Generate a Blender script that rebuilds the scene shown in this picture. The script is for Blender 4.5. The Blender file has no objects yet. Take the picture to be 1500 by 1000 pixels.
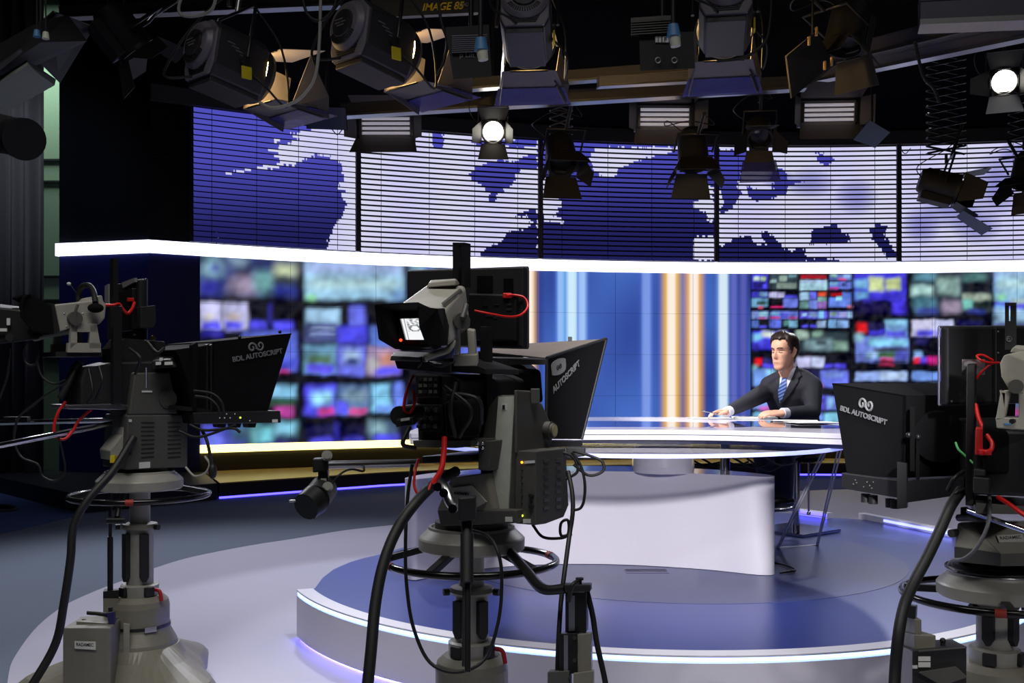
import bpy, bmesh, math, random
from math import sin, cos, pi, sqrt, atan2, radians as rad
from mathutils import Vector as V, Matrix as M
from mathutils.geometry import tessellate_polygon
random.seed(7)
S = bpy.context.scene
COL = S.collection
EYE, HOR, FOC = 1.38, 556.0, 1500.0      # eye height, horizon row and focal length measured on a 1500x1000 frame


def at(px, py, Y):
    """the point of the place seen at (px, py) that stands at depth Y"""
    return V(((px - 750) / FOC * Y, Y, EYE - (py - HOR) / FOC * Y))


def at_z(px, py, z):
    Y = FOC * (EYE - z) / (py - HOR)
    return V(((px - 750) / FOC * Y, Y, z))


def pix(p):
    return 750 + FOC * p[0] / p[1], HOR - FOC * (p[2] - EYE) / p[1]


def lin(c):
    return tuple(((x / 255) / 12.92 if x / 255 <= .04045 else ((x / 255 + .055) / 1.055) ** 2.4) for x in c)


def mat(name, c, rough=.5, metal=0., emit=None, es=1., noise=.12, scale=40., bump=0., trans=0., alpha=1., coat=0., ior=1.45, spec=.5):
    m = bpy.data.materials.new(name)
    m.use_nodes = True
    nt = m.node_tree
    b = nt.nodes['Principled BSDF']
    col = lin(c)
    b.inputs['Roughness'].default_value = rough
    b.inputs['Metallic'].default_value = metal
    b.inputs['Transmission Weight'].default_value = trans
    b.inputs['Alpha'].default_value = alpha
    b.inputs['Coat Weight'].default_value = coat
    b.inputs['IOR'].default_value = ior
    b.inputs['Specular IOR Level'].default_value = spec
    b.inputs['Base Color'].default_value = (*col, 1)
    if noise:
        tc = nt.nodes.new('ShaderNodeTexCoord')
        n = nt.nodes.new('ShaderNodeTexNoise')
        n.inputs['Scale'].default_value = scale
        n.inputs['Detail'].default_value = 4
        r = nt.nodes.new('ShaderNodeMix')
        r.data_type = 'RGBA'
        r.inputs[6].default_value = (*[x * (1 - noise) for x in col], 1)
        r.inputs[7].default_value = (*[min(1, x * (1 + noise)) for x in col], 1)
        nt.links.new(tc.outputs['Object'], n.inputs['Vector'])
        nt.links.new(n.outputs['Fac'], r.inputs[0])
        nt.links.new(r.outputs[2], b.inputs['Base Color'])
        if bump:
            bp = nt.nodes.new('ShaderNodeBump')
            bp.inputs['Strength'].default_value = bump
            bp.inputs['Distance'].default_value = .01
            nt.links.new(n.outputs['Fac'], bp.inputs['Height'])
            nt.links.new(bp.outputs['Normal'], b.inputs['Normal'])
    if emit:
        b.inputs['Emission Color'].default_value = (*lin(emit), 1)
        b.inputs['Emission Strength'].default_value = es
    return m


def screen_mat(name, strength=1.):
    m = bpy.data.materials.new(name)
    m.use_nodes = True
    nt = m.node_tree
    b = nt.nodes['Principled BSDF']
    a = nt.nodes.new('ShaderNodeVertexColor')
    a.layer_name = 'picture'
    b.inputs['Base Color'].default_value = (.004, .004, .006, 1)
    b.inputs['Roughness'].default_value = .35
    b.inputs['Emission Strength'].default_value = strength
    nt.links.new(a.outputs['Color'], b.inputs['Emission Color'])
    return m


class MB:
    def __init__(s):
        s.v, s.f, s.sm = [], [], []

    def add(s, vs, fs, smooth=False):
        k = len(s.v)
        s.v += [V(p) for p in vs]
        s.f += [tuple(i + k for i in f) for f in fs]
        s.sm += [smooth] * len(fs)
        return s

    def box(s, c, d, R=None):
        c = V(c)
        h = V(d) / 2
        vs = [V((x * h.x, y * h.y, z * h.z)) for x in (-1, 1) for y in (-1, 1) for z in (-1, 1)]
        if R is not None:
            vs = [R @ p for p in vs]
        return s.hexa([c + p for p in vs])

    def hexa(s, p):
        return s.add(p, [(0, 1, 3, 2), (4, 6, 7, 5), (0, 4, 5, 1), (2, 3, 7, 6), (0, 2, 6, 4), (1, 5, 7, 3)])

    def prism(s, poly, ext, smooth_side=False):
        """polygon (3-D points) pushed along ext"""
        poly = [V(p) for p in poly]
        ext = V(ext)
        n = len(poly)
        nrm = sum(((poly[i] - poly[0]).cross(poly[i + 1] - poly[0]) for i in range(1, n - 1)), V((0, 0, 0)))
        if nrm.dot(ext) > 0:
            poly = poly[::-1]
        if n > 4:
            tri = tessellate_polygon([poly])
            nr = sum(((poly[i] - poly[0]).cross(poly[i + 1] - poly[0]) for i in range(1, n - 1)), V((0, 0, 0)))
            fix = []
            for t in tri:
                a, b, c = t
                if (poly[b] - poly[a]).cross(poly[c] - poly[a]).dot(nr) < 0:
                    t = (a, c, b)
                fix.append(tuple(t))
        else:
            fix = [tuple(range(n))]
        s.add(poly, fix)
        s.add([p + ext for p in poly], [t[::-1] for t in fix])
        s.add(poly + [p + ext for p in poly], [((i + 1) % n, i, i + n, (i + 1) % n + n) for i in range(n)], smooth_side)
        return s

    def cyl(s, p0, p1, r0, r1=None, n=16, caps=True):
        p0, p1 = V(p0), V(p1)
        r1 = r0 if r1 is None else r1
        ax = (p1 - p0).normalized()
        u = ax.orthogonal().normalized()
        w = ax.cross(u)
        A = [p0 + (u * cos(2 * pi * i / n) + w * sin(2 * pi * i / n)) * r0 for i in range(n)]
        B = [p1 + (u * cos(2 * pi * i / n) + w * sin(2 * pi * i / n)) * r1 for i in range(n)]
        s.add(A + B, [(i, (i + 1) % n, (i + 1) % n + n, i + n) for i in range(n)], True)
        if caps:
            s.add(A, [tuple(range(n))[::-1]])
            s.add(B, [tuple(range(n))])
        return s

    def lathe(s, prof, c=(0, 0, 0), axis=(0, 0, 1), n=32, smooth=True):
        """prof: list of (r, h) along axis from c"""
        c, ax = V(c), V(axis).normalized()
        u = V((1, 0, 0)) if abs(ax.z) > .9 else ax.orthogonal().normalized()
        w = ax.cross(u)
        for (r0, h0), (r1, h1) in zip(prof, prof[1:]):
            A = [c + ax * h0 + (u * cos(2 * pi * i / n) + w * sin(2 * pi * i / n)) * r0 for i in range(n)]
            B = [c + ax * h1 + (u * cos(2 * pi * i / n) + w * sin(2 * pi * i / n)) * r1 for i in range(n)]
            s.add(A + B, [(i, (i + 1) % n, (i + 1) % n + n, i + n) for i in range(n)], smooth)
        return s

    def torus(s, c, R, r, axis=(0, 0, 1), n=64, m=10, a0=0., a1=2 * pi):
        c, ax = V(c), V(axis).normalized()
        u = V((1, 0, 0)) if abs(ax.z) > .9 else ax.orthogonal().normalized()
        w = ax.cross(u)
        full = abs(a1 - a0 - 2 * pi) < 1e-6
        k = n if full else n + 1
        vs = []
        for i in range(k):
            t = a0 + (a1 - a0) * i / n
            d = u * cos(t) + w * sin(t)
            vs += [c + d * (R + r * cos(2 * pi * j / m)) + ax * r * sin(2 * pi * j / m) for j in range(m)]
        fs = []
        for i in range(n):
            i2 = (i + 1) % k
            fs += [(i * m + j, i2 * m + j, i2 * m + (j + 1) % m, i * m + (j + 1) % m) for j in range(m)]
        return s.add(vs, fs, True)

    def tube(s, pts, r, n=8, sub=6, smooth=True, rr=None):
        pts = [V(p) for p in pts]
        if sub > 1 and len(pts) > 2:
            q = [pts[0] * 2 - pts[1]] + pts + [pts[-1] * 2 - pts[-2]]
            o = []
            for i in range(1, len(q) - 2):
                for k in range(sub):
                    t = k / sub
                    a, b, c, d = q[i - 1:i + 3]
                    o.append(.5 * (2 * b + (c - a) * t + (2 * a - 5 * b + 4 * c - d) * t * t + (3 * b - a - 3 * c + d) * t ** 3))
            o.append(pts[-1])
            pts = o
        t0 = (pts[1] - pts[0]).normalized()
        u = t0.orthogonal().normalized()
        vs = []
        N = len(pts)
        for i, p in enumerate(pts):
            t = (pts[min(i + 1, N - 1)] - pts[max(i - 1, 0)]).normalized()
            u = (u - t * u.dot(t)).normalized()
            w = t.cross(u)
            R = r if rr is None else rr[0] + (rr[1] - rr[0]) * i / (N - 1)
            vs += [p + (u * cos(2 * pi * j / n) + w * sin(2 * pi * j / n)) * R for j in range(n)]
        fs = [(i * n + j, i * n + (j + 1) % n, (i + 1) * n + (j + 1) % n, (i + 1) * n + j) for i in range(N - 1) for j in range(n)]
        s.add(vs, fs, smooth)
        s.add(vs[:n], [tuple(range(n))[::-1]])
        s.add(vs[-n:], [tuple(range(n))])
        return s

    def ball(s, c, r, n=14, m=8):
        c = V(c)
        r = V(r) if hasattr(r, '__len__') else V((r, r, r))
        prof = [pi * j / m for j in range(m + 1)]
        vs = [c + V((r.x * sin(t) * cos(2 * pi * i / n), r.y * sin(t) * sin(2 * pi * i / n), r.z * cos(t))) for t in prof for i in range(n)]
        return s.add(vs, [(j * n + i, (j + 1) * n + i, (j + 1) * n + (i + 1) % n, j * n + (i + 1) % n) for j in range(m) for i in range(n)], True)

    def move(s, Mx):
        s.v = [Mx @ p for p in s.v]
        return s

    def build(s, name, m, parent=None, bev=0., seg=2, label=None, base=None, fuse=False, sub=0):
        o0 = V((0, 0, 0))
        if parent is not None:
            q = parent
            while q is not None:
                if q.get('world'):
                    o0 = o0 + q.location
                q = q.parent
        elif base is not None:
            o0 = V(base)
        me = bpy.data.meshes.new(name)
        me.from_pydata([p - o0 for p in s.v], [], s.f)
        me.polygons.foreach_set('use_smooth', s.sm)
        for x in (m if isinstance(m, (list, tuple)) else [m]):
            me.materials.append(x)
        if fuse:
            bm = bmesh.new()
            bm.from_mesh(me)
            bmesh.ops.remove_doubles(bm, verts=bm.verts, dist=1e-5)
            bmesh.ops.recalc_face_normals(bm, faces=bm.faces)
            bm.to_mesh(me)
            bm.free()
        me.update()
        o = bpy.data.objects.new(name, me)
        COL.objects.link(o)
        if base is not None and parent is None:
            o.location = o0
        if parent is not None:
            o.parent = parent
        if bev:
            b = o.modifiers.new('edge', 'BEVEL')
            b.width = bev
            b.segments = seg
            b.limit_method = 'ANGLE'
            b.angle_limit = rad(40)
            if not fuse:
                bm = bmesh.new()
                bm.from_mesh(me)
                bmesh.ops.remove_doubles(bm, verts=bm.verts, dist=1e-5)
                bm.to_mesh(me)
                bm.free()
        if sub:
            d = o.modifiers.new('round', 'SUBSURF')
            d.levels = d.render_levels = sub
        if label:
            o['label'] = label
        return o


def tag(o, label, cat, group=None, kind=None):
    o['label'] = label
    o['category'] = cat
    if group:
        o['group'] = group
    if kind:
        o['kind'] = kind
    return o


def thing(name, label, cat, loc=(0, 0, 0), group=None, world=True):
    """an Empty at the thing's base; world=True: its parts are given in room coordinates"""
    o = bpy.data.objects.new(name, None)
    COL.objects.link(o)
    o.location = loc
    o.empty_display_size = .1
    if world:
        o['world'] = 1
    return tag(o, label, cat, group)


def struct(name, mb, m, **k):
    o = mb.build(name, m, **k)
    o['kind'] = 'structure'
    return o


def copy_tree(o, parent=None):
    c = o.copy()
    COL.objects.link(c)
    if parent is not None:
        c.parent = parent
    for ch in [x for x in bpy.data.objects if x.parent == o]:
        copy_tree(ch, c)
    return c


def lettering(name, s, size, org, xa, ya, m, parent, ext=.0012, align='LEFT', bold=0., shear=0., squash=1.):
    """text standing on a surface: org, reading direction xa, up ya (room coordinates)"""
    cu = bpy.data.curves.new(name, 'FONT')
    cu.body = s
    cu.size = size
    cu.extrude = ext
    cu.align_x = align
    cu.offset = bold
    cu.shear = shear
    t = bpy.data.objects.new(name, cu)
    COL.objects.link(t)
    dg = bpy.context.evaluated_depsgraph_get()
    me = bpy.data.meshes.new_from_object(t.evaluated_get(dg))
    bpy.data.objects.remove(t)
    xa, ya = V(xa).normalized(), V(ya).normalized()
    za = xa.cross(ya).normalized()
    mx = M((xa * squash, ya, za)).transposed().to_4x4()
    o0 = V((0, 0, 0))
    q = parent
    while q is not None:
        if q.get('world'):
            o0 = o0 + q.location
        q = q.parent
    mx.translation = V(org) - o0
    me.transform(mx)
    me.materials.clear()
    me.materials.append(m)
    o = bpy.data.objects.new(name, me)
    COL.objects.link(o)
    o.parent = parent
    return o


class Rig:
    """local frame of a camera: u along its lens axis, v to its left, z up"""
    def __init__(s, px, Y, deg):
        s.o = V(((px - 750) / FOC * Y, Y, 0))
        s.a = V((cos(rad(deg)), sin(rad(deg)), 0))
        s.b = V((-sin(rad(deg)), cos(rad(deg)), 0))

    def W(s, u, v, z):
        return s.o + s.a * u + s.b * v + V((0, 0, z))

    def u(s, px, v):
        k = (px - 750) / FOC
        return (k * (s.o.y + v * s.b.y) - s.o.x - v * s.b.x) / (s.a.x - k * s.a.y)

    def at(s, px, py, v):
        u = s.u(px, v)
        Y = s.o.y + u * s.a.y + v * s.b.y
        return s.W(u, v, EYE - (py - HOR) / FOC * Y)

    def cross(s, px, py, u):
        """the point seen at (px, py) on the plane across the axis at u"""
        k = (px - 750) / FOC
        v = (k * (s.o.y + u * s.a.y) - s.o.x - u * s.a.x) / (s.b.x - k * s.b.y)
        Y = s.o.y + u * s.a.y + v * s.b.y
        return s.W(u, v, EYE - (py - HOR) / FOC * Y)

    def side(s, mb, pts, v0, v1):
        """outline seen on the plane v0, as thick as reaches to v1"""
        return mb.prism([s.at(x, y, v0) for x, y in pts], s.b * (v1 - v0))

    def back(s, mb, pts, u0, u1):
        return mb.prism([s.cross(x, y, u0) for x, y in pts], s.a * (u1 - u0))

    def box(s, mb, u0, u1, v0, v1, z0, z1):
        return mb.hexa([s.W(a, b, c) for a in (u0, u1) for b in (v0, v1) for c in (z0, z1)])
# ---------------------------------------------------------------- materials
BLACK = mat('black_plastic', (30, 30, 32), .5)
BLACKM = mat('black_metal', (26, 26, 28), .38)
GLOSS = mat('black_gloss', (16, 16, 18), .18)
FABRIC = mat('black_fabric', (12, 12, 14), .9, noise=.3, scale=120, bump=.15, spec=.15)
RUBBER = mat('black_rubber', (20, 20, 21), .55)
GREY = mat('pedestal_grey', (122, 119, 107), .42)
GREYD = mat('dark_grey_housing', (76, 75, 71), .5)
GREYL = mat('light_grey_metal', (148, 146, 138), .4)
GREYB = mat('box_grey', (118, 115, 104), .5)
VFGREY = mat('viewfinder_grey', (152, 149, 138), .5)
CHROME = mat('chrome', (205, 205, 212), .12, 1., noise=0)
STEEL = mat('brushed_steel', (165, 165, 168), .3, 1., noise=.05)
ALU = mat('aluminium_rail', (96, 96, 108), .4, .7)
RED = mat('red_cable', (200, 28, 26), .4)
REDT = mat('red_tape', (150, 45, 35), .6)
YELLOW = mat('yellow_tag', (205, 185, 30), .6)
BLUEP = mat('blue_plug', (70, 120, 165), .5)
WHITEP = mat('white_plug', (190, 190, 175), .5)
PAPER = mat('white_paper', (232, 232, 232), .7, noise=.03)
LABEL = mat('white_label', (205, 205, 200), .6, noise=.05)
PRINT = mat('grey_print', (112, 112, 115), .7, noise=.05)
INK = mat('black_ink', (25, 25, 28), .7, noise=0)
WOOD = mat('clothes_peg_wood', (190, 150, 95), .7)
LEDA = mat('amber_led', (255, 150, 30), .4, emit=(255, 150, 30), es=3, noise=0)
LEDG = mat('yellow_led', (220, 255, 60), .4, emit=(220, 255, 60), es=3, noise=0)
LEDR = mat('red_led', (255, 60, 30), .4, emit=(255, 60, 30), es=3, noise=0)
SCREENW = screen_mat('small_screen', 1.1)
SCREEN = screen_mat('video_screen', 1.)
MAPM = screen_mat('backlit_map_print', 1.)
DWHITE = mat('gloss_white_lacquer', (226, 222, 234), .22, noise=.02, coat=.3)
RIMW = mat('white_rim', (222, 220, 230), .3, noise=.02)
LEDW = mat('white_led_band', (255, 255, 255), .4, emit=(225, 228, 255), es=3.2, noise=0)
LEDY = mat('warm_led_strip', (255, 250, 200), .4, emit=(255, 232, 130), es=3.6, noise=0)
LEDBL = mat('blue_led_strip', (160, 170, 255), .4, emit=(130, 135, 255), es=3.0, noise=0)
LEDBD = mat('blue_led_dots', (160, 190, 255), .4, emit=(150, 185, 255), es=3.0, noise=0)
LEDV = mat('violet_blue_led', (90, 80, 255), .4, emit=(70, 62, 255), es=6., noise=0)
GLASS = mat('blue_tinted_glass', (20, 24, 64), .03, noise=0, alpha=.42, coat=1., ior=2.)
ACRYL = mat('clear_acrylic', (240, 240, 255), .08, noise=0, alpha=.85, coat=1.)
CURT = mat('grey_curtain', (92, 92, 98), .9, noise=.1, scale=15)
NAVY = mat('navy_gloss_panel', (22, 26, 78), .3, noise=.1, scale=2)
DARKW = mat('dark_wall_cladding', (20, 21, 30), .6, noise=.2, scale=3)
SOFFIT = mat('soffit_grey', (66, 64, 66), .8)
CEILM = mat('ceiling_black', (12, 12, 15), .9)
CARPET = mat('blue_grey_carpet', (92, 102, 118), .95, noise=.18, scale=90, bump=.3)
CARPETB = mat('blue_carpet', (52, 74, 128), .95, noise=.15, scale=90, bump=.3)
LIGHTFL = mat('pale_floor_disc', (168, 166, 184), .42, noise=.03, scale=6)
BLUEFL = mat('blue_platform_floor', (54, 66, 134), .28, noise=0)
BLUEIN = mat('grey_blue_inner_floor', (62, 70, 120), .3, noise=0)
GOLD = mat('ledge_lit_tan', (186, 158, 104), .3, noise=.15, scale=5)  # warm strip light painted as tan on a dark ledge top
DARKST = mat('dark_step', (34, 36, 44), .5)
GREENW = mat('pale_green_wall', (150, 175, 155), .7)
SLATB = mat('blind_backing', (22, 24, 42), .6)
ORANGEL = mat('lamp_lens_warm', (255, 220, 160), .3, emit=(255, 208, 130), es=85, noise=0)
WHITEL = mat('lamp_lens_white', (255, 255, 255), .3, emit=(255, 250, 235), es=10, noise=0)
TUBE = mat('fluorescent_tube', (230, 228, 232), .4, emit=(215, 210, 225), es=.33, noise=0)
REFL = mat('white_reflector', (110, 108, 110), .5, noise=.03)
GEL = mat('blue_gel', (58, 60, 130), .2, noise=.1, alpha=.7)
LEDG2 = mat('blue_glow_strip', (90, 80, 255), .4, emit=(80, 72, 255), es=45, noise=0)
FROST = mat('frost_gel', (84, 104, 150), .5, noise=.05, trans=.4)
DOORB = mat('barn_door_black', (88, 84, 88), .45)
LAMPB = mat('lamp_body_charcoal', (46, 45, 48), .45)
LAMPG = mat('lamp_rear_grey', (112, 107, 117), .4)
SKIN = mat('skin', (226, 172, 146), .5, noise=.05, scale=60)
HAIR = mat('dark_brown_hair', (40, 28, 24), .45, noise=.35, scale=90)
SUIT = mat('charcoal_suit', (40, 41, 52), .8, noise=.2, scale=150)
TROU = mat('navy_trousers', (38, 40, 62), .8, noise=.2, scale=150)
SHIRT = mat('white_shirt', (226, 226, 240), .7, noise=.03)
SHOE = mat('black_shoes', (16, 16, 18), .3)
EYEW = mat('eye', (60, 45, 40), .3, noise=0)
LIP = mat('lips', (188, 122, 108), .5, noise=.05)
from mathutils import noise as mnoise
# ---------------------------------------------------------------- the studio shell
AC, AR = V((4.2, -.9, 0)), 16.4
TL = math.asin((-4.59 - AC.x) / AR)
TR = .47


def arc(t, z=0., dr=0.):
    return V((AC.x + (AR + dr) * sin(t), AC.y + (AR + dr) * cos(t), z))


def arc_t(px, dr=0.):
    lo, hi = -.75, .6
    for _ in range(50):
        m = (lo + hi) / 2
        p = arc(m, 0, dr)
        if 750 + FOC * p.x / p.y < px:
            lo = m
        else:
            hi = m
    return lo


def arc_wall(z0, z1, d0, d1, t0=TL, t1=TR, n=60):
    mb = MB()
    vs = []
    for i in range(n + 1):
        t = t0 + (t1 - t0) * i / n
        vs += [arc(t, z0, d0), arc(t, z0, d1), arc(t, z1, d1), arc(t, z1, d0)]
    fs = [(i * 4 + j, (i + 1) * 4 + j, (i + 1) * 4 + (j + 1) % 4, i * 4 + (j + 1) % 4) for i in range(n) for j in range(4)]
    mb.add(vs, fs + [(3, 2, 1, 0), tuple(n * 4 + j for j in range(4))])
    return mb


def smooth_loop(pts, sub=6, closed=True):
    n = len(pts)
    o = []
    for i in range(n if closed else n - 1):
        g = (lambda k: pts[k % n]) if closed else (lambda k: pts[min(max(k, 0), n - 1)])
        a, b, c, d = [V(g(i + k)) for k in (-1, 0, 1, 2)]
        for k in range(sub):
            t = k / sub
            o.append(.5 * (2 * b + (c - a) * t + (2 * a - 5 * b + 4 * c - d) * t * t + (3 * b - a - 3 * c + d) * t ** 3))
    if not closed:
        o.append(V(pts[-1]))
    return o


# floor, ceiling, outer walls
struct('floor', MB().box((0, 6, -.06), (26, 30, .12)), CARPET)
struct('ceiling', MB().box((0, 6, 7.05), (26, 30, .1)), CEILM)
struct('wall_back', MB().box((0, 20.9, 3.5), (26, .2, 7)), DARKW)
struct('wall_right', MB().box((12.9, 6, 3.5), (.2, 30, 7)), DARKW)
struct('wall_front', MB().box((0, -8.9, 3.5), (26, .2, 7)), DARKW)
struct('wall_left', MB().box((-12.9, 6, 3.5), (.2, 30, 7)), DARKW)
pale = [at_z(x, y, 0) for x, y in ((13, 986), (26, 955.6), (56, 917), (95, 887), (143, 864.7), (186, 848.6), (225, 833), (281.7, 816), (368, 799), (433, 789),
                                   (498, 778), (541.7, 772.8), (594, 767), (760, 746), (980, 727), (1237, 717), (1420, 720))]
pale += [V((8.2, 9.5, 0)), V((8, 5, 0)), V((5.5, 1.5, 0)), V((1.5, 1.0, 0)), V((-.6, 2.0, 0)), at_z(60, 1120, 0), at_z(14, 1040, 0)]
struct('floor_disc', MB().prism([p + V((0, 0, .004)) for p in smooth_loop(pale, 4)], (0, 0, -.003)), LIGHTFL)
bl = [at_z(0, 782, 0), at_z(60, 768, 0), at_z(125, 752, 0), V((-5, 12.2, 0)), V((-9, 13.5, 0)), V((-9, 9, 0))]
struct('floor_carpet_blue', MB().prism([p + V((0, 0, .004)) for p in bl], (0, 0, -.003)), CARPETB)
bl = [at_z(700, 745, 0), at_z(980, 726.5, 0), at_z(1237, 716.5, 0), at_z(1420, 719.5, 0), V((8.5, 9.6, 0)), V((11, 13, 0)), V((5, 15, 0)), V((0, 14.6, 0)), V((-1.3, 13.3, 0))]
struct('floor_carpet_far', MB().prism([p + V((0, 0, .0055)) for p in bl], (0, 0, -.003)), CARPETB)

# curved back wall: cladding behind, plinth, soffit, upper dark wall
struct('wall_curved', arc_wall(0, 7, .5, .7), DARKW)
struct('trim_1', arc_wall(.19, .43, 0, .5, arc_t(293)), mat('plinth_dark', (52, 50, 46), .5))
struct('trim_2', arc_wall(4.9, 5.1, -.12, .5), SOFFIT)
struct('wall_upper', arc_wall(5.1, 7, -.02, .5), mat('upper_wall_blue_black', (22, 28, 44), .7))
t293, t277 = arc_t(293, -.01), arc_t(277, -.03)
struct('wall_navy', arc_wall(.195, 2.984, -.01, .5, TL, t293, 8), NAVY)
struct('wall_black', arc_wall(3.147, 7, -.03, .5, TL, t277, 8), mat('black_gloss_panel', (8, 10, 20), .35))
# return wall at the left corner
c0, c1 = arc(TL), V((-5.88, 13.3, 0))
dr = (c1 - c0).normalized()
nr = V((dr.y, -dr.x, 0))
if nr.y > 0:
    nr = -nr
for nm, z0, z1, mm in (('wall_return', .195, 2.984, NAVY), ('wall_return_upper', 3.147, 7, mat('black_gloss_return', (9, 11, 20), .35))):
    struct(nm, MB().hexa([p + n + V((0, 0, z)) for p in (c0, c1) for n in (V((0, 0, 0)), -nr * .4) for z in (z0, z1)]), mm)
for k, zz in enumerate((4.2, 5.3)):
    struct('trim_%d' % (5 + k), arc_wall(zz, zz + .012, -.034, 0, TL, t277, 6), BLACK)

# glowing white band, warm strip
pts = [c1 - dr * -.03] + [c0] + [arc(TL + (TR - TL) * i / 60) for i in range(1, 61)]
mb = MB()
vs = []
for i, p in enumerate(pts):
    n = nr if i == 0 else ((AC - p).normalized() if i > 1 else (nr + (AC - p).normalized()).normalized())
    n.z = 0
    vs += [p + n * .04 + V((0, 0, 2.985)), p + n * .04 + V((0, 0, 3.145)), p - n * .3 + V((0, 0, 3.145)), p - n * .3 + V((0, 0, 2.985))]
N = len(pts)
mb.add(vs, [(i * 4 + j, (i + 1) * 4 + j, (i + 1) * 4 + (j + 1) % 4, i * 4 + (j + 1) % 4) for i in range(N - 1) for j in range(4)] + [(3, 2, 1, 0), tuple(4 * N - 4 + j for j in range(4))])
tag(mb.build('light_band', LEDW), 'long glowing white light band running around the curved studio wall above the video screens', 'light band')
tag(arc_wall(.43, .53, -.03, .3, t293).build('light_strip', LEDY), 'warm yellow-white light strip under the bottom edge of the video wall', 'light strip')
hk = arc(arc_t(316), 3.14, -.03)
tag(MB().cyl(hk, hk + V((0, 0, .09)), .011).torus(hk + V((0, 0, .125)), .04, .011, axis=(0, 1, 0), n=20, m=8, a0=-.9, a1=pi + .9).build('hook', STEEL, base=hk),
    'small metal hook standing on the white light band', 'hook')

# ---------------------------------------------------------------- ledge along the wall
fr = [at_z(322, 731, 0), at_z(380, 726.5, 0), at_z(439, 722, 0), at_z(520, 716, 0), at_z(597, 711, 0), V((.6, 14.2, 0)), V((2.6, 14.6, 0)), at_z(1228, 697, 0), V((7.5, 14.1, 0)), V((10, 13.2, 0))]
fr = smooth_loop(fr, 5, False)
bk = [arc(arc_t(300) + (TR - .02 - arc_t(300)) * i / 40, 0, .02) for i in range(41)]
led = thing('wall_ledge', 'low curved dark ledge with warm strip light painted tan on its top in front of the video wall', 'ledge', fr[0])
MB().prism([p + V((0, 0, .03)) for p in fr + bk[::-1]], (0, 0, .145)).build('ledge_body', mat('ledge_front_dark', (52, 50, 50), .5), led)
MB().prism([p + V((0, 0, .176)) for p in fr + bk[::-1]], (0, 0, .014)).build('ledge_top', GOLD, led)


def ribbon(path, w, z0, z1, inward):
    mb = MB()
    vs = []
    n = len(path)
    for i, p in enumerate(path):
        d = (path[min(i + 1, n - 1)] - path[max(i - 1, 0)]).normalized()
        q = V((-d.y, d.x, 0)) * inward
        vs += [p + V((0, 0, z0)), p + V((0, 0, z1)), p + q * w + V((0, 0, z1)), p + q * w + V((0, 0, z0))]
    mb.add(vs, [(i * 4 + j, (i + 1) * 4 + j, (i + 1) * 4 + (j + 1) % 4, i * 4 + (j + 1) % 4) for i in range(n - 1) for j in range(4)] + [(3, 2, 1, 0), tuple(4 * n - 4 + j for j in range(4))])
    return mb


ribbon(fr, .02, .006, .028, 1).build('led_strip', LEDV, led)
st = [V((-6.5, 12.86, 0)), V((-6.45, 12.7, 0)), at_z(114, 751, 0), at_z(120, 751.5, 0), at_z(318, 731.5, 0), arc(arc_t(298), 0, .02), arc(TL, 0, .02) + V((0, .05, 0)), V((-6.2, 13.6, 0))]
tag(MB().prism(st, (0, 0, .19)).build('dark_step', DARKST, bev=.006), 'dark grey step platform at the foot of the navy corner wall, behind the left-hand pedestal', 'step')

# ---------------------------------------------------------------- curtain and the pale gap beside it
mb = MB()
n = 150
vs = []
x0, x1 = -9.6, -5.98
for i in range(n + 1):
    s_ = i / n
    x = x0 + (x1 - x0) * s_
    y = 13.1 + .07 * sin(s_ * 118) + .03 * sin(s_ * 51 + 1)
    vs += [(x, y, .02), (x, y + .02 * sin(s_ * 40), 6.9), (x, y + .02, 6.9), (x, y + .02, .02)]
mb.add(vs, [(i * 4 + j, (i + 1) * 4 + j, (i + 1) * 4 + (j + 1) % 4, i * 4 + (j + 1) % 4) for i in range(n) for j in range(4)], True)
tag(mb.build('stage_curtain', CURT), 'full height grey pleated curtain hanging along the left edge of the studio', 'curtain')
struct('wall_side', MB().box((-7.1, 15.2, 3.5), (2.6, .1, 7)), GREENW)
for k, zz in enumerate((2.9, 2.55, 4.3, 4.62, 1.7)):
    struct('trim_%d' % (10 + k), MB().box((-7.1, 15.12, zz), (2.6, .06, .03)), DARKST)
l = bpy.data.lights.new('side_room_lamp', 'AREA')
l.energy = 32
l.size = 1.2
l.color = (.8, 1, .85)
o = bpy.data.objects.new('side_room_lamp', l)
COL.objects.link(o)
o.location = (-6.9, 14.1, 6.2)
o.rotation_euler = (rad(35), 0, 0)

# ---------------------------------------------------------------- video wall
def blend(a, b, k):
    return (a[0] + (b[0] - a[0]) * k, a[1] + (b[1] - a[1]) * k, a[2] + (b[2] - a[2]) * k)


def stp(x):
    x = min(1, max(0, x))
    return x * x * (3 - 2 * x)


R = []      # (x0, y0, x1, y1, colour, softness)


def scr(ox, oy, k, items, soft):
    for it in items:
        a, b, c, d, col = it[:5]
        R.append((ox + a * k, oy + b * k, ox + c * k, oy + d * k, lin(col), (it[5] if len(it) > 5 else soft) * (1.75 if ox < 300 else 1.4)))


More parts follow.
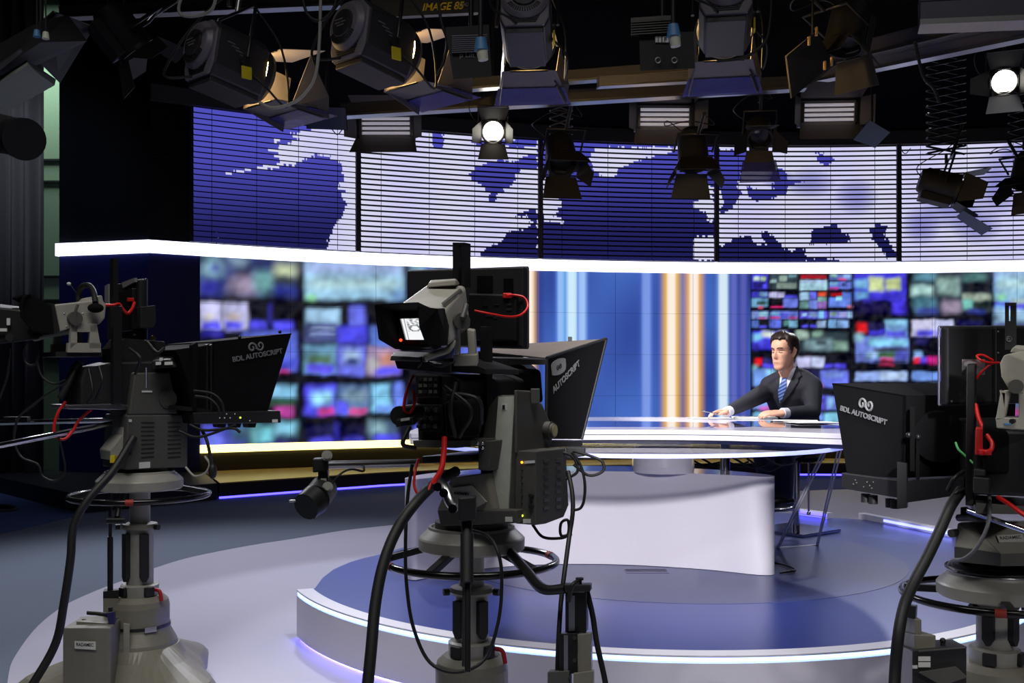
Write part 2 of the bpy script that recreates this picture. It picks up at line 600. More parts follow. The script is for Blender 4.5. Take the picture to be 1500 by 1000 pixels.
CY, WB, BB, DB, MG, GN, DK = (120, 175, 200), (190, 190, 232), (82, 78, 235), (45, 42, 150), (205, 60, 130), (78, 112, 72), (18, 18, 30)
scr(280, 370, .31, [
    (30, 20, 500, 205, (52, 62, 112)), (50, 20, 140, 110, (140, 185, 200), 8), (190, 20, 260, 60, (150, 180, 200), 7), (210, 75, 290, 125, (36, 28, 44), 7), (190, 120, 310, 190, (165, 150, 175), 8), (310, 90, 390, 185, (118, 178, 180), 7),
    (395, 55, 495, 115, (196, 210, 170), 6), (395, 110, 495, 160, (48, 56, 56), 6), (40, 140, 130, 195, (52, 50, 170), 8), (390, 165, 500, 205, (52, 62, 160), 6), (90, 50, 130, 90, (60, 58, 160), 5),
    (540, 40, 1003, 222, (146, 190, 218)), (540, 40, 1000, 90, (160, 172, 226), 8), (560, 130, 980, 165, (178, 212, 214), 6), (545, 200, 590, 225, (120, 200, 120), 4), (950, 180, 1003, 222, (100, 140, 200), 6),
    (40, 235, 148, 362, WB), (50, 320, 140, 365, BB), (60, 285, 110, 325, (200, 196, 190), 4), (156, 238, 268, 362, WB), (165, 320, 240, 362, BB), (175, 285, 230, 320, (196, 180, 170), 4), (272, 322, 358, 362, BB), (392, 325, 482, 362, BB), (370, 240, 385, 340, DB),
    (245, 372, 500, 560, (92, 108, 212)), (400, 540, 460, 566, MG), (330, 500, 500, 545, (80, 90, 225)), (40, 372, 150, 400, DB),
    (537, 265, 702, 345, (150, 188, 218)), (537, 330, 695, 425, (74, 84, 138)), (560, 350, 680, 362, (140, 160, 200), 2), (560, 378, 680, 390, (130, 150, 200), 2), (745, 250, 825, 345, (104, 112, 232)), (690, 345, 830, 430, (72, 70, 215)), (845, 350, 985, 440, (90, 120, 210)),
    (532, 435, 692, 572, (104, 152, 186)), (545, 480, 670, 525, GN, 5), (545, 525, 680, 572, (98, 88, 240)), (692, 440, 828, 580, (108, 116, 236)), (720, 460, 800, 520, (170, 200, 235), 5), (730, 500, 790, 540, (50, 60, 120), 4), (835, 440, 985, 580, (150, 130, 170)), (840, 490, 880, 560, (190, 190, 190), 5), (890, 470, 960, 540, (190, 130, 110), 6), (870, 540, 985, 580, (90, 84, 235)),
    (535, 628, 685, 765, BB), (570, 655, 665, 720, (150, 215, 240), 5), (600, 735, 680, 765, MG), (690, 628, 842, 760, (90, 120, 170)), (720, 650, 830, 700, (140, 170, 190), 5), (745, 735, 830, 760, MG), (690, 700, 740, 760, (88, 84, 232)), (852, 618, 940, 755, (130, 200, 238)), (955, 618, 1000, 740, (104, 130, 232)), (870, 720, 950, 756, (110, 150, 235)),
    (370, 628, 496, 690, (120, 178, 212)), (370, 690, 490, 728, (44, 80, 62)), (390, 728, 485, 775, (190, 72, 165)),
    (45, 810, 260, 925, (78, 80, 205)), (180, 800, 300, 900, (60, 90, 110), 8), (280, 810, 320, 900, (110, 180, 190), 5), (320, 815, 390, 905, (110, 190, 205), 5), (395, 800, 500, 870, (118, 180, 205), 5), (400, 870, 500, 910, (40, 44, 90), 5), (60, 850, 150, 920, (110, 120, 225), 8), (320, 900, 500, 925, DB),
    (545, 815, 690, 895, (26, 26, 70)), (560, 875, 670, 900, BB), (680, 800, 705, 890, DB), (715, 815, 830, 895, (22, 22, 58)), (720, 872, 810, 895, BB), (835, 795, 975, 890, (70, 90, 120)), (840, 800, 920, 850, (140, 180, 190), 6), (860, 860, 980, 890, BB)], 3.2)
scr(1240, 385, .185, [
    (62, 80, 475, 300, (66, 58, 220)), (65, 130, 165, 200, (120, 180, 225), 3), (175, 110, 295, 225, (205, 220, 160), 3), (310, 120, 430, 220, (200, 215, 150), 3), (70, 225, 175, 290, (110, 170, 225), 3), (130, 290, 205, 345, (80, 66, 235), 3), (360, 285, 470, 400, (72, 58, 226), 4), (70, 300, 340, 400, (28, 24, 70), 5),
    (520, 75, 1140, 395, (40, 50, 66)), (540, 75, 720, 140, (90, 140, 160), 4), (715, 110, 900, 250, (130, 160, 155), 5), (520, 180, 680, 260, (170, 210, 205), 4), (930, 85, 1110, 160, (80, 120, 120), 4), (920, 150, 1130, 240, (24, 26, 36), 4), (920, 245, 1140, 300, (150, 165, 150), 3), (920, 290, 1000, 370, (110, 180, 170), 3), (760, 300, 900, 390, (160, 145, 170), 5), (540, 270, 700, 390, (80, 130, 150), 6), (1010, 310, 1130, 370, (30, 44, 40), 4), (560, 360, 720, 400, (56, 52, 160), 5), (960, 370, 1090, 400, (50, 60, 150), 4),
    (1172, 60, 1420, 165, (100, 110, 225)), (1260, 115, 1370, 165, (200, 80, 170), 3), (1290, 60, 1420, 110, (130, 165, 210), 4), (1175, 185, 1420, 400, (76, 66, 226)), (1180, 235, 1290, 300, (130, 190, 235), 3), (1300, 220, 1420, 320, (185, 205, 190), 4), (1180, 330, 1260, 395, (120, 180, 235), 3),
    (80, 475, 165, 555, (225, 30, 35), 3), (300, 455, 482, 580, (110, 150, 200)), (300, 455, 470, 490, (130, 190, 220), 3), (310, 540, 470, 580, (84, 80, 220), 3), (180, 525, 300, 578, (70, 62, 220), 3), (170, 470, 300, 525, (34, 32, 80), 3),
    (70, 580, 488, 790, (110, 130, 215)), (180, 600, 480, 660, (130, 200, 232), 3), (210, 670, 480, 712, (52, 56, 66), 3), (240, 705, 395, 755, (62, 100, 62), 3), (70, 560, 130, 620, (150, 200, 210), 4), (160, 700, 240, 755, (150, 190, 225), 4), (270, 755, 380, 805, (226, 60, 110), 3), (390, 700, 480, 770, (80, 84, 190), 4), (210, 770, 480, 800, DK, 3),
    (515, 450, 700, 580, (196, 195, 225)), (705, 450, 850, 578, (190, 196, 232)), (550, 530, 690, 580, (84, 76, 230), 3), (710, 535, 800, 580, (100, 90, 235), 3), (880, 455, 1090, 500, (30, 28, 80), 3), (540, 595, 640, 640, (44, 42, 110), 4), (530, 700, 600, 760, (130, 170, 225), 3), (530, 745, 580, 795, (215, 30, 60), 2), (580, 745, 640, 795, (96, 70, 220), 3), (640, 745, 900, 795, (212, 40, 140), 3),
    (70, 860, 482, 932, (140, 165, 225)), (270, 865, 470, 925, (175, 200, 235), 3), (520, 860, 900, 930, (112, 150, 225)), (720, 865, 780, 925, (90, 84, 230), 3)], 2.0)
scr(1090, 390, .12, [
    (92, 95, 290, 275, (66, 60, 225)), (115, 125, 185, 180, (190, 215, 190)), (200, 125, 265, 180, (185, 210, 170)), (100, 180, 270, 280, (34, 30, 110), 3), (235, 215, 275, 270, BB), (310, 95, 650, 278, (52, 66, 76)), (325, 165, 395, 200, (165, 200, 200)), (430, 115, 520, 180, (140, 165, 150)), (540, 95, 640, 135, (90, 130, 140)), (400, 200, 640, 270, (130, 150, 140)),
    (690, 105, 1005, 150, (180, 25, 40), 1), (680, 165, 1012, 290, (158, 200, 215), 1), (690, 170, 1000, 200, (165, 185, 225)), (1040, 95, 1310, 170, (90, 110, 180)), (1050, 95, 1130, 130, (140, 180, 170)), (1150, 145, 1240, 170, MG), (1210, 100, 1300, 140, (130, 170, 220)), (1040, 190, 1310, 275, (100, 120, 215)), (1045, 195, 1140, 225, (120, 180, 210)), (1045, 255, 1150, 278, (190, 40, 130)), (1190, 205, 1240, 240, (50, 55, 110)),
    (92, 310, 290, 380, (60, 58, 190)), (190, 315, 285, 365, (110, 150, 185)), (92, 390, 290, 495, (110, 165, 205)), (150, 430, 280, 470, (60, 90, 80)), (170, 485, 230, 515, (225, 90, 130)), (310, 315, 410, 380, WB), (415, 315, 495, 380, WB), (500, 355, 640, 385, BB), (325, 485, 480, 505, (205, 40, 110), 1), (480, 390, 650, 500, (105, 120, 220)),
    (680, 315, 795, 410, (150, 185, 215)), (800, 315, 880, 400, (100, 108, 230)), (905, 315, 1000, 365, (225, 80, 50)), (680, 425, 790, 510, (100, 140, 140)), (795, 410, 890, 515, (120, 140, 230)), (895, 375, 1000, 430, (120, 165, 160)), (900, 430, 1005, 515, (150, 110, 190)), (1060, 325, 1200, 360, (170, 20, 30)), (1200, 315, 1310, 380, (80, 110, 200)), (1035, 380, 1310, 495, (100, 130, 225)), (1120, 370, 1200, 420, (140, 210, 230)), (1260, 480, 1312, 510, (225, 130, 160)),
    (92, 550, 290, 640, (120, 140, 210)), (180, 555, 285, 610, (140, 190, 215)), (180, 620, 270, 640, MG), (312, 550, 650, 640, (104, 120, 215)), (320, 560, 430, 590, (120, 180, 210)), (320, 615, 430, 638, (205, 45, 120), 1), (440, 570, 540, 630, (80, 84, 200)), (550, 615, 640, 638, MG), (682, 550, 1012, 638, (92, 88, 225)), (705, 570, 765, 605, (170, 215, 240)), (790, 560, 890, 620, (120, 150, 190)), (905, 550, 970, 635, (130, 200, 235)), (1040, 550, 1315, 635, (110, 125, 215)), (1050, 565, 1130, 600, (150, 185, 160)), (1160, 560, 1250, 620, (150, 150, 200)), (1260, 555, 1312, 630, (150, 190, 220)),
    (92, 660, 180, 745, (80, 110, 190)), (185, 725, 270, 750, BB), (312, 655, 450, 745, (92, 110, 220)), (480, 660, 560, 720, (90, 140, 140)), (545, 660, 650, 740, (120, 175, 205)), (700, 715, 780, 745, BB), (805, 715, 880, 745, BB), (890, 665, 1000, 745, (140, 165, 200)), (1035, 655, 1130, 745, (120, 170, 225)), (1140, 660, 1275, 745, (130, 170, 225))], 1.3)
scr(1020, 470, .17, [   # large screens around and below the presenter's head
    (485, 88, 800, 240, (66, 60, 225)), (490, 110, 570, 175, (120, 190, 225), 3), (570, 90, 670, 145, (200, 210, 200), 3), (700, 90, 780, 120, (200, 205, 190), 3), (540, 175, 600, 220, BB, 3), (490, 200, 530, 250, DB, 3),
    (850, 95, 1310, 260, (44, 58, 66)), (860, 90, 960, 150, (180, 210, 195), 3), (1000, 90, 1090, 140, (130, 165, 150), 3), (930, 160, 1180, 250, (120, 150, 160), 4), (1030, 170, 1120, 205, (48, 58, 64), 3), (1180, 180, 1300, 250, (130, 165, 150), 3),
    (505, 325, 565, 385, (235, 25, 35), 2.5), (575, 370, 670, 405, (80, 72, 225)), (575, 325, 680, 365, (44, 42, 100)), (490, 380, 530, 430, (130, 190, 200), 3), (488, 415, 660, 560, (110, 150, 225)), (600, 420, 680, 460, (140, 200, 225), 3), (490, 640, 650, 760, (120, 150, 225)), (540, 735, 640, 765, (200, 70, 170), 3), (490, 790, 650, 850, (120, 190, 225)),
    (870, 310, 985, 400, WB), (990, 310, 1100, 400, (190, 200, 235)), (1105, 370, 1180, 405, (80, 72, 225)), (1190, 370, 1290, 410, (80, 72, 225)), (1070, 425, 1310, 575, (104, 118, 228)), (1060, 550, 1085, 585, (225, 30, 40), 2), (1110, 450, 1260, 480, (130, 160, 230), 3),
    (1020, 645, 1110, 765, (96, 90, 225)), (1060, 670, 1110, 710, (56, 58, 160), 3), (1120, 645, 1310, 760, (110, 130, 228)), (1140, 660, 1180, 740, (140, 190, 235), 3), (1010, 790, 1090, 850, (104, 140, 230)), (1100, 790, 1310, 870, (130, 200, 228)), (870, 420, 1060, 560, (40, 40, 90), 4)], 2.2)
# the same pictures go on to the right, past the edge of the photograph
for r in [q for q in R if 293 < q[0] < 600 and q[1] > 380]:
    if r[0] > 445:
        R.append((r[0] + 1010, r[1], r[2] + 1010, r[3], r[4], r[5]))
for r in [q for q in R if 285 < q[0] < 445 and q[1] > 370 and q[2] < 445]:
    R.append((r[0] + 312, r[1], r[2] + 312, r[3], r[4], r[5]))
for r in [q for q in R if 285 < q[0] < 600 and q[1] > 560]:
    R.append((r[0] + 962, r[1], r[2] + 962, r[3], r[4], r[5]))
STRIPE = [(772, 9, (255, 240, 226), (242, 186, 50), 15), (822, 5, (150, 190, 245), (90, 130, 225), 9), (838, 7, (205, 235, 250), (95, 165, 235), 14), (853, 5, (160, 195, 245), (90, 130, 225), 9), (947, 6, (122, 152, 228), (80, 112, 205), 10),
          (983.5, 6, (253, 240, 226), (240, 186, 40), 15), (1016.5, 6.5, (253, 238, 226), (238, 172, 34), 15), (1059.5, 6.5, (215, 232, 246), (110, 160, 225), 11), (1075, 4, (94, 104, 190), (66, 80, 170), 8), (1089, 4, (86, 92, 176), (60, 72, 160), 8)]


def tex(x, y):
    if not 762 < x < 1106:
        k = 1.0 if 1100 < x < 1250 and y < 482 else (2.0 if x > 1100 else 3.4)
        n1 = mnoise.noise_vector(V((x * .085 / k ** .6, y * .085 / k ** .6, 0)))
        n2 = mnoise.noise_vector(V((x * .2 / k ** .6, y * .2 / k ** .6, 3)))
        x, y = x + n1.x * k * .95 + n2.x * k * .35, y + n1.y * k * .95 + n2.y * k * .35
    c = tex0(x, y)
    if not 762 < x < 1106:
        m = 1 + .55 * n1.z + .28 * n2.z
        c = tuple(max(0, v * m + .012 * n2.x) for v in c)
    return c


def tex0(x, y):
    if 766 < x < 1100 and y > 380:
        k = .5 + .5 * sin(x * .031 + 1.2) * sin(y * .021 + x * .011)
        c = blend(lin((44, 64, 146)), lin((72, 112, 200)), k * .8 + .2 * (1 - abs(x - 900) / 150))
        c = blend(c, lin((30, 40, 92)), stp((x - 1030) / 50) * .8 * stp((470 - y) / 80))
        c = blend(c, lin((40, 50, 130)), stp((800 - x) / 10) * .6 if x < 812 and x > 785 else 0)
        for x0, w, c1, c2, w2 in STRIPE:
            d = abs(x - x0)
            if d < w2 * 1.3:
                c = blend(c, lin(c2), stp(1.3 - d / w2))
                c = blend(c, lin(c1), stp((w + 2.5 - d) / 5))
        return c
    c = lin((17, 18, 28)) if x < 700 or x > 1100 else lin((22, 26, 60))
    for x0, y0, x1, y1, col, sf in BUCK.get(int(x // 30), ()):
        if x0 - sf < x < x1 + sf and y0 - sf < y < y1 + sf:
            k = stp((x - x0 + sf) / (2 * sf)) * stp((x1 + sf - x) / (2 * sf)) * stp((y - y0 + sf) / (2 * sf)) * stp((y1 + sf - y) / (2 * sf))
            c = blend(c, col, k)
    return c


BUCK = {}
for r in R:
    for b in range(int((r[0] - r[5]) // 30), int((r[2] + r[5]) // 30) + 1):
        BUCK.setdefault(b, []).append(r)


def picture_panel(name, parent, p00, p10, z0, z1, nu, nv, depth, m, fn):
    """a screen: p00 -> p10 along its foot; its picture kept as colours of the panel"""
    vs, cs = [], []
    for j in range(nv + 1):
        for i in range(nu + 1):
            p = p00.lerp(p10, i / nu)
            p.z = z0 + (z1 - z0) * j / nv
            vs.append(p)
            cs.append(fn(p))
    fs = [(j * (nu + 1) + i, j * (nu + 1) + i + 1, (j + 1) * (nu + 1) + i + 1, (j + 1) * (nu + 1) + i) for j in range(nv) for i in range(nu)]
    k = len(vs)
    rim = [(p00, z0), (p10, z0), (p10, z1), (p00, z1)]
    for off in (V((0, 0, 0)), depth):
        for p, z in rim:
            vs.append(V((p.x, p.y, z)) + off)
            cs.append((0, 0, 0))
    fs += [(k + 1, k, k + 4, k + 5), (k + 2, k + 1, k + 5, k + 6), (k + 3, k + 2, k + 6, k + 7), (k, k + 3, k + 7, k + 4), (k + 5, k + 4, k + 7, k + 6)]
    mb = MB().add(vs, fs)
    o = mb.build(name, m, parent)
    ca = o.data.color_attributes.new('picture', 'FLOAT_COLOR', 'POINT')
    ca.data.foreach_set('color', [x for c in cs for x in (*c, 1.)])
    return o


vw = thing('video_wall', 'tall curved wall of bright video screens behind the presenter, below the white light band', 'video wall', arc(t293))
NC = 13
tt = [t293 + (.42 - t293) * i / NC for i in range(NC + 1)]
for i in range(NC):
    a, b = arc(tt[i] + .00012), arc(tt[i + 1] - .00012)
    seen = pix(V((a.x, a.y, 1)))[0] < 1530
    step = 2.2 if pix(V((b.x, b.y, 1)))[0] > 1090 else 3.
    nu = int(abs(pix(V((b.x, b.y, 1)))[0] - pix(V((a.x, a.y, 1)))[0]) / step) if seen else 8
    for j in range(4):
        z0, z1 = .53 + 2.455 * j / 4 + .0012, .53 + 2.455 * (j + 1) / 4 - .0012
        picture_panel('display_panel', vw, a, b, z0, z1, nu, int(62 / step) if seen else 8, (arc(tt[i], 0, .2) - arc(tt[i])), SCREEN, lambda p: tex(*pix(p)))

# ---------------------------------------------------------------- venetian blinds printed with a world map
def cp(ox, oy, k, pts):
    return [(ox + x * k, oy + y * k) for x, y in pts]


A7 = lambda *p: cp(270, 150, .36667, p)
A8 = lambda *p: cp(780, 180, .48, p)
LAND = [A7((430, 125), (470, 118), (520, 100), (560, 60), (620, 30), (700, 30), (700, 600), (575, 600), (575, 545), (600, 490), (640, 440), (645, 400), (628, 372), (640, 350), (612, 345), (618, 322), (640, 315), (632, 270), (620, 240), (590, 222), (560, 212), (520, 212), (480, 228), (460, 240), (430, 252), (410, 248), (370, 260), (330, 262), (322, 270), (280, 268), (230, 280), (170, 286), (168, 281), (225, 270), (270, 262), (325, 250), (375, 243), (395, 232), (375, 222), (360, 212), (375, 200), (345, 195), (332, 190), (370, 185), (385, 170), (440, 155), (475, 148), (430, 140)),
        A7((355, 150), (375, 148), (375, 156), (358, 157)),
        A8((190, 74), (445, 74), (400, 95), (345, 108), (300, 120), (262, 140), (245, 168), (215, 168), (190, 140), (178, 105)),
        A8((25, 165), (55, 170), (62, 215), (92, 240), (80, 268), (62, 285), (95, 292), (95, 305), (40, 300), (20, 262)),
        A8((525, 195), (552, 195), (556, 300), (540, 305), (528, 270), (492, 262), (495, 240), (525, 222)), A8((495, 348), (556, 342), (556, 418), (488, 418))]
SEA = [A7((1140, 285), (1160, 258), (1240, 235), (1262, 218), (1300, 240), (1340, 226), (1410, 196), (1410, 268), (1340, 268), (1330, 285), (1310, 330), (1270, 352), (1252, 360), (1240, 402), (1212, 400), (1218, 362), (1190, 330), (1150, 318)),
       A7((1410, 425), (1366, 430), (1318, 460), (1370, 452), (1392, 486), (1352, 508), (1305, 515), (1275, 545), (1235, 570), (1190, 596), (1182, 640), (1410, 640)), A7((995, 120), (1032, 124), (1032, 185), (995, 180)), A7((1130, 150), (1410, 150), (1410, 172), (1330, 182), (1250, 168), (1180, 176)),
       A8((562, 82), (705, 82), (655, 125), (630, 160), (628, 200), (640, 222), (605, 262), (566, 285), (582, 240), (566, 190)), A8((655, 190), (690, 205), (735, 205), (728, 160), (745, 138), (768, 140), (775, 172), (825, 180), (785, 190), (775, 215), (740, 225), (690, 238), (655, 225)),
       A8((850, 330), (880, 318), (930, 308), (940, 330), (980, 352), (955, 368), (880, 368), (848, 372)), A8((568, 382), (620, 350), (665, 342), (680, 372), (715, 372), (695, 328), (712, 330), (750, 358), (765, 384), (790, 392), (822, 374), (835, 392), (835, 412), (935, 416), (930, 424), (568, 424)),
       A8((1030, 325), (1055, 305), (1085, 318), (1075, 345), (1105, 385), (1112, 412), (1082, 412), (1060, 375), (1040, 355)), A8((865, 88), (905, 96), (920, 110), (900, 132), (878, 122))]
SOFTB = [(1185, 268, 40, 24), (1255, 288, 34, 30), (1140, 262, 26, 16), (1395, 300, 50, 40), (1460, 270, 40, 50), (1350, 330, 30, 30), (1430, 330, 40, 30), (1490, 225, 30, 20)]


BOX = {}


def inside(p, poly):
    x, y = p
    bb = BOX.get(id(poly))
    if bb is None:
        bb = BOX[id(poly)] = (min(q[0] for q in poly), max(q[0] for q in poly), min(q[1] for q in poly), max(q[1] for q in poly))
    if not (bb[0] <= x <= bb[1] and bb[2] <= y <= bb[3]):
        return False
    c = False
    j = len(poly) - 1
    for i in range(len(poly)):
        xi, yi = poly[i]
        xj, yj = poly[j]
        if (yi > y) != (yj > y) and x < (xj - xi) * (y - yi) / (yj - yi) + xi:
            c = not c
        j = i
    return c


def map_colour(x, y):
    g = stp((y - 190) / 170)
    sea = blend(lin((78, 78, 186)), lin((30, 30, 88)), g)  # falloff of the backlight painted into the sea colour, darker towards the bottom
    land = blend(lin((206, 204, 244)), lin((214, 214, 240)), .5 + .5 * sin(x * .05))
    nv = mnoise.noise_vector(V((x * .22, y * .22, 1))) + mnoise.noise_vector(V((x * .6, y * .6, 5))) * .5
    jx, jy = x + nv.x * 4.5, y + nv.y * 3
    if x < 522 or 790 < x < 1048:
        base = land if any(inside((jx, jy), q) for q in LAND) else sea
        return base
    base = sea if any(inside((jx, jy), q) for q in SEA) else land
    if base is land:
        for bx, by, rx, ry in SOFTB:
            d = ((x - bx) / rx) ** 2 + ((y - by) / ry) ** 2
            if d < 1:
                base = blend(base, lin((104, 104, 190)), .75 * (1 - d))
    return base


ED = [277, 523, 790, 1048, 1315, 1585]
BLN = ['first blind from the corner, dark blue ocean with a white coast along its right side', 'pale blind printed with a northern continent and a blue bay, above the front camera',
       'mostly dark blue blind printed with an ocean and a white island, above the desk', 'pale blind printed with coasts and small inland seas, above the presenter', 'pale lavender blind at the right end of the upper wall, above the right camera']
for k in range(5):
    ta, tb = arc_t(ED[k]), arc_t(ED[k + 1])
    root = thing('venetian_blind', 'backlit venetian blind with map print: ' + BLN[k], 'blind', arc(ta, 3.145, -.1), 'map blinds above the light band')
    root['label'] = BLN[k]
    N = 190
    ns = 24
    fill = .84 if k == 0 else .70
    vs, fs, cc = [], [], []
    zz0, zz1 = 3.16, 4.9
    ph = (zz1 - zz0) / ns
    for s_ in range(ns):
        za = zz0 + s_ * ph
        q = len(vs)
        for i in range(N + 1):
            t = ta + .0025 + (tb - ta - .005) * i / N
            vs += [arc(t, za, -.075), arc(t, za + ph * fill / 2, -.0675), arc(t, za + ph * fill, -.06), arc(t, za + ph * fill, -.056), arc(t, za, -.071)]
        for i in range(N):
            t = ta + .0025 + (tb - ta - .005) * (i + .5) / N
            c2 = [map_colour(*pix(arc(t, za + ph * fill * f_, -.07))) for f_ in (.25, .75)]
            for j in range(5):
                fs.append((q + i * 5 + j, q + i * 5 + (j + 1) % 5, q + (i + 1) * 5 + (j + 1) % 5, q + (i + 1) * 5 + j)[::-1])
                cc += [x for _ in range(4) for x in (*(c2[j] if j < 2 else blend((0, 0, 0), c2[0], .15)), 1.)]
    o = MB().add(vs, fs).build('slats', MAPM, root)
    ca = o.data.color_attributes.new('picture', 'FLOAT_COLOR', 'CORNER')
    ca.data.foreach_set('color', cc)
    arc_wall(3.16, 4.9, -.03, .0, ta, tb, 14).build('backing', SLATB, root)
    arc_wall(3.15, 4.9, -.1, -.03, tb - .0022, tb + .0012, 1).build('mullion', mat('mullion_grey', (72, 72, 88), .4), root)
    cd = MB()
    for q in (.12, .38, .63, .87):
        cd.cyl(arc(ta + (tb - ta) * q, 3.16, -.08), arc(ta + (tb - ta) * q, 4.9, -.08), .004, n=5)
    cd.build('ladder_cord', SLATB, root)
# ---------------------------------------------------------------- round stage platform
PZ = .266
SC, SR = V((.83, 6.28, 0)), 2.15


def ring_pt(a, r, z=0.):
    return V((SC.x + r * cos(a), SC.y + r * sin(a), z))


A0, A1 = rad(203), rad(352)       # the white rim runs round the front
stage = thing('stage_platform', 'round glossy blue stage platform with a white rim lit by blue lights', 'platform', (SC.x, SC.y, 0))
n = 90
ang = [A0 + (A1 - A0) * i / n for i in range(n + 1)]


def arc_solid(prof, a=ang):
    """prof: closed (r, z) outline swept round the stage centre"""
    vs, k = [], len(prof)
    for t in a:
        th = 0
        for r, z in prof:
            vs.append(ring_pt(t, r + (th if r < 2.12 else 0), z))
    m = len(a)
    return MB().add(vs, [(i * k + j, (i + 1) * k + j, (i + 1) * k + (j + 1) % k, i * k + (j + 1) % k) for i in range(m - 1) for j in range(k)] + [tuple(range(k))[::-1], tuple((m - 1) * k + j for j in range(k))])


arc_solid([(2.145, .02), (2.145, .234), (2.13, .236), (2.13, .256), (2.145, .258), (2.145, PZ), (2.06, PZ), (2.06, .02)]).build('rim', RIMW, stage)
arc_solid([(2.1315, .238), (2.14, .239), (2.14, .252), (2.1315, .254)]).build('led_strip', LEDBD, stage)
arc_solid([(2.02, .006), (2.125, .006), (2.125, .018), (2.02, .018)], [t for t in ang if t < rad(262)]).build('led_glow_strip', LEDG2, stage)
back = [(-.838, 6.62), (-.68, 7.0), (-.3, 7.7), (.4, 8.35), (1.3, 8.75), (2.05, 8.75), (2.42, 8.6), (2.62, 8.36), (2.92, 8.2), (3.2, 7.55), (3.35, 7.0), (3.3, 6.5), (3.08, 6.1)]
left = [(-1.066, 5.56), (-1.077, 5.83), (-1.06, 6.08), (-1.0, 6.33), (-.93, 6.48)]
front_in = [ring_pt(t, 2.06) for t in ang]
outl = front_in + [V((3.02, 5.9, 0))] + [V((x, y, 0)) for x, y in back[::-1]] + [V((x, y, 0)) for x, y in left[::-1]]
MB().prism([p + V((0, 0, .01)) for p in outl], (0, 0, PZ - .012 - .01)).build('floor_top', BLUEFL, stage)
MB().prism([V((1.02 + 1.42 * cos(2 * pi * i / 72), 6.56 + 1.42 * sin(2 * pi * i / 72), PZ - .0125)) for i in range(72)], (0, 0, .002)).build('inner_disc', BLUEIN, stage)  # thin inner disc, slightly greyer than the blue floor around it
hb = MB()
for q in ((918, 833, 977, 836), ):
    p = at_z(947, 834, PZ)
    hb.box(p + V((0, 0, -.0095)), (.25, .12, .002))
hb.build('socket_hatch', mat('hatch_dark', (56, 62, 110), .3), stage)
hb = MB().box(p + V((0, .045, -.007)), (.24, .006, .002)).box(p + V((0, .0, -.007)), (.24, .003, .002)).build('hatch_seam', INK, stage)
# two lit kerbs behind the stage
for (xa, ya, xb, yb, lab) in ((1165, 749, 1211, 755.5, 'short low white kerb with a blue light strip, behind the chrome stool'), (1257, 755, 1394, 782, 'long low white kerb with a bright blue light strip, behind the right teleprompter')):
    a, b = at_z(xa, ya, PZ + .012), at_z(xb, yb, PZ + .012)
    d = (b - a).normalized()
    q = V((-d.y, d.x, 0))
    k = thing('lit_kerb', lab, 'kerb', (a.x, a.y, PZ - .012), 'lit kerbs at the back of the stage')
    MB().prism([V((p.x, p.y, PZ - .011)) for p in (a + q * .004, b + q * .004, b + q * .07, a + q * .07)], (0, 0, .045)).build('kerb', RIMW, k)
    s0 = a.lerp(b, .3) if xa > 1200 else a
    MB().prism([V((p.x, p.y, PZ + .004)) for p in (s0 - q * .004, b - q * .004, b + q * .003, s0 + q * .003)], (0, 0, .018)).build('led_strip', LEDV if xa < 1200 else LEDBL, k)

# ---------------------------------------------------------------- news desk
DZ, GZ = 1.10, 1.012
GC, GR = V((.73, 6.13, 0)), 1.2
desk = thing('news_desk', 'large round white news desk with a glossy top, lit glass shelf and curved base', 'desk', (.6, 6.2, PZ - .012))
fr_in = [V((-.5, 5.38, 0)), V((-.3, 5.5, 0)), V((0, 5.65, 0)), V((.45, 5.74, 0)), V((.95, 5.72, 0)), V((1.31, 5.60, 0)), V((1.7, 5.32, 0)), V((1.86, 5.2, 0))]
bk_out = [V((2.0, 5.32, 0)), V((2.16, 5.75, 0)), V((2.2, 6.25, 0)), V((2.06, 6.72, 0)), V((1.76, 7.3, 0)), V((1.36, 7.62, 0)), V((.9, 7.7, 0)), V((.4, 7.62, 0)), V((.0, 7.35, 0)), V((-.35, 6.8, 0)), V((-.52, 6.2, 0)), V((-.56, 5.7, 0)), V((-.54, 5.42, 0))]
top = smooth_loop(fr_in + bk_out, 5)
MB().prism([p + V((0, 0, DZ - .027)) for p in top], (0, 0, .027)).build('desk_top', DWHITE, desk, bev=.004)
MB().prism([p + V((0, 0, DZ - .058)) for p in top], (0, 0, .028)).build('desk_fascia', DWHITE, desk, bev=.003)
cen = sum(top, V((0, 0, 0))) / len(top)
MB().prism([cen + (p - cen) * .93 + V((0, 0, GZ + .0085)) for p in top], (0, 0, DZ - .058 - GZ - .009)).build('gap_filler', mat('gap_filler_navy', (26, 30, 66), .3), desk)  # added dark filler, hides the warm strip behind the gap over the glass
# dark glossy zone lying in the top
inl = smooth_loop([V((x, y, 0)) for x, y in ((1.35, 6.35), (1.62, 5.95), (1.88, 5.9), (2.0, 6.2), (1.93, 6.6), (1.7, 7.0), (1.5, 6.9))], 6)
MB().prism([p + V((0, 0, DZ - .001)) for p in inl], (0, 0, .002)).build('dark_zone', mat('desk_dark_zone', (38, 38, 62), .04, noise=0, coat=1), desk)
inl = smooth_loop([V((x, y, 0)) for x, y in ((-.3, 5.9), (.1, 6.0), (.8, 6.05), (1.25, 5.98), (1.45, 6.2), (1.2, 6.75), (.4, 6.95), (-.25, 6.6))], 6)
MB().prism([p + V((0, 0, DZ - .001)) for p in inl], (0, 0, .0018)).build('lilac_inlay', mat('desk_lilac_glass', (150, 146, 220), .06, noise=0, coat=1), desk)
gp = [GC + V((GR * cos(2 * pi * i / 96), GR * sin(2 * pi * i / 96), 0)) for i in range(96)]
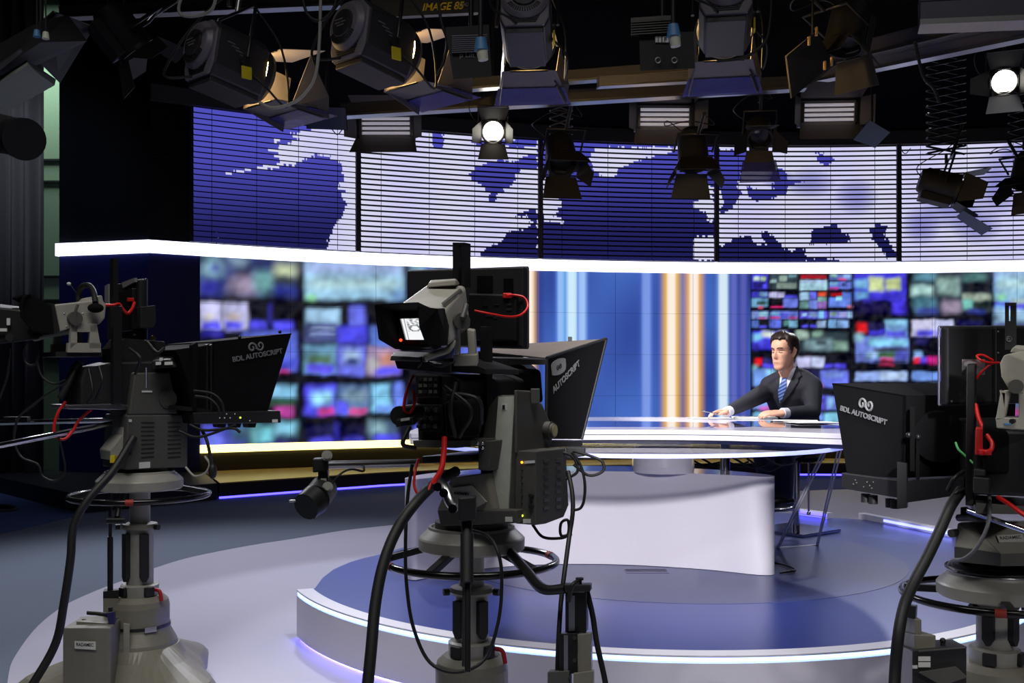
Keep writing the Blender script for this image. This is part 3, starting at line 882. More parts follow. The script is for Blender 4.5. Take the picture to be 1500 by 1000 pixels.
MB().prism([p + V((0, 0, GZ - .008)) for p in gp], (0, 0, .016)).build('glass_shelf', GLASS, desk)
mb = MB()
vs = []
ga = [rad(178) + rad(184) * i / 80 for i in range(81)]
for t in ga:
    for r, z in ((1.202, GZ - .01), (1.214, GZ - .01), (1.214, GZ + .01), (1.202, GZ + .01)):
        vs.append(GC + V((r * cos(t), r * sin(t), z)))
mb.add(vs, [(i * 4 + j, (i + 1) * 4 + j, (i + 1) * 4 + (j + 1) % 4, i * 4 + (j + 1) % 4) for i in range(80) for j in range(4)] + [(3, 2, 1, 0), (320, 321, 322, 323)])
mb.build('led_strip', mat('lilac_led_edge', (190, 200, 255), .3, emit=(150, 160, 255), es=.95, noise=0), desk)
BA = [V((1.40, 5.90, 0)), V((1.22, 6.02, 0)), V((1.0, 6.12, 0)), V((.67, 6.22, 0)), V((.33, 6.24, 0)), V((0, 6.17, 0)), V((-.3, 5.99, 0)), V((-.5, 5.78, 0))]
BB_ = [V((-.54, 5.74, 0)), V((-.58, 5.76, 0)), V((-.6, 5.84, 0)), V((-.45, 6.15, 0)), V((-.05, 6.48, 0)), V((.4, 6.62, 0)), V((.85, 6.58, 0)), V((1.25, 6.36, 0)), V((1.47, 6.08, 0)), V((1.52, 5.95, 0)), V((1.49, 5.885, 0))]
bp = smooth_loop(BA + BB_, 5)
MB().prism([p + V((0, 0, PZ - .008)) for p in bp], (0, 0, .565), True).build('desk_base', DWHITE, desk)
MB().lathe([(.0, .82), (.185, .82), (.19, .86), (.185, .93), (.165, .98), (.15, GZ - .008), (0, GZ - .008)], (.92, 6.24, 0), n=40).build('neck', DWHITE, desk)
MB().lathe([(.0, GZ + .008), (.15, GZ + .008), (.15, DZ - .058), (0, DZ - .058)], (.92, 6.24, 0), n=40).build('neck', DWHITE, desk)
for x, y in ((.05, 6.4), (1.3, 6.25)):
    MB().cyl((x, y, .822), (x, y, DZ - .05), .03, n=20).build('support_post', CHROME, desk)
mb = MB()
for k in range(7):
    a = at(985 + 22 * k, 668 + 2 * (k % 3), 6.9 - .05 * k)
    b = at(1060 + 18 * k, 676 + 3 * (k % 2), 7.0)
    mb.tube([a, a.lerp(b, .5) + V((0, 0, -.04 - .012 * (k % 3))), b], .007, 6)
mb.build('cable_bundle', RUBBER, desk)

# clear acrylic leg at the right end
q = [at(1207, 657, 6.6), at(1233, 656, 6.7), at_z(1198, 796, PZ), at_z(1138, 800, PZ)]
q[2].z = q[3].z = PZ - .0115
ac = thing('acrylic_support', 'clear acrylic trestle panel under the right end of the news desk', 'support', q[3])
off = V((.022, 0, 0))
for a, b in ((q[0], q[3]), (q[0] + off, q[3] + off * .5), (q[1] - off, q[2] - off * .4), (q[1], q[2])):
    MB().cyl(a, b, .006, n=8).build('leg', ACRYL, ac)
MB().cyl(q[3], q[2], .006, n=8).build('foot_bar', ACRYL, ac)
MB().cyl(q[0], q[1], .008, n=8).build('top_bar', ACRYL, ac)

# chrome stool
sc_ = at_z(1166, 776, PZ)
stool = thing('bar_stool', 'chrome pedestal stool with a square base plate, under the seated presenter', 'stool', (sc_.x, sc_.y, PZ - .012))
Rz = M.Rotation(rad(38), 3, 'Z')
MB().box((sc_.x, sc_.y, PZ + .002), (.46, .46, .022), Rz).build('base_plate', CHROME, stool, bev=.004)
MB().cyl((sc_.x, sc_.y, PZ + .01), (sc_.x, sc_.y, .78), .028, n=20).build('column', CHROME, stool)
fz = EYE - (744 - HOR) / FOC * sc_.y
MB().tube([V((sc_.x, sc_.y, fz)), V((sc_.x - .12, sc_.y - .12, fz)), V((sc_.x - .34, sc_.y - .18, fz)), V((sc_.x - .36, sc_.y + .05, fz)), V((sc_.x - .1, sc_.y + .1, fz)), V((sc_.x, sc_.y + .02, fz))], .012).build('foot_rest', CHROME, stool)
MB().lathe([(0, .775), (.15, .775), (.2, .79), (.21, .815), (.19, .84), (0, .84)], (sc_.x, sc_.y, 0), n=28).build('seat', FABRIC, stool)
MB().cyl((sc_.x + .1, sc_.y + .02, fz - .03), (sc_.x + .1, sc_.y + .02, .785), .008, n=8).ball((sc_.x + .1, sc_.y + .02, fz - .04), .016).build('gas_lever', CHROME, stool)
# cables lying on the stage
tag(MB().tube([V((1.5, 6.3, PZ)), V((1.62, 6.2, PZ)), V((1.66, 6.0, PZ)), V((1.55, 5.92, PZ - .002))], .006).build('floor_cable', RUBBER), 'thin black cable curling on the blue stage beside the white desk base', 'cable')

# papers and pen on the desk
PAP = [((1040, 612.5), .30, .21, .15, 'white script page under the pen hand of the presenter'), ((1105, 613), .3, .21, -.1, 'thick pad of white script pages under the presenter hands'),
       ((1165, 617), .29, .2, -.25, 'loose white sheet of paper beside the cuff of the presenter'), ((1190, 620), .3, .21, .2, 'white sheet nearest to the right end of the desk top')]
for i, ((px, py), w_, d_, a, lab) in enumerate(PAP):
    p = at_z(px, py, DZ)
    Rz = M.Rotation(a, 3, 'Z')
    tk = .012 if i == 1 else .0016
    tag(MB().box(V((p.x, p.y, DZ + tk / 2 + .0021 + .0017 * (i != 1) * i)), (w_, d_, tk), Rz).build('script_page', PAPER, base=(p.x, p.y, DZ)), lab, 'paper', 'script pages on the desk')
# ---------------------------------------------------------------- the presenter
from mathutils.bvhtree import BVHTree


def capsule(mb, a, b, r0, r1):
    a, b = V(a), V(b)
    n = 12
    ax = (b - a).normalized()
    u = ax.orthogonal().normalized()
    w = ax.cross(u)
    rows = []
    for k in range(4):
        t = pi / 2 * k / 4
        rows.append((a - ax * r0 * cos(t), r0 * sin(t)))
    rows.append((a, r0))
    rows.append((b, r1))
    for k in range(3, -1, -1):
        t = pi / 2 * k / 4
        rows.append((b + ax * r1 * cos(t), r1 * sin(t)))
    vs = [c + (u * cos(2 * pi * i / n) + w * sin(2 * pi * i / n)) * max(r, 1e-4) for c, r in rows for i in range(n)]
    m = len(rows)
    mb.add(vs, [(j * n + i, j * n + (i + 1) % n, (j + 1) * n + (i + 1) % n, (j + 1) * n + i) for j in range(m - 1) for i in range(n)] + [tuple(range(n))[::-1], tuple((m - 1) * n + i for i in range(n))], True)


def chain(mb, pts, rs):
    for (a, b), (r0, r1) in zip(zip(pts, pts[1:]), zip(rs, rs[1:])):
        capsule(mb, a, b, r0, r1)


def grown(name, mb, m, parent, voxel, smooth=4):
    """one continuous skin over everything in mb"""
    me = bpy.data.meshes.new('tmp')
    me.from_pydata(mb.v, [], mb.f)
    o = bpy.data.objects.new('tmp', me)
    COL.objects.link(o)
    r = o.modifiers.new('r', 'REMESH')
    r.mode = 'VOXEL'
    r.voxel_size = voxel
    sm = o.modifiers.new('s', 'SMOOTH')
    sm.iterations = smooth
    sm.factor = .5
    dg = bpy.context.evaluated_depsgraph_get()
    me2 = bpy.data.meshes.new_from_object(o.evaluated_get(dg))
    bpy.data.objects.remove(o)
    q = MB()
    q.add([v.co for v in me2.vertices], [tuple(p.vertices) for p in me2.polygons], True)
    return q.build(name, m, parent), BVHTree.FromPolygons([v.co.copy() for v in me2.vertices], [tuple(p.vertices) for p in me2.polygons])


man = thing('person', 'seated man in a charcoal suit, white shirt and blue striped tie, writing at the desk', 'person', (sc_.x, sc_.y, .84))
pel, wai, che, nkb, hdc = at(1170, 643, 7.68), at(1166, 612, 7.64), at(1159, 583, 7.58), at(1153, 557, 7.53), at(1148.5, 516, 7.46)
fb = V((-.62, -.78, 0)).normalized()             # the chest faces this way
rb = V((fb.y, -fb.x, 0))                         # towards his right hand
rsh, lsh = at(1124, 573, 7.62), at(1190, 567, 7.44)
rel, rwr = at(1094, 589, 7.42), at(1066, 603, 7.27)
lel, lwr = at(1191, 603, 7.36), at(1146, 605, 7.22)
rkn, lkn = at(1117, 662, 7.22), at(1150, 660, 7.26)
ran, lan = at(1129, 727, 7.4), at(1150, 724, 7.34)

# head
HS = [(-.122, .020, .066, .030), (-.114, .034, .080, .010), (-.100, .046, .086, -.020), (-.084, .053, .0835, -.045), (-.072, .057, .087, -.058), (-.060, .060, .0885, -.064), (-.048, .063, .086, -.070), (-.030, .067, .0865, -.080),
      (-.010, .070, .086, -.088), (.010, .0725, .083, -.095), (.024, .074, .087, -.098), (.040, .0755, .090, -.100), (.058, .0755, .087, -.099), (.076, .072, .079, -.094), (.094, .063, .064, -.083), (.108, .048, .044, -.064), (.117, .028, .018, -.038), (.120, .006, -.004, -.014)]
hf = V((-.80, -.60, -.06)).normalized()           # the face looks this way
hr = V((hf.y, -hf.x, 0)).normalized()
hu = hr.cross(hf).normalized()
if hu.z < 0:
    hu = -hu
HK = 1.06


def head_pt(x, y, z):
    return hdc + (hr * x + hf * y + hu * z) * HK


def head_xy(row, t, grow=0.):
    z, w, f, b = row
    c, d = (f + b) / 2, (f - b) / 2
    ca, sa = cos(t), sin(t)
    e = .86
    x = (w + grow) * (abs(sa) ** e) * (1 if sa >= 0 else -1)
    y = c + (d + grow) * (abs(ca) ** e) * (1 if ca >= 0 else -1)
    return x, y


def head_grid(nz=46, na=56, grow=0.):
    out = []
    for j in range(nz + 1):
        q = (len(HS) - 1) * j / nz
        i = min(int(q), len(HS) - 2)
        k = q - i
        row = tuple(a + (b - a) * k for a, b in zip(HS[i], HS[i + 1]))
        ring = []
        for a in range(na):
            t = 2 * pi * a / na
            x, y = head_xy(row, t, grow)
            z = row[0]
            if not grow and cos(t) > 0:
                nz_ = max(0, 1 - abs(x) / (.011 + .008 * stp((.0 - z) / .03))) * stp((.03 - z) / .05) * stp((z + .043) / .012)
                y += .027 * nz_ ** .8
                for sx in (-1, 1):
                    y -= .012 * math.exp(-(((x - sx * .031) / .017) ** 2 + ((z - .013) / .012) ** 2))
                    y += .005 * math.exp(-(((x - sx * .031) / .012) ** 2 + ((z - .008) / .007) ** 2))
                    y += .004 * math.exp(-(((x - sx * .03) / .022) ** 2 + ((z - .033) / .008) ** 2))
                    y += .004 * math.exp(-(((x - sx * .045) / .02) ** 2 + ((z + .02) / .02) ** 2))
                y -= .004 * math.exp(-((x / .022) ** 2 + ((z + .0665) / .0025) ** 2))
                y += .0035 * math.exp(-((x / .018) ** 2 + ((z + .061) / .004) ** 2)) + .004 * math.exp(-((x / .016) ** 2 + ((z + .073) / .004) ** 2))
            ring.append((x, y, z, t))
        out.append(ring)
    return out


bd = MB()
g = head_grid()
na, nz = 56, 46
vs = [head_pt(x, y, z) for ring in g for x, y, z, t in ring]
bd.add(vs, [(j * na + a, j * na + (a + 1) % na, (j + 1) * na + (a + 1) % na, (j + 1) * na + a) for j in range(nz) for a in range(na)] + [tuple(range(na))[::-1], tuple(nz * na + a for a in range(na))], True)
for sx in (-1, 1):      # ears
    chain(bd, [head_pt(sx * .071, -.012, -.028), head_pt(sx * .079, -.018, -.008), head_pt(sx * .082, -.022, .014), head_pt(sx * .076, -.012, .026)], (.008, .009, .010, .007))
chain(bd, [che, nkb, nkb.lerp(head_pt(0, -.02, -.06), .5), head_pt(0, -.015, -.05)], (.09, .066, .058, .055))
chain(bd, [pel, wai, che], (.11, .11, .11))
for sh, el, wr in ((rsh, rel, rwr), (lsh, lel, lwr)):
    chain(bd, [nkb, sh, el, wr], (.05, .05, .038, .027))
for kn, an, s_ in ((rkn, ran, .07), (lkn, lan, -.07)):
    chain(bd, [pel, pel + rb * s_, kn, an], (.09, .085, .055, .04))


def hand(wr, fwd, side, up, curl, thumb):
    """palm plus five fingers; side points to the thumb"""
    fwd, side, up = V(fwd).normalized(), V(side).normalized(), V(up).normalized()
    for k in range(4):
        o = side * (.030 - .020 * k)
        chain(bd, [wr + o * .6, wr + fwd * .086 + o], (.017, .013))
        ln = (.070, .078, .072, .056)[k]
        kn = wr + fwd * .090 + o + up * .004
        d1 = (fwd + side * (.12 - .08 * k) - up * curl * .5).normalized()
        d2 = (fwd * .9 - up * curl * 1.1).normalized()
        d3 = (fwd * .7 - up * curl * 1.8).normalized()
        p1 = kn + d1 * ln * .45
        p2 = p1 + d2 * ln * .32
        chain(bd, [kn, p1, p2, p2 + d3 * ln * .25], (.0105, .0095, .0085, .0075))
    a = wr + fwd * .022 + side * .026
    b = a + (fwd * .5 + side * .8 - up * .2).normalized() * .040
    chain(bd, [wr + fwd * .01, a, b, b + V(thumb).normalized() * .034, b + V(thumb).normalized() * .034 + (fwd - up * .3).normalized() * .024], (.018, .0165, .013, .011, .0085))


hand(rwr, V((-.93, -.3, -.02)), V((.3, -.93, .25)), V((.0, .2, 1)), .62, V((-.8, -.1, -.35)))
hand(lwr, V((-.95, .05, -.02)), V((-.05, .9, .3)), V((.1, -.3, 1)), .5, V((-.9, .2, -.2)))
body, bvb = grown('body', bd, SKIN, man, .0046, 2)

# hair: a cap over the skull with a short side and a fuller front
mb = MB()
g = head_grid(46, 72, .0)
vs, keep = [], []
for j, ring in enumerate(g):
    for a, (x, y, z, t) in enumerate(ring):
        fr_ = cos(t)
        line = .083 + .003 * sin(t * 9 + 1) if fr_ > .75 else (.083 + (.012 - .083) * stp((.75 - fr_) / .5) if fr_ > .25 else (-.012 if fr_ > .08 else (.030 if fr_ > -.25 else -.062 + .02 * abs(sin(t)))))
        th = .004 + .014 * stp((z - line) / .05) + .012 * stp((z - .05) / .05) * stp(fr_ + .3) + .0016 * sin(t * 17 + z * 90) * stp((z - line) / .03)
        d = V((x, y + .01, z)).normalized()
        p = V((x, y, z)) + d * th
        vs.append(head_pt(*p))
        keep.append(z >= line)
na = 72
fs = [(j * na + a, j * na + (a + 1) % na, (j + 1) * na + (a + 1) % na, (j + 1) * na + a) for j in range(46) for a in range(na) if keep[j * na + a] and keep[j * na + (a + 1) % na] and keep[(j + 1) * na + a]]
fs.append(tuple(46 * na + a for a in range(na)))
mb.add(vs, fs, True)
hair = mb.build('hair', HAIR, man, fuse=True)
bm = bmesh.new()
bm.from_mesh(hair.data)
bmesh.ops.delete(bm, geom=[v for v in bm.verts if not v.link_faces], context='VERTS')
bm.to_mesh(hair.data)
bm.free()
sd = hair.modifiers.new('thick', 'SOLIDIFY')
sd.thickness = .008
mb = MB()
for sx in (-1, 1):
    mb.tube([head_pt(sx * .014, .0915, .030), head_pt(sx * .03, .0905, .035), head_pt(sx * .05, .075, .030)], .0035, 6)
mb.build('eyebrow', HAIR, man)
mb = MB()
for sx in (-1, 1):
    mb.tube([head_pt(sx * .019, .0805, .0065), head_pt(sx * .031, .0835, .0035), head_pt(sx * .044, .0745, .0065)], .0023, 6)
mb.build('eyelid_line', EYEW, man)
MB().tube([head_pt(-.024, .079, -.067), head_pt(-.01, .088, -.0655), head_pt(.01, .088, -.0655), head_pt(.024, .079, -.067)], .0028, 6).build('lips', LIP, man)

# jacket
jk = MB()
spine = [(pel + V((0, 0, -.03)), .185, .135), (wai, .175, .125), (wai.lerp(che, .5), .188, .13), (che, .2, .132), (che.lerp(nkb, .55), .19, .115), (nkb + V((0, 0, -.012)), .11, .085), (nkb + V((0, 0, .018)), .07, .07)]
n = 28
vs = [c + rb * w_ * cos(2 * pi * i / n) + fb * d_ * sin(2 * pi * i / n) for c, w_, d_ in spine for i in range(n)]
m = len(spine)
jk.add(vs, [(j * n + i, j * n + (i + 1) % n, (j + 1) * n + (i + 1) % n, (j + 1) * n + i) for j in range(m - 1) for i in range(n)] + [tuple(range(n))[::-1], tuple((m - 1) * n + i for i in range(n))])
rcu, lcu = rel.lerp(rwr, .80), lel.lerp(lwr, .78)
for sh, el, wr in ((rsh, rel, rcu), (lsh, lel, lcu)):
    chain(jk, [nkb.lerp(sh, .45) + V((0, 0, -.02)), sh, sh.lerp(el, .5), el, wr], (.075, .074, .066, .056, .044))
chain(jk, [at(1163, 548, 7.5), at(1178, 554, 7.47), at(1190, 564, 7.44)], (.058, .064, .07))
chain(jk, [at(1141, 553, 7.55), at(1126, 563, 7.6)], (.052, .064))
jacket, bvj = grown('jacket', jk, SUIT, man, .009, 5)
# trousers and shoes
tr = MB()
for kn, an, s_ in ((rkn, ran, .08), (lkn, lan, -.08)):
    chain(tr, [pel + V((0, 0, .02)), pel + rb * s_ + V((0, 0, -.0)), kn, kn.lerp(an, .5), an], (.125, .105, .078, .066, .058))
trous, _ = grown('trousers', tr, TROU, man, .011, 4)
for an in (ran, lan):
    sh_ = MB()
    toe = V((-.75, -.6, 0)).normalized()
    a = an + V((0, 0, -.055))
    chain(sh_, [a - toe * .05, a + toe * .03, a + toe * .12, a + toe * .17], (.04, .042, .038, .028))
    o_, _ = grown('shoe', sh_, SHOE, man, .008, 3)
# shirt cuffs
for c, w_ in ((rcu, rwr), (lcu, lwr)):
    d = (w_ - c).normalized()
    MB().lathe([(.0, .0), (.036, .0), (.037, .03), (.0375, .066), (.031, .068), (.0, .06)], c, d, 20).build('shirt_cuff', SHIRT, man)


def laid(name, pts, m, off, bv, lift=.006):
    """a cut of cloth lying on the body where the photo shows it"""
    eye = V((0, 0, EYE))
    bm = bmesh.new()
    f = bm.faces.new([bm.verts.new((x, y, 0)) for x, y in pts])
    bmesh.ops.triangulate(bm, faces=[f])
    for _ in range(3):
        bmesh.ops.subdivide_edges(bm, edges=bm.edges, cuts=1, use_grid_fill=True)
    ok = {}
    for v in bm.verts:
        d = at(v.co.x, v.co.y, 1) - eye
        h = bv.ray_cast(eye, d.normalized())
        ok[v] = h[0]
    for v, h in ok.items():
        if h is None:
            h = at(v.co.x, v.co.y, 7.47)
        v.co = h - (h - eye).normalized() * off
    o0 = man.location
    for v in bm.verts:
        v.co -= o0
    me = bpy.data.meshes.new(name)
    bm.to_mesh(me)
    bm.free()
    me.materials.append(m)
    o = bpy.data.objects.new(name, me)
    COL.objects.link(o)
    o.parent = man
    s_ = o.modifiers.new('cloth', 'SOLIDIFY')
    s_.thickness = lift
    s_.offset = 0
    return o


px = lambda *p: [(1020 + .17 * x, 470 + .17 * y) for x, y in p]
laid('shirt', px((726, 415), (765, 442), (830, 395), (858, 345), (868, 385), (842, 450), (790, 560), (718, 712), (706, 640), (718, 520)), SHIRT, .004, bvj)
sm_ = bpy.data.materials.new('striped_tie')
sm_.use_nodes = True
nt = sm_.node_tree
b_ = nt.nodes['Principled BSDF']
b_.inputs['Roughness'].default_value = .6
tc = nt.nodes.new('ShaderNodeTexCoord')
mp = nt.nodes.new('ShaderNodeMapping')
mp.inputs['Rotation'].default_value = (0, rad(35), 0)
wv = nt.nodes.new('ShaderNodeTexWave')
wv.bands_direction = 'Z'
wv.inputs['Scale'].default_value = 15
cr = nt.nodes.new('ShaderNodeValToRGB')
cr.color_ramp.elements[0].color = (*lin((44, 66, 140)), 1)
cr.color_ramp.elements[0].position = .45
cr.color_ramp.elements[1].color = (*lin((120, 150, 215)), 1)
cr.color_ramp.elements[1].position = .6
nt.links.new(tc.outputs['Object'], mp.inputs[0])
nt.links.new(mp.outputs[0], wv.inputs[0])
nt.links.new(wv.outputs['Fac'], cr.inputs[0])
nt.links.new(cr.outputs[0], b_.inputs['Base Color'])
laid('tie', px((738, 470), (760, 462), (792, 478), (778, 505), (776, 580), (742, 668), (722, 700), (708, 650), (706, 590), (736, 510)), sm_, .009, bvj, .006)
laid('collar', px((726, 412), (752, 440), (740, 470), (726, 460)), SHIRT, .012, bvj)
laid('collar', px((856, 342), (868, 385), (838, 450), (796, 492), (770, 462), (815, 420)), SHIRT, .012, bvj)
laid('lapel', px((866, 372), (905, 470), (880, 490), (880, 520), (800, 640), (726, 720), (718, 712), (790, 560), (842, 450)), SUIT, .008, bvj)
laid('lapel', px((722, 440), (690, 480), (682, 520), (690, 600), (706, 690), (718, 712), (706, 640), (718, 520)), SUIT, .008, bvj)
# pen in the right hand
pa, pb = at(1027, 601, 7.15), at(1052, 606, 7.17)
tag(MB().cyl(pa, pa.lerp(pb, .12), .002, .004, n=8).cyl(pa.lerp(pb, .12), pb, .0045, n=8).build('pen', CHROME), 'thin silver pen held in the right hand of the presenter', 'pen')
# ---------------------------------------------------------------- camera pedestals, heads, cameras, prompters
def hx(mb, front, Yf, back, Yb):
    """a solid between two four-cornered faces (TL TR BR BL), each corner measured on the photo and given its depth"""
    Yf = Yf if hasattr(Yf, '__len__') else [Yf] * 4
    Yb = Yb if hasattr(Yb, '__len__') else [Yb] * 4
    f = [at(x, y, d) for (x, y), d in zip(front, Yf)]
    b = [at(x, y, d) for (x, y), d in zip(back, Yb)]
    return mb.add(f + b, [(0, 3, 2, 1), (4, 5, 6, 7), (0, 1, 5, 4), (1, 2, 6, 5), (2, 3, 7, 6), (3, 0, 4, 7)])


def on_plane(px, py, p0, n):
    e = V((0, 0, EYE))
    d = at(px, py, 1) - e
    return e + d * ((p0 - e).dot(n) / d.dot(n))


def quad_slab(mb, c, t):
    """panel through four corners, t thick"""
    n = (c[1] - c[0]).cross(c[3] - c[0]).normalized()
    return mb.prism(c, n * t)


def wire(mb, pts, r, n=7):
    return mb.tube([at(x, y, Y) for x, y, Y in pts], r, n)


def swirl(name, m, parent, org, xa, ya, size):
    """double spiral emblem"""
    xa, ya = V(xa).normalized(), V(ya).normalized()
    for s_ in (1, -1):
        pts = []
        for i in range(31):
            t = i / 30 * 2.1 * pi * 1.15
            r = .27 * (1 - i / 30 * .78)
            x, y = s_ * (-.26 + r * cos(t - .35)), s_ * (-.02 + r * sin(t - .35)) * 1.15
            pts.append(org + (xa * x + ya * y) * size)
        MB().tube(pts, size * .058, 6, 1).build(name, m, parent)


def pedestal(label, px, Y, disc, ring, mid, spokes, tapes, base_rot):
    o = V(((px - 750) / FOC * Y, Y, 0))
    p = thing('camera_pedestal', label, 'camera pedestal', o, 'wheeled camera pedestals')
    L_ = lambda prof, **k: MB().lathe(prof, o, **k)
    # skirted base on three wheels
    k = 60
    rows = [[o + V(((r0 + r1 * (.5 + .5 * cos(3 * (t - base_rot))) ** 2) * cos(t), (r0 + r1 * (.5 + .5 * cos(3 * (t - base_rot))) ** 2) * sin(t), z)) for t in [2 * pi * i / k for i in range(k)]]
            for z, r0, r1 in ((.035, .27, .21), (.10, .275, .215), (.13, .26, .19), (.19, .19, .09), (.235, .165, .0))]
    vs = [q for r in rows for q in r]
    fs = [(j * k + i, j * k + (i + 1) % k, (j + 1) * k + (i + 1) % k, (j + 1) * k + i) for j in range(len(rows) - 1) for i in range(k)]
    MB().add(vs, fs + [tuple(range(k))[::-1], tuple((len(rows) - 1) * k + i for i in range(k))]).build('base_skirt', GREY, p)
    for i in range(3):
        t = base_rot + 2 * pi * i / 3
        c = o + V((.43 * cos(t), .43 * sin(t), .05))
        d = V((-sin(t), cos(t), 0)) * .02
        MB().cyl(c - d, c + d, .05, n=20).build('wheel', RUBBER, p)
    L_([(.0, .2), (.165, .2), (.155, .25), (.128, .30), (.126, .315), (.124, .318), (.124, .40), (.118, .425), (.095, .445), (.0, .447)], n=48).build('hub', GREY, p)
    L_([(.122, .312), (.1285, .312), (.1285, .324), (.122, .324)], n=48).build('hub_strap', BLACK, p)
    t = -.9
    MB().box(o + V((.13 * cos(t), .13 * sin(t), .318)), (.05, .012, .022), M.Rotation(t + pi / 2, 3, 'Z')).build('strap_buckle', CHROME, p)
    L_([(.07, .44), (.078, .445), (.08, .49), (.07, .495), (.0, .495)], n=32).build('lower_collar', GREYL, p)
    for s_ in (-2.2, -.75):
        c = o + V((.078 * cos(s_), .078 * sin(s_), .468))
        MB().box(c, (.042, .026, .04), M.Rotation(s_ + pi / 2, 3, 'Z')).build('clamp_block', BLACK, p, bev=.003)
    MB().tube([o + V((.08, -.04, .475)), o + V((.105, -.055, .47)), o + V((.115, -.06, .43))], .008, 8).build('column_brake', mat('red_brake', (170, 30, 40), .5), p)
    L_([(.0, .49), (.057, .49), (.057, mid), (.0, mid)], n=28).build('lower_column', GREYL, p)
    for s_ in (-2.3, -.95):
        c = o + V((.052 * cos(s_), .052 * sin(s_), 0))
        zt = mid - .02
        MB().prism([c + V((x * cos(s_ + pi / 2), x * sin(s_ + pi / 2), z)) for x, z in ((-.018, .53), (-.018, zt), (.018, zt), (.018, .53), (.006, .51), (-.006, .51))], V((cos(s_), sin(s_), 0)) * .022).build('guide_strip', BLACK, p)
    L_([(.0, mid - .002), (.072, mid - .002), (.076, mid + .006), (.072, mid + .02), (.045, mid + .026), (0, mid + .026)], n=32).build('column_collar', GREY, p)
    for s_ in (-2.8, -.35):
        c = o + V((.08 * cos(s_), .08 * sin(s_), mid + .008))
        MB().cyl(c, c + V((.02 * cos(s_), .02 * sin(s_), 0)), .012, n=12).build('clamp_knob', BLACK, p)
    L_([(.0, mid + .02), (.043, mid + .02), (.043, disc - .06), (.0, disc - .06)], n=32).build('upper_column', GREYL, p)
    L_([(.0, disc - .08), (.172, disc - .08), (.18, disc - .074), (.181, disc - .04), (.176, disc - .034), (.148, disc - .008), (.146, disc), (.138, disc + .001), (.136, disc - .008), (.0, disc - .008)], n=64).build('top_plate', GREYL, p)
    rg = MB().torus(o + V((0, 0, ring)), .288, .0125).build('steering_ring', GLOSS, p)
    for i, t in enumerate(spokes):
        d = V((cos(t), sin(t), 0))
        w_ = V((-sin(t), cos(t), 0)) * .014
        a, b = o + d * .125 + V((0, 0, disc - .07)), o + d * .285 + V((0, 0, ring))
        u_ = V((0, 0, .012))
        MB().hexa([a - w_ - u_, a - w_ + u_, a + w_ - u_, a + w_ + u_, b - w_ - u_, b - w_ + u_, b + w_ - u_, b + w_ + u_]).build('spoke', BLACKM, p, bev=.003)
    for t in tapes:
        MB().torus(o + V((0, 0, ring)), .288, .0138, n=6, a0=t - .055, a1=t + .055).build('ring_tape', REDT, rg)
    return p


def radamec_plate(parent, p0, n, quad, name='name_plate'):
    c = [on_plane(x, y, p0, n) for x, y in quad]
    lift = n.normalized() * (.004 if n.dot(V((0, 0, EYE)) - p0) > 0 else -.004)
    c = [q + lift for q in c]
    e = (V((0, 0, EYE)) - p0).normalized()
    nn = n.normalized() * (1 if n.dot(e) > 0 else -1)
    pl = MB().prism([q + nn * .0004 for q in c], nn * .0016).build(name, LABEL, parent)
    xa = (c[1] - c[0])
    ya = (c[0] - c[3])
    h = ya.length
    lettering('lettering', 'RADAMEC', h * .62, c[3] + xa * .08 + ya * .34 + nn * .002, xa, ya, INK, pl, bold=.0004, squash=min(1.4, xa.length * .84 / (h * .62 * 4.75)), ext=.0004)
    return pl


# ---- the three pedestals
pedF = pedestal('middle camera pedestal, grey column with black steering ring, in front of the stage', 691, 3.49, .882, .765, .655, [rad(a) for a in (62, -42, 244, 170)], [rad(205), rad(20)], rad(100))
pedL = pedestal('grey wheeled camera pedestal on the pale floor at the left, boxed battery on its base', 205, 4.46, .985, .878, .735, [rad(a) for a in (20, 120, 205)], [rad(-78)], rad(-40))
pedR = pedestal('grey camera pedestal at the right edge, its black steering ring low over the stage rim', 1457, 3.40, .742, .665, .625, [rad(a) for a in (255, 150, 40)], [rad(248)], rad(200))
F, Lr, Rr = Rig(691, 3.49, 61), Rig(205, 4.46, 42), Rig(1457, 3.40, 112)

# battery box on the left pedestal
fy = 4.12
bx = hx(MB(), [(92, 919), (162, 919), (162, 1024), (92, 1024)], [fy, fy, fy, fy], [(114, 906), (181, 902), (181, 1006), (114, 1006)], [4.42, 4.42, 4.42, 4.42]).build('battery_box', GREYB, pedL, bev=.005)
hx(MB(), [(112, 910), (158, 913), (158, 918), (112, 916)], 4.2, [(118, 903), (179, 900), (179, 904), (118, 907)], 4.4).build('box_lid', GREYB, bx)
radamec_plate(bx, at(127, 943, fy), V((0, -1, 0)), [(110, 938), (141, 939), (141, 951), (110, 949)])
MB().cyl(at(123, 917, 4.25), at(123, 911, 4.25), .006).ball(at(123, 910, 4.25), .012).build('knob', BLACK, bx)
hx(MB(), [(181, 914), (190, 915), (190, 1020), (181, 1020)], 4.3, [(181, 912), (190, 913), (190, 1018), (181, 1018)], 4.33).build('mounting_rail', GREYL, bx)
MB().box(at(112, 921, 4.2), (.05, .04, .002)).build('warning_sticker', YELLOW, bx)
wire(MB(), [(128, 897, 4.22), (150, 899, 4.22), (166, 903, 4.25)], .009).build('locking_lever', BLACK, bx)
hx(MB(), [(156, 898), (167, 896), (168, 914), (160, 916)], 4.2, [(158, 897), (169, 895), (171, 912), (162, 914)], 4.3).build('lever_block', mat('blue_black', (40, 40, 90), .5), bx)
MB().cyl(at(162, 895, 4.25), at(162, 889, 4.25), .01, n=8).build('lever_screw', BLACK, bx)
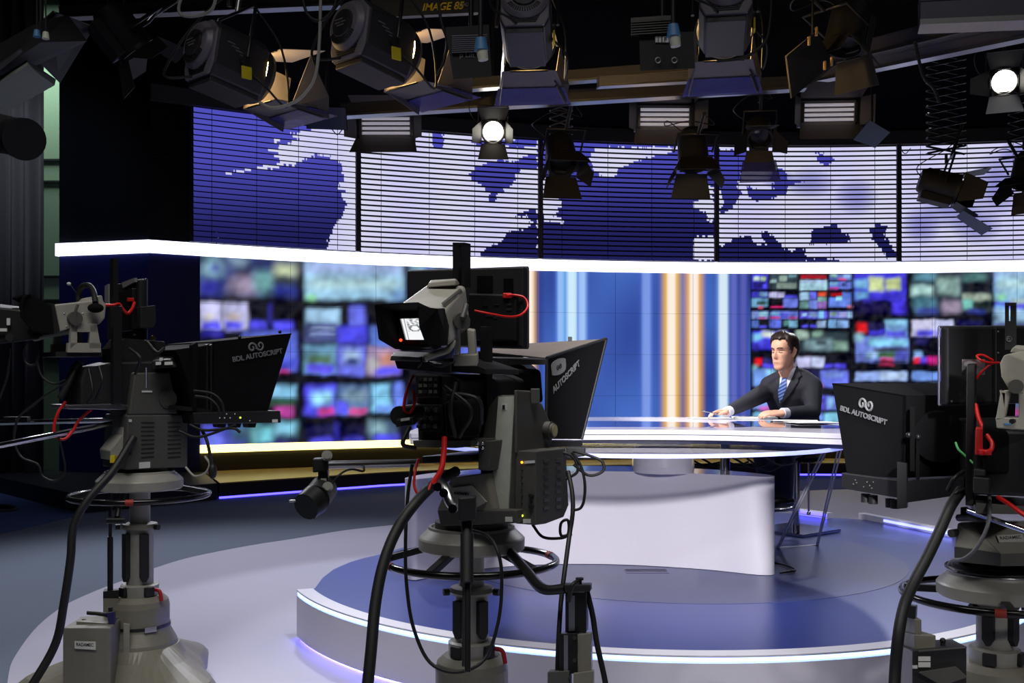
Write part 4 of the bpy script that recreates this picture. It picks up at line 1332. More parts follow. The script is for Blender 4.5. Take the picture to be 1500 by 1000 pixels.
# lift rod beside the column
MB().cyl(at(161.5, 700, 4.4), at(161.5, 870, 4.4), .007).cyl(at(161.5, 786, 4.4), at(161.5, 868, 4.4), .012).build('lift_rod', BLACKM, pedL)
hx(MB(), [(151, 866), (174, 864), (174, 876), (151, 876)], 4.36, [(153, 862), (174, 862), (174, 874), (153, 874)], 4.48).build('rod_block', BLACK, pedL)
hx(MB(), [(151, 875), (174, 875), (174, 916), (151, 916)], 4.36, [(153, 873), (174, 873), (174, 912), (153, 912)], 4.48).build('rod_bracket', GREY, pedL)
gr = MB().cyl(at(157, 762, 4.33), at(184, 762, 4.33), .0135, n=16).build('grip_handle', BLACKM, pedL)
wire(MB(), [(172, 757, 4.33), (176, 738, 4.36), (185, 712, 4.42)], .013).build('grip_arm', BLACKM, pedL)

# ---- left pan and tilt head
hdL = thing('pan_tilt_head', 'dark grey slab-sided pan and tilt head with a round fan cover on the left pedestal', 'pan tilt head', Lr.W(0, 0, .98), 'pan and tilt heads')
v0 = -.13
Lr.side(MB(), [(197, 546), (249, 545), (261, 606), (189, 608)], v0, .10).build('upper_housing', GREYD, hdL, bev=.006)
lo = Lr.side(MB(), [(187, 608), (275, 607), (275, 684), (183, 688)], v0 - .005, .12).build('lower_housing', GREYD, hdL, bev=.005)
sl = MB()
sl.prism([Lr.at(x, y, v0 + .03) for x, y in ((194, 546), (199, 545), (188, 612), (184, 670), (163, 674), (161, 660), (179, 637), (185, 608))], Lr.b * .12).build('side_cover', GREYL, hdL, bev=.003)
MB().cyl(Lr.at(246, 584, v0 - .001), Lr.at(246, 584, v0) - Lr.b * .006, .04, n=28).cyl(Lr.at(246, 584, v0) - Lr.b * .005, Lr.at(246, 584, v0) - Lr.b * .01, .030, n=28).build('fan_cover', GREYD, hdL)
for cx in (207, 246):
    mb = MB()
    for k in range(9):
        Lr.side(mb, [(cx, 618 + 6.4 * k), (cx + 19, 618 + 6.2 * k), (cx + 19, 619.6 + 6.2 * k), (cx, 619.6 + 6.4 * k)], v0 - .0072, v0 - .004)
    mb.build('vent_slots', BLACK, lo)
Lr.side(MB(), [(204, 677), (220, 676), (220, 685), (204, 686)], v0 - .0075, v0 - .004).build('serial_label', LABEL, lo)
Lr.side(MB(), [(208, 572), (223, 572), (223, 574.5), (208, 574.5)], v0 - .003, v0).build('small_label', LABEL, hdL)
for x, y in ((191, 616), (191, 653), (191, 664)):
    Lr.side(MB(), [(x - 2, y - 2), (x + 2, y - 2), (x + 2, y + 2), (x - 2, y + 2)], v0 - .0085, v0 - .005).build('socket', BLACK if y > 620 else LABEL, lo)
hx(MB(), [(222, 528), (250, 526), (258, 538), (223, 540)], 4.3, [(230, 522), (256, 522), (262, 536), (226, 538)], 4.42).build('control_pad', BLACK, hdL, bev=.004)
for x, y, w_ in ((236, 526, 5), (247, 532, 12), (232, 532, 8)):
    hx(MB(), [(x - w_ / 2, y - 2), (x + w_ / 2, y - 2.5), (x + w_ / 2, y + 2), (x - w_ / 2, y + 2.5)], 4.285, [(x - w_ / 2, y - 2), (x + w_ / 2, y - 2), (x + w_ / 2, y + 2), (x - w_ / 2, y + 2)], 4.36).build('tape_tag', LABEL, hdL)
wire(MB(), [(214, 538, 4.28), (214, 552, 4.29), (214, 568, 4.3)], .0045).build('locking_pin', CHROME, hdL)
MB().box(Lr.at(166, 672, v0 + .02), (.02, .02, .03)).build('yellow_knob', YELLOW, hdL)
MB().cyl(Lr.W(0, 0, .978), Lr.W(0, 0, 1.0), .12, n=32).build('head_foot', BLACK, hdL)
for v in (-.06, .06):
    Lr.side(MB(), [(182, 684), (262, 682), (255, 694), (192, 696)], v - .02, v + .02).build('foot_bracket', BLACK, hdL)

# ---- front pan and tilt head
hdF = thing('pan_tilt_head', 'grey pan and tilt head with a light rear stripe, on the middle pedestal', 'pan tilt head', F.W(0, 0, .88), 'pan and tilt heads')
MB().cyl(F.W(0, 0, .876), F.W(0, 0, .90), .125, n=36).build('head_foot', GREYD, hdF)
F.back(MB(), [(640, 745), (660, 700), (712, 692), (722, 745), (722, 768), (648, 770)], -.15, .10).build('head_base', GREY, hdF, bev=.006)
F.back(MB(), [(640, 747), (757, 747), (757, 766), (645, 770)], -.152, .10).build('head_base_band', GREYD, hdF, bev=.004)
up = F.back(MB(), [(700, 744), (706, 640), (714, 598), (728, 579), (757, 578), (759, 664), (757, 766), (722, 768)], -.10, .04).build('upright', GREYD, hdF, bev=.006)
F.back(MB(), [(730, 581), (754, 580), (749, 660), (744, 748), (719, 749), (724, 660)], -.107, -.098).build('rear_stripe', mat('stripe_grey', (186, 190, 178), .45), up)
F.back(MB(), [(734.5, 591.5), (742, 591), (742, 600), (734.5, 600)], -.1085, -.106).build('unit_tag', LABEL, up)
lettering('unit_letter', 'II', .018, F.cross(736, 599, -.1092), -F.b, (0, 0, 1), INK, up, bold=.001)
vr = -.24
u0 = F.u(757, vr)
F.side(MB(), [(757, 571), (778, 572), (784, 588), (794, 590), (808, 622), (810, 640), (806, 656), (757, 664)], vr, vr + .012).build('tilt_housing', GREYD, hdF, bev=.005)
c = F.at(800, 630, vr)
MB().cyl(c + F.b * .01, c - F.b * .022, .03, n=24).cyl(c - F.b * .02, c - F.b * .032, .024, n=24).build('tilt_knob', GREYD, hdF)
MB().cyl(c - F.b * .0315, c - F.b * .0335, .02, n=24).build('knob_cap', mat('brass_cap', (150, 145, 105), .4), hdF)
wire(MB(), [(781, 570, 3.5), (781, 590, 3.5), (781, 606, 3.5)], .004).build('tilt_lock', CHROME, hdF)
MB().box(F.at(784, 580, vr - .01), (.03, .03, .05)).build('lock_block', GREYD, hdF, bev=.003)
# controller box hung on its side
vb = -.305
cb = F.side(MB(), [(785, 661), (829, 656), (833, 740), (826, 757), (800, 767), (785, 769)], vb, vb + .075).build('controller_box', GREYD, hdF, bev=.003)
for cx, dx in ((797, 0), (815, 1)):
    for k in range(7):
        F.side(MB(), [(cx, 673 + 11.4 * k - dx), (cx + 7, 672.5 + 11.4 * k - dx), (cx + 7, 677.5 + 11.4 * k - dx), (cx, 678 + 11.4 * k - dx)], vb - .003, vb + .001).build('vent_louvre', STEEL, cb)
ub = F.u(785, vb)
for x, y, m in ((764.5, 677, LEDA), (764.5, 755, LEDG)):
    MB().ball(F.cross(x, y, ub - .0035), .0042, 8, 6).build('indicator_light', m, cb)
for k in range(6):
    MB().ball(F.cross(764.5, 688 + 9.5 * k, ub - .003), .003, 8, 6).build('socket', BLACK, cb)
for x, y in ((779, 726), (779, 741)):
    MB().cyl(F.cross(x, y, ub), F.cross(x, y, ub) - F.a * .01, .008, n=14).build('control_dial', BLACK, cb)
F.back(MB(), [(768, 675), (783, 674), (783, 678), (768, 679)], ub - .0028, ub).build('panel_label', LABEL, cb)
F.back(MB(), [(766, 760), (777, 760), (777, 766), (766, 766)], ub - .0028, ub).build('panel_label', LABEL, cb)
F.back(MB(), [(740, 757), (750, 757), (750, 764), (740, 764)], -.156, -.15).build('base_label', LABEL, hdF)
hx(MB(), [(829, 655), (857, 655), (857, 668), (829, 672)], 3.55, [(836, 653), (858, 653), (858, 664), (836, 668)], 3.75).build('connector_block', BLACK, hdF, bev=.003)
F.back(MB(), [(662, 714), (690, 711), (712, 735), (700, 742), (676, 738), (660, 735)], -.158, -.148).build('base_emblem_panel', GREYL, hdF)
lettering('base_lettering', 'RADAMEC', .013, F.cross(665, 724, -.1595), -F.b, (0, 0, 1), INK, hdF)

# ---- right pan and tilt head
hdR = thing('pan_tilt_head', 'pale grey wedge-shaped pan and tilt head with a white name plate, on the right pedestal', 'pan tilt head', Rr.W(0, 0, .74), 'pan and tilt heads')
MB().cyl(Rr.W(0, 0, .735), Rr.W(0, 0, .77), .13, n=36).build('head_foot', BLACK, hdR)
ur = -.16
hx(MB(), [(1403, 766), (1421, 764), (1466, 811), (1398, 801)], [3.32, 3.3, 3.14, 3.3], [(1412, 762), (1520, 762), (1534, 806), (1500, 800)], [3.6, 3.6, 3.4, 3.55]).build('wedge_cover', VFGREY, hdR, bev=.004)
hx(MB(), [(1421, 764), (1530, 764), (1550, 808), (1466, 811)], [3.3, 3.3, 3.14, 3.14], [(1421, 764), (1520, 762), (1534, 800), (1460, 800)], [3.34, 3.6, 3.4, 3.3]).build('wedge_face', VFGREY, hdR)
hx(MB(), [(1398, 801), (1466, 811), (1466, 829), (1398, 822)], [3.3, 3.14, 3.14, 3.3], [(1410, 798), (1530, 800), (1530, 822), (1410, 818)], [3.6, 3.6, 3.6, 3.6]).build('lower_cover', GREYD, hdR)
hx(MB(), [(1466, 811), (1550, 808), (1550, 828), (1466, 829)], 3.14, [(1466, 806), (1540, 804), (1540, 822), (1466, 824)], 3.4).build('lower_cover', GREYD, hdR)
pA, pB, pC = at(1421, 764, 3.3), at(1530, 764, 3.3), at(1466, 811, 3.14)
radamec_plate(hdR, pA, (pB - pA).cross(pC - pA), [(1459, 786), (1497, 784), (1500, 795), (1463, 796)])
MB().cyl(at(1393, 781, 3.3), at(1402, 780, 3.32), .013, n=16).build('side_knob', GREYD, hdR)
wire(MB(), [(1404, 758, 3.3), (1420, 757, 3.25), (1436, 760, 3.2), (1446, 756, 3.3)], .012).build('cable_guard', BLACK, hdR)
hx(MB(), [(1407, 743), (1416, 742), (1416, 762), (1407, 763)], 3.28, [(1409, 742), (1418, 742), (1418, 760), (1409, 760)], 3.32).build('bracket', BLACK, hdR)
for y_, r_ in ((832, .15), (836, .142)):
    MB().torus(Rr.W(0, 0, .745 if y_ > 833 else .756), r_, .005).build('cable_hoop', STEEL if y_ > 833 else BLACK, hdR)

# ---- cameras
# left camera
caL = thing('studio_camera', 'studio camera at the left with a grey viewfinder and black fan-shaped hood', 'camera', Lr.W(0, 0, 1.3), 'studio cameras')
Lr.side(MB(), [(123, 540), (166, 530), (235, 528), (250, 560), (250, 598), (190, 604), (118, 594), (118, 560)], -.09, .10).build('camera_body', BLACK, caL, bev=.01)
Lr.side(MB(), [(97, 593), (176, 591), (190, 594), (190, 600), (100, 599)], -.10, .1).build('base_plate', STEEL, caL, bev=.002)
Lr.side(MB(), [(180, 495), (242, 500), (245, 530), (168, 532), (168, 510)], -.07, .08).build('lens_housing', BLACK, caL, bev=.006)
Lr.side(MB(), [(206, 449), (228, 447), (229, 470), (226, 480), (206, 480)], -.08, .02).build('handle_box', BLACK, caL, bev=.003)
c = Lr.at(223.5, 495, -.085)
MB().cyl(c, c - Lr.b * .012, .011, n=16).build('lens_screw', mat('brass', (150, 130, 80), .3, 1.), caL)
Lr.side(MB(), [(166, 378), (173, 378), (173, 460), (166, 460)], -.02, .02).build('post', BLACKM, caL)
Lr.side(MB(), [(166, 448), (179, 448), (179, 590), (166, 592)], -.125, -.095).build('post', BLACKM, caL, bev=.002)
hx(MB(), [(162, 595), (192, 593), (192, 625), (166, 627)], 4.35, [(166, 593), (196, 592), (196, 622), (170, 624)], 4.5).build('rail_block', GREYD, caL)
vfy = -.10
vb_ = Lr.side(MB(), [(80, 446), (134, 440), (140, 434), (150, 432), (152, 441), (156, 447), (154, 466), (146, 475), (120, 476), (87, 486)], vfy, vfy + .2).build('viewfinder_body', VFGREY, caL, bev=.006)
Lr.side(MB(), [(73, 447), (80, 446), (88, 485), (79, 487)], vfy - .004, vfy + .205).build('viewfinder_frame', BLACK, vb_)
ho = MB()
quad_slab(ho, [Lr.at(x, y, vfy - .002) for x, y in ((75, 448), (42, 431), (31, 455), (66, 489))], .004)
ho.prism([Lr.at(x, y, vfy - .006) for x, y in ((75, 447), (43, 430), (33, 434), (28, 446), (30, 464), (46, 484), (79, 489))], -Lr.b * .004)
ho.prism([Lr.at(x, y, vfy + .21) for x, y in ((75, 447), (43, 430), (33, 434), (28, 446), (30, 464), (46, 484), (79, 489))], Lr.b * .004)
ho.prism([Lr.at(x, y, vfy - .006) for x, y in ((75, 447), (43, 430), (42, 433), (74, 450))], Lr.b * .216)
ho.prism([Lr.at(x, y, vfy - .006) for x, y in ((43, 430), (33, 434), (28, 446), (30, 464), (46, 484), (49, 482), (33.5, 463), (32, 447), (36, 436))], -Lr.b * .012)
ho.prism([Lr.at(x, y, vfy - .006) for x, y in ((79, 489), (46, 484), (48, 481), (78, 486))], Lr.b * .216)
ho.build('viewfinder_hood', FABRIC, vb_)
mnt = MB()
for poly in (((104, 476), (113, 476), (113, 503), (103, 510)), ((132, 476), (142, 476), (148, 510), (131, 510)), ((100, 502), (148, 502), (148, 516), (99, 516)), ((104, 474), (142, 474), (142, 486), (104, 486))):
    Lr.side(mnt, poly, vfy - .012, vfy + .01)
mnt.build('viewfinder_bracket', VFGREY, caL)
MB().add([p + Lr.b * .192 for p in mnt.v], mnt.f).build('viewfinder_bracket', VFGREY, caL)
Lr.side(MB(), [(82, 515), (150, 513), (150, 522), (82, 522)], vfy, vfy + .2).build('bracket_plate', BLACK, caL)
wire(MB(), [(50, 496, 4.22), (76, 490, 4.2), (105, 485, 4.18)], .012).build('bracket_lever', VFGREY, caL)
c = Lr.at(108, 466.5, vfy)
kb = MB().cyl(c, c - Lr.b * .025, .028, n=24).build('tension_knob', GREYD, caL)
MB().tube([c - Lr.b * .02, Lr.at(111, 455, vfy - .022), Lr.at(114, 446, vfy - .022)], .006, 8).build('knob_lever', GREYD, kb)
for x, y in ((94, 459), (121.5, 459), (97.5, 478), (128, 473)):
    MB().ball(Lr.at(x, y, vfy - .0005), .0035, 8, 6).build('screw', CHROME, vb_)
wire(MB(), [(104, 560, 4.3), (110, 540, 4.25), (118, 530, 4.25)], .018).build('cable_plug', BLACK, caL)
wire(MB(), [(88, 584, 4.2), (102, 558, 4.22), (112, 536, 4.25)], .014).build('cable_plug', BLACK, caL)
for k, (a, b, c) in enumerate((((130, 540), (136, 575), (128, 590)), ((145, 536), (150, 560), (140, 585)), ((190, 510), (205, 525), (198, 548)), ((215, 500), (230, 516), (240, 510)))):
    wire(MB(), [(*a, 4.15), (*b, 4.12), (*c, 4.16)], .006).build('body_cable', RUBBER, caL)
rdl = MB().cyl(at(-40, 620, 4.4), at(168, 615, 4.4), .0105, n=14)
tag(rdl.build('support_rod', CHROME, base=at(168, 615, 4.4)), 'upper chrome rod reaching in from the left edge behind the left camera', 'rod', 'chrome rods of the left camera')
rdl = MB().cyl(at(-30, 658, 3.9), at(168, 619, 4.38), .0115, n=14)
tag(rdl.build('support_rod', CHROME, base=at(168, 619, 4.38)), 'lower chrome rod slanting down to the left edge below the left camera', 'rod', 'chrome rods of the left camera')
MB().box(at(25, 614, 4.36), (.1, .03, .022)).build('rod_clamp', BLACK, caL)

# headset on the left viewfinder
hs = thing('headset', 'black headset with boom microphone hooked over the grey viewfinder of the left camera', 'headset', Lr.at(126, 440, vfy))
wire(MB(), [(115, 440, 4.36), (115.5, 430, 4.36), (119, 421, 4.34), (126, 417.5, 4.32), (133, 420, 4.3), (138, 430, 4.26), (140, 444, 4.22)], .012, 9).build('headband', BLACK, hs)
MB().ball(at(140, 451, 4.2), (.034, .02, .02)).build('ear_cup', FABRIC, hs)
wire(MB(), [(116, 434, 4.36), (108, 424, 4.35), (102, 416, 4.34)], .002, 6).build('boom', BLACK, hs)
MB().ball(at(101, 415.5, 4.34), (.009, .009, .007)).build('microphone', LABEL, hs)

# front camera
caF = thing('studio_camera', 'studio camera in the middle with a grey viewfinder showing a lit white screen', 'camera', F.W(0, 0, 1.1), 'studio cameras')
F.back(MB(), [(607, 546), (655, 548), (672, 556), (672, 648), (612, 648)], -.22, .22).build('camera_body', BLACK, caF, bev=.008)
pn = F.back(MB(), [(609, 549), (643, 550), (643, 582), (609, 583)], -.235, -.21).build('rear_panel', BLACKM, caF, bev=.003)
for r in range(3):
    for k in range(4):
        F.back(MB(), [(613 + 7.5 * k, 553 + 9 * r), (618 + 7.5 * k, 553 + 9 * r), (618 + 7.5 * k, 558 + 9 * r), (613 + 7.5 * k, 558 + 9 * r)], -.239, -.234).build('panel_button', STEEL if (k + r) % 3 == 0 else GREYD, pn)
p2 = F.back(MB(), [(612, 592), (648, 592), (650, 632), (614, 632)], -.235, -.21).build('connector_panel', BLACKM, caF, bev=.003)
for r in range(3):
    for k in range(4):
        q = F.cross(617 + 8 * k + 2 * (r % 2), 600 + 12 * r, -.234)
        MB().cyl(q, q - F.a * .014, .008, n=12).cyl(q - F.a * .013, q - F.a * .02, .0055, n=10).build('connector', STEEL if (k + r) % 2 else BLACK, p2)
F.back(MB(), [(605, 645), (668, 645), (690, 645), (690, 654), (668, 656), (606, 655)], -.26, .1).build('base_plate', GREYD, caF, bev=.003)
F.back(MB(), [(618, 668), (690, 666), (690, 676), (618, 679)], -.2, .1).build('slide_rail', BLACKM, caF, bev=.003)
F.back(MB(), [(700, 646), (722, 645), (715, 690), (700, 688)], -.17, -.1).build('rail_clamp', GREYD, caF, bev=.004)
for x, y in ((700, 649), (707, 649), (707, 656)):
    MB().ball(F.cross(x, y, -.265), .005, 8, 6).build('screw', CHROME, caF)
for s_ in ((663, 671), (676, 680.5)):
    F.back(MB(), [(s_[0], 355), (s_[1], 355), (s_[1], 420), (s_[0], 420)], -.02, .02).build('post', BLACKM, caF)
F.back(MB(), [(663, 355), (680.5, 355), (680.5, 359), (663, 359)], -.02, .02).build('post_cap', BLACKM, caF)
F.back(MB(), [(703, 478), (713, 478), (713, 650), (703, 650)], -.06, -.02).build('post', BLACKM, caF, bev=.002)
F.back(MB(), [(590, 530), (665, 524), (712, 540), (712, 548), (600, 540)], -.2, .02).build('upper_plate', BLACK, caF, bev=.003)
# front viewfinder
vfb = hx(MB(), [(580, 448), (652, 452), (660, 505), (596, 512)], [3.02, 2.92, 2.92, 3.02], [(630, 412), (682, 418), (690, 480), (640, 480)], [3.36, 3.26, 3.26, 3.36]).build('viewfinder_body', VFGREY, caF, bev=.012, seg=3)
hx(MB(), [(628, 414), (668, 409), (668, 418), (624, 421)], [3.24, 3.2, 3.2, 3.24], [(630, 410), (668, 408), (674, 416), (634, 418)], [3.34, 3.3, 3.3, 3.34]).build('viewfinder_handle', VFGREY, vfb, bev=.004)
hx(MB(), [(648, 446), (676, 424), (678, 428), (652, 450)], [2.945, 3.2, 3.2, 2.945], [(646, 444), (674, 422), (674, 424), (648, 446)], [2.96, 3.22, 3.22, 2.96]).build('side_groove', GREYD, vfb)
hx(MB(), [(640, 452), (651, 451), (658, 478), (656, 500)], [2.9] * 4, [(640, 452), (651, 451), (658, 478), (656, 500)], [2.93] * 4).build('button_panel', BLACK, vfb)
fbz = hx(MB(), [(577, 456), (652, 452), (656, 505), (590, 512)], [3.0, 2.895, 2.895, 3.0], [(577, 456), (652, 452), (656, 505), (590, 512)], [3.02, 2.915, 2.915, 3.02]).build('viewfinder_frame', BLACK, vfb)
# lit picture
pc = [at(586, 467, 2.99), at(622, 466, 2.94), at(625, 497.5, 2.94), at(594, 497.5, 2.99)]
vs, cs = [], []
for j in range(25):
    for i in range(31):
        s_, t_ = i / 30, j / 24
        p = pc[0].lerp(pc[1], s_).lerp(pc[3].lerp(pc[2], s_), t_)
        vs.append(p + V((0, -.004, 0)))
        k = .92
        if s_ < .05 or .14 < s_ < .2:
            k = .3
        if s_ > .24 and t_ < .62:
            k = .75 + .5 * sin(s_ * 26 + 3 * sin(t_ * 17)) * sin(t_ * 22 + s_ * 6)
            if ((s_ - .55) / .26) ** 2 + ((t_ - .46) / .16) ** 2 < 1:
                k = .35 + .6 * (((s_ - .55) / .26) ** 2 + ((t_ - .46) / .16) ** 2 < .4)
        k = max(.08, min(1, k)) ** 1.5
        cs.append((k * .95, k * .97, k))
o = MB().add(vs, [(j * 31 + i, (j + 1) * 31 + i, (j + 1) * 31 + i + 1, j * 31 + i + 1) for j in range(24) for i in range(30)]).build('viewfinder_screen', SCREENW, vfb)
o.data.color_attributes.new('picture', 'FLOAT_COLOR', 'POINT').data.foreach_set('color', [x for c in cs for x in (*c, 1.)])
o.modifiers.new('glass', 'SOLIDIFY').thickness = .002
MB().ball(at(587, 498, 2.97), .0045, 8, 6).build('tally_light', LEDR, vfb)
hd = MB()
e0 = [at(x, y, d) for x, y, d in ((577, 456, 3.0), (632, 453, 2.92), (651, 452, 2.9), (656, 504, 2.9), (626, 509, 2.94), (590, 512, 3.0))]
e1 = [at(x, y, d) for x, y, d in ((550, 447, 2.86), (612, 444, 2.78), (616, 470, 2.8), (618, 490, 2.8), (600, 513, 2.84), (556, 496, 2.88))]
quad_slab(hd, [e0[0], e1[0], e1[1], e0[1]], .003)
quad_slab(hd, [e1[0], e0[0], e0[5], e1[5]], .003)
quad_slab(hd, [e1[5], e0[5], at(632, 511, 2.92), at(580, 510, 2.87)], .003)
fl = [at(x, y, d) for x, y, d in ((612, 449, 2.80), (640, 452, 2.9), (645, 508, 2.9), (636, 512, 2.9), (622, 500, 2.84), (614, 478, 2.78))]
hd.prism(fl, V((.003, -.003, 0)))
hd.build('viewfinder_hood', FABRIC, vfb)
br = MB()
hx(br, [(666, 480), (672, 481), (672, 520), (666, 520)], 3.02, [(668, 478), (675, 478), (675, 518), (668, 518)], 3.1)
hx(br, [(684, 482), (695, 484), (697, 522), (686, 522)], 3.1, [(686, 480), (697, 482), (699, 520), (688, 520)], 3.2)
hx(br, [(664, 520), (699, 519), (699, 536), (664, 536)], 3.05, [(666, 518), (701, 516), (701, 532), (666, 534)], 3.2)
br.build('viewfinder_bracket', VFGREY, caF, bev=.003)
q0, q1 = at(676, 468, 2.98), at(679, 469, 3.1)
kb = MB().cyl(at(677, 470, 2.98), at(668, 468, 3.12), .024, n=22).build('tension_knob', GREYD, caF)
wire(MB(), [(677, 466, 2.97), (681, 454, 2.99), (683, 446, 3.0)], .008).build('knob_lever', GREYD, kb)
wire(MB(), [(622, 524, 2.95), (640, 518, 2.95), (656, 512, 2.97), (664, 500, 3.0)], .010).build('bracket_lever', VFGREY, caF)
hx(MB(), [(573, 521), (625, 524), (625, 530), (571, 528)], 2.98, [(578, 514), (630, 516), (630, 522), (578, 522)], 3.12).build('bracket_plate', GREYD, caF, bev=.003)
hx(MB(), [(578, 528), (660, 534), (660, 548), (582, 540)], 3.02, [(580, 526), (662, 530), (662, 542), (584, 536)], 3.2).build('mount_block', BLACK, caF, bev=.003)
wire(MB(), [(617, 523, 2.93), (617, 532, 2.92), (612, 538, 2.94)], .003).build('safety_cord', RUBBER, caF)
wire(MB(), [(627, 530, 2.96), (645, 537, 2.95), (666, 530, 2.99)], .003).build('safety_cord', RUBBER, caF)
MB().cyl(at(585, 609, 3.05), at(612, 602, 3.2), .03, .024, n=16).build('battery_plug', BLACK, caF)
hx(MB(), [(580, 614), (606, 610), (608, 622), (580, 626)], 3.02, [(590, 606), (612, 604), (612, 618), (590, 620)], 3.2).build('power_plug', BLACK, caF, bev=.004)
hx(MB(), [(587, 613), (600, 611), (600, 615), (587, 617)], 3.012, [(587, 613), (600, 611), (600, 615), (587, 617)], 3.03).build('plug_label', LABEL, caF)
for k, (a, b, c) in enumerate((((600, 625), (590, 650), (608, 656)), ((650, 565), (690, 600), (672, 640)), ((668, 560), (660, 600), (668, 640)), ((655, 575), (700, 585), (705, 620)))):
    wire(MB(), [(*a, 3.02), (*b, 3.0), (*c, 3.05)], .007).build('body_cable', RUBBER, caF)
hx(MB(), [(650, 590), (700, 584), (702, 640), (654, 640)], 3.05, [(656, 580), (706, 578), (706, 632), (660, 632)], 3.3).build('side_bag', FABRIC, caF, bev=.012)

# right camera
caR = thing('studio_camera', 'studio camera at the right edge with a grey viewfinder in front of a black monitor', 'camera', Rr.W(0, 0, 1.0), 'studio cameras')
hx(MB(), [(1428, 628), (1530, 632), (1530, 728), (1424, 724)], [3.0, 2.9, 2.9, 3.0], [(1400, 610), (1510, 612), (1510, 712), (1400, 716)], 3.6).build('camera_body', BLACK, caR, bev=.01)
hx(MB(), [(1440, 620), (1500, 640), (1500, 700), (1440, 690)], 2.95, [(1436, 610), (1510, 626), (1510, 690), (1436, 684)], 3.1).build('side_bag', FABRIC, caR, bev=.01)
hx(MB(), [(1426, 698), (1450, 700), (1450, 724), (1426, 722)], 2.92, [(1428, 690), (1454, 694), (1454, 716), (1428, 716)], 3.05).build('connector_block', BLACKM, caR, bev=.004)
hx(MB(), [(1427, 686), (1444, 688), (1444, 698), (1427, 698)], 2.93, [(1428, 684), (1446, 686), (1446, 696), (1428, 696)], 3.05).build('connector_block', BLACKM, caR, bev=.004)
hx(MB(), [(1430, 736), (1540, 744), (1540, 754), (1430, 752)], 2.98, [(1420, 724), (1520, 730), (1520, 744), (1420, 742)], 3.5).build('base_plate', GREYD, caR, bev=.003)
hx(MB(), [(1416, 534), (1428, 534), (1426, 741), (1414, 740)], 3.02, [(1419, 532), (1431, 532), (1429, 738), (1417, 738)], 3.07).build('post', BLACKM, caR, bev=.002)
hx(MB(), [(1472, 444), (1477, 444), (1477, 512), (1472, 512)], 3.12, [(1473, 445), (1478, 445), (1478, 511), (1473, 511)], 3.15).build('post', BLACKM, caR)
hx(MB(), [(1480, 444), (1489, 444), (1489, 512), (1480, 512)], 3.12, [(1480, 445), (1488, 445), (1488, 511), (1480, 511)], 3.15).build('post', BLACKM, caR)
pp = hx(MB(), [(1472, 470), (1489, 470), (1489, 512), (1472, 512)], 3.115, [(1472, 470), (1489, 470), (1489, 512), (1472, 512)], 3.14).build('post_plate', BLACKM, caR)
hx(MB(), [(1472, 443), (1489, 443), (1489, 448), (1472, 448)], 3.115, [(1472, 443), (1489, 443), (1489, 448), (1472, 448)], 3.14).build('post_cap', BLACKM, caR)
lettering('post_letter', 'G', .016, at(1474.5, 500, 3.113), (1, 0, 0), (0, 0, 1), PRINT, pp, bold=.0006)
MB().torus(at(1478, 496.5, 3.113), .0085, .001, axis=(0, 1, 0), n=24, m=6).build('letter_ring', PRINT, pp)
hx(MB(), [(1409, 526), (1443, 526), (1443, 549), (1409, 549)], 3.1, [(1409, 526), (1443, 526), (1443, 549), (1409, 549)], 3.115).build('mount_plate', STEEL, caR)
vfr = MB()
e = [(1464, 532), (1470, 520), (1478, 518), (1530, 540), (1530, 600), (1500, 582), (1476, 569), (1466, 552)]
vfr.prism([at(x, y, 2.86 + (1530 - x) * -.0007) for x, y in e], V((.14, .14, .02)))
vrb = vfr.build('viewfinder_body', VFGREY, caR, bev=.008)
hx(MB(), [(1484, 508), (1530, 514), (1530, 526), (1479, 516)], 2.9, [(1488, 505), (1530, 508), (1530, 520), (1484, 512)], 3.0).build('viewfinder_handle', VFGREY, vrb, bev=.004)
br = MB()
hx(br, [(1466, 573), (1481, 571), (1477, 590), (1472, 612)], 2.78, [(1467, 572), (1482, 570), (1478, 590), (1474, 611)], 2.84)
hx(br, [(1466, 573), (1474, 574), (1472, 614), (1458, 616)], 2.78, [(1467, 572), (1475, 573), (1473, 613), (1459, 615)], 2.84)
hx(br, [(1458, 611), (1530, 612), (1530, 632), (1460, 627)], 2.78, [(1460, 609), (1530, 610), (1530, 630), (1462, 625)], 2.9)
hx(br, [(1492, 576), (1502, 576), (1502, 614), (1492, 614)], 2.78, [(1493, 575), (1503, 575), (1503, 613), (1493, 613)], 2.84)
br.build('viewfinder_bracket', VFGREY, caR, bev=.003)
MB().cyl(at(1488, 566, 2.76), at(1489, 565, 2.86), .019, n=22).build('tension_knob', GREYD, caR)
MB().cyl(at(1482, 617, 2.775), at(1486, 616, 2.79), .007, n=10).build('locking_pin', BLACK, caR)
hx(MB(), [(1471, 619.5), (1481, 619.5), (1481, 622.5), (1471, 622.5)], 2.776, [(1471, 619.5), (1481, 619.5), (1481, 622.5), (1471, 622.5)], 2.782).build('blue_label', BLUEP, caR)
hx(MB(), [(1429, 626), (1444, 628), (1443, 667), (1428, 666)], 2.96, [(1430, 624), (1446, 626), (1445, 665), (1430, 664)], 3.02).build('red_connector', mat('red_box', (190, 40, 35), .5), caR, bev=.003)
for k, (a, b, c) in enumerate((((1420, 715), (1400, 722), (1392, 738)), ((1450, 690), (1470, 700), (1482, 716)), ((1412, 690), (1398, 700), (1388, 718)))):
    wire(MB(), [(*a, 3.1), (*b, 3.05), (*c, 3.08)], .006).build('body_cable', RUBBER, caR)
wire(MB(), [(1400, 648, 3.06), (1404, 658, 3.04), (1416, 669, 3.03), (1433, 686, 3.0)], .0035).build('green_cable', mat('green_cable', (80, 170, 90), .5), caR)
rdr = MB().cyl(at(1419, 748, 3.1), at(1530, 787, 2.7), .0085, n=14)
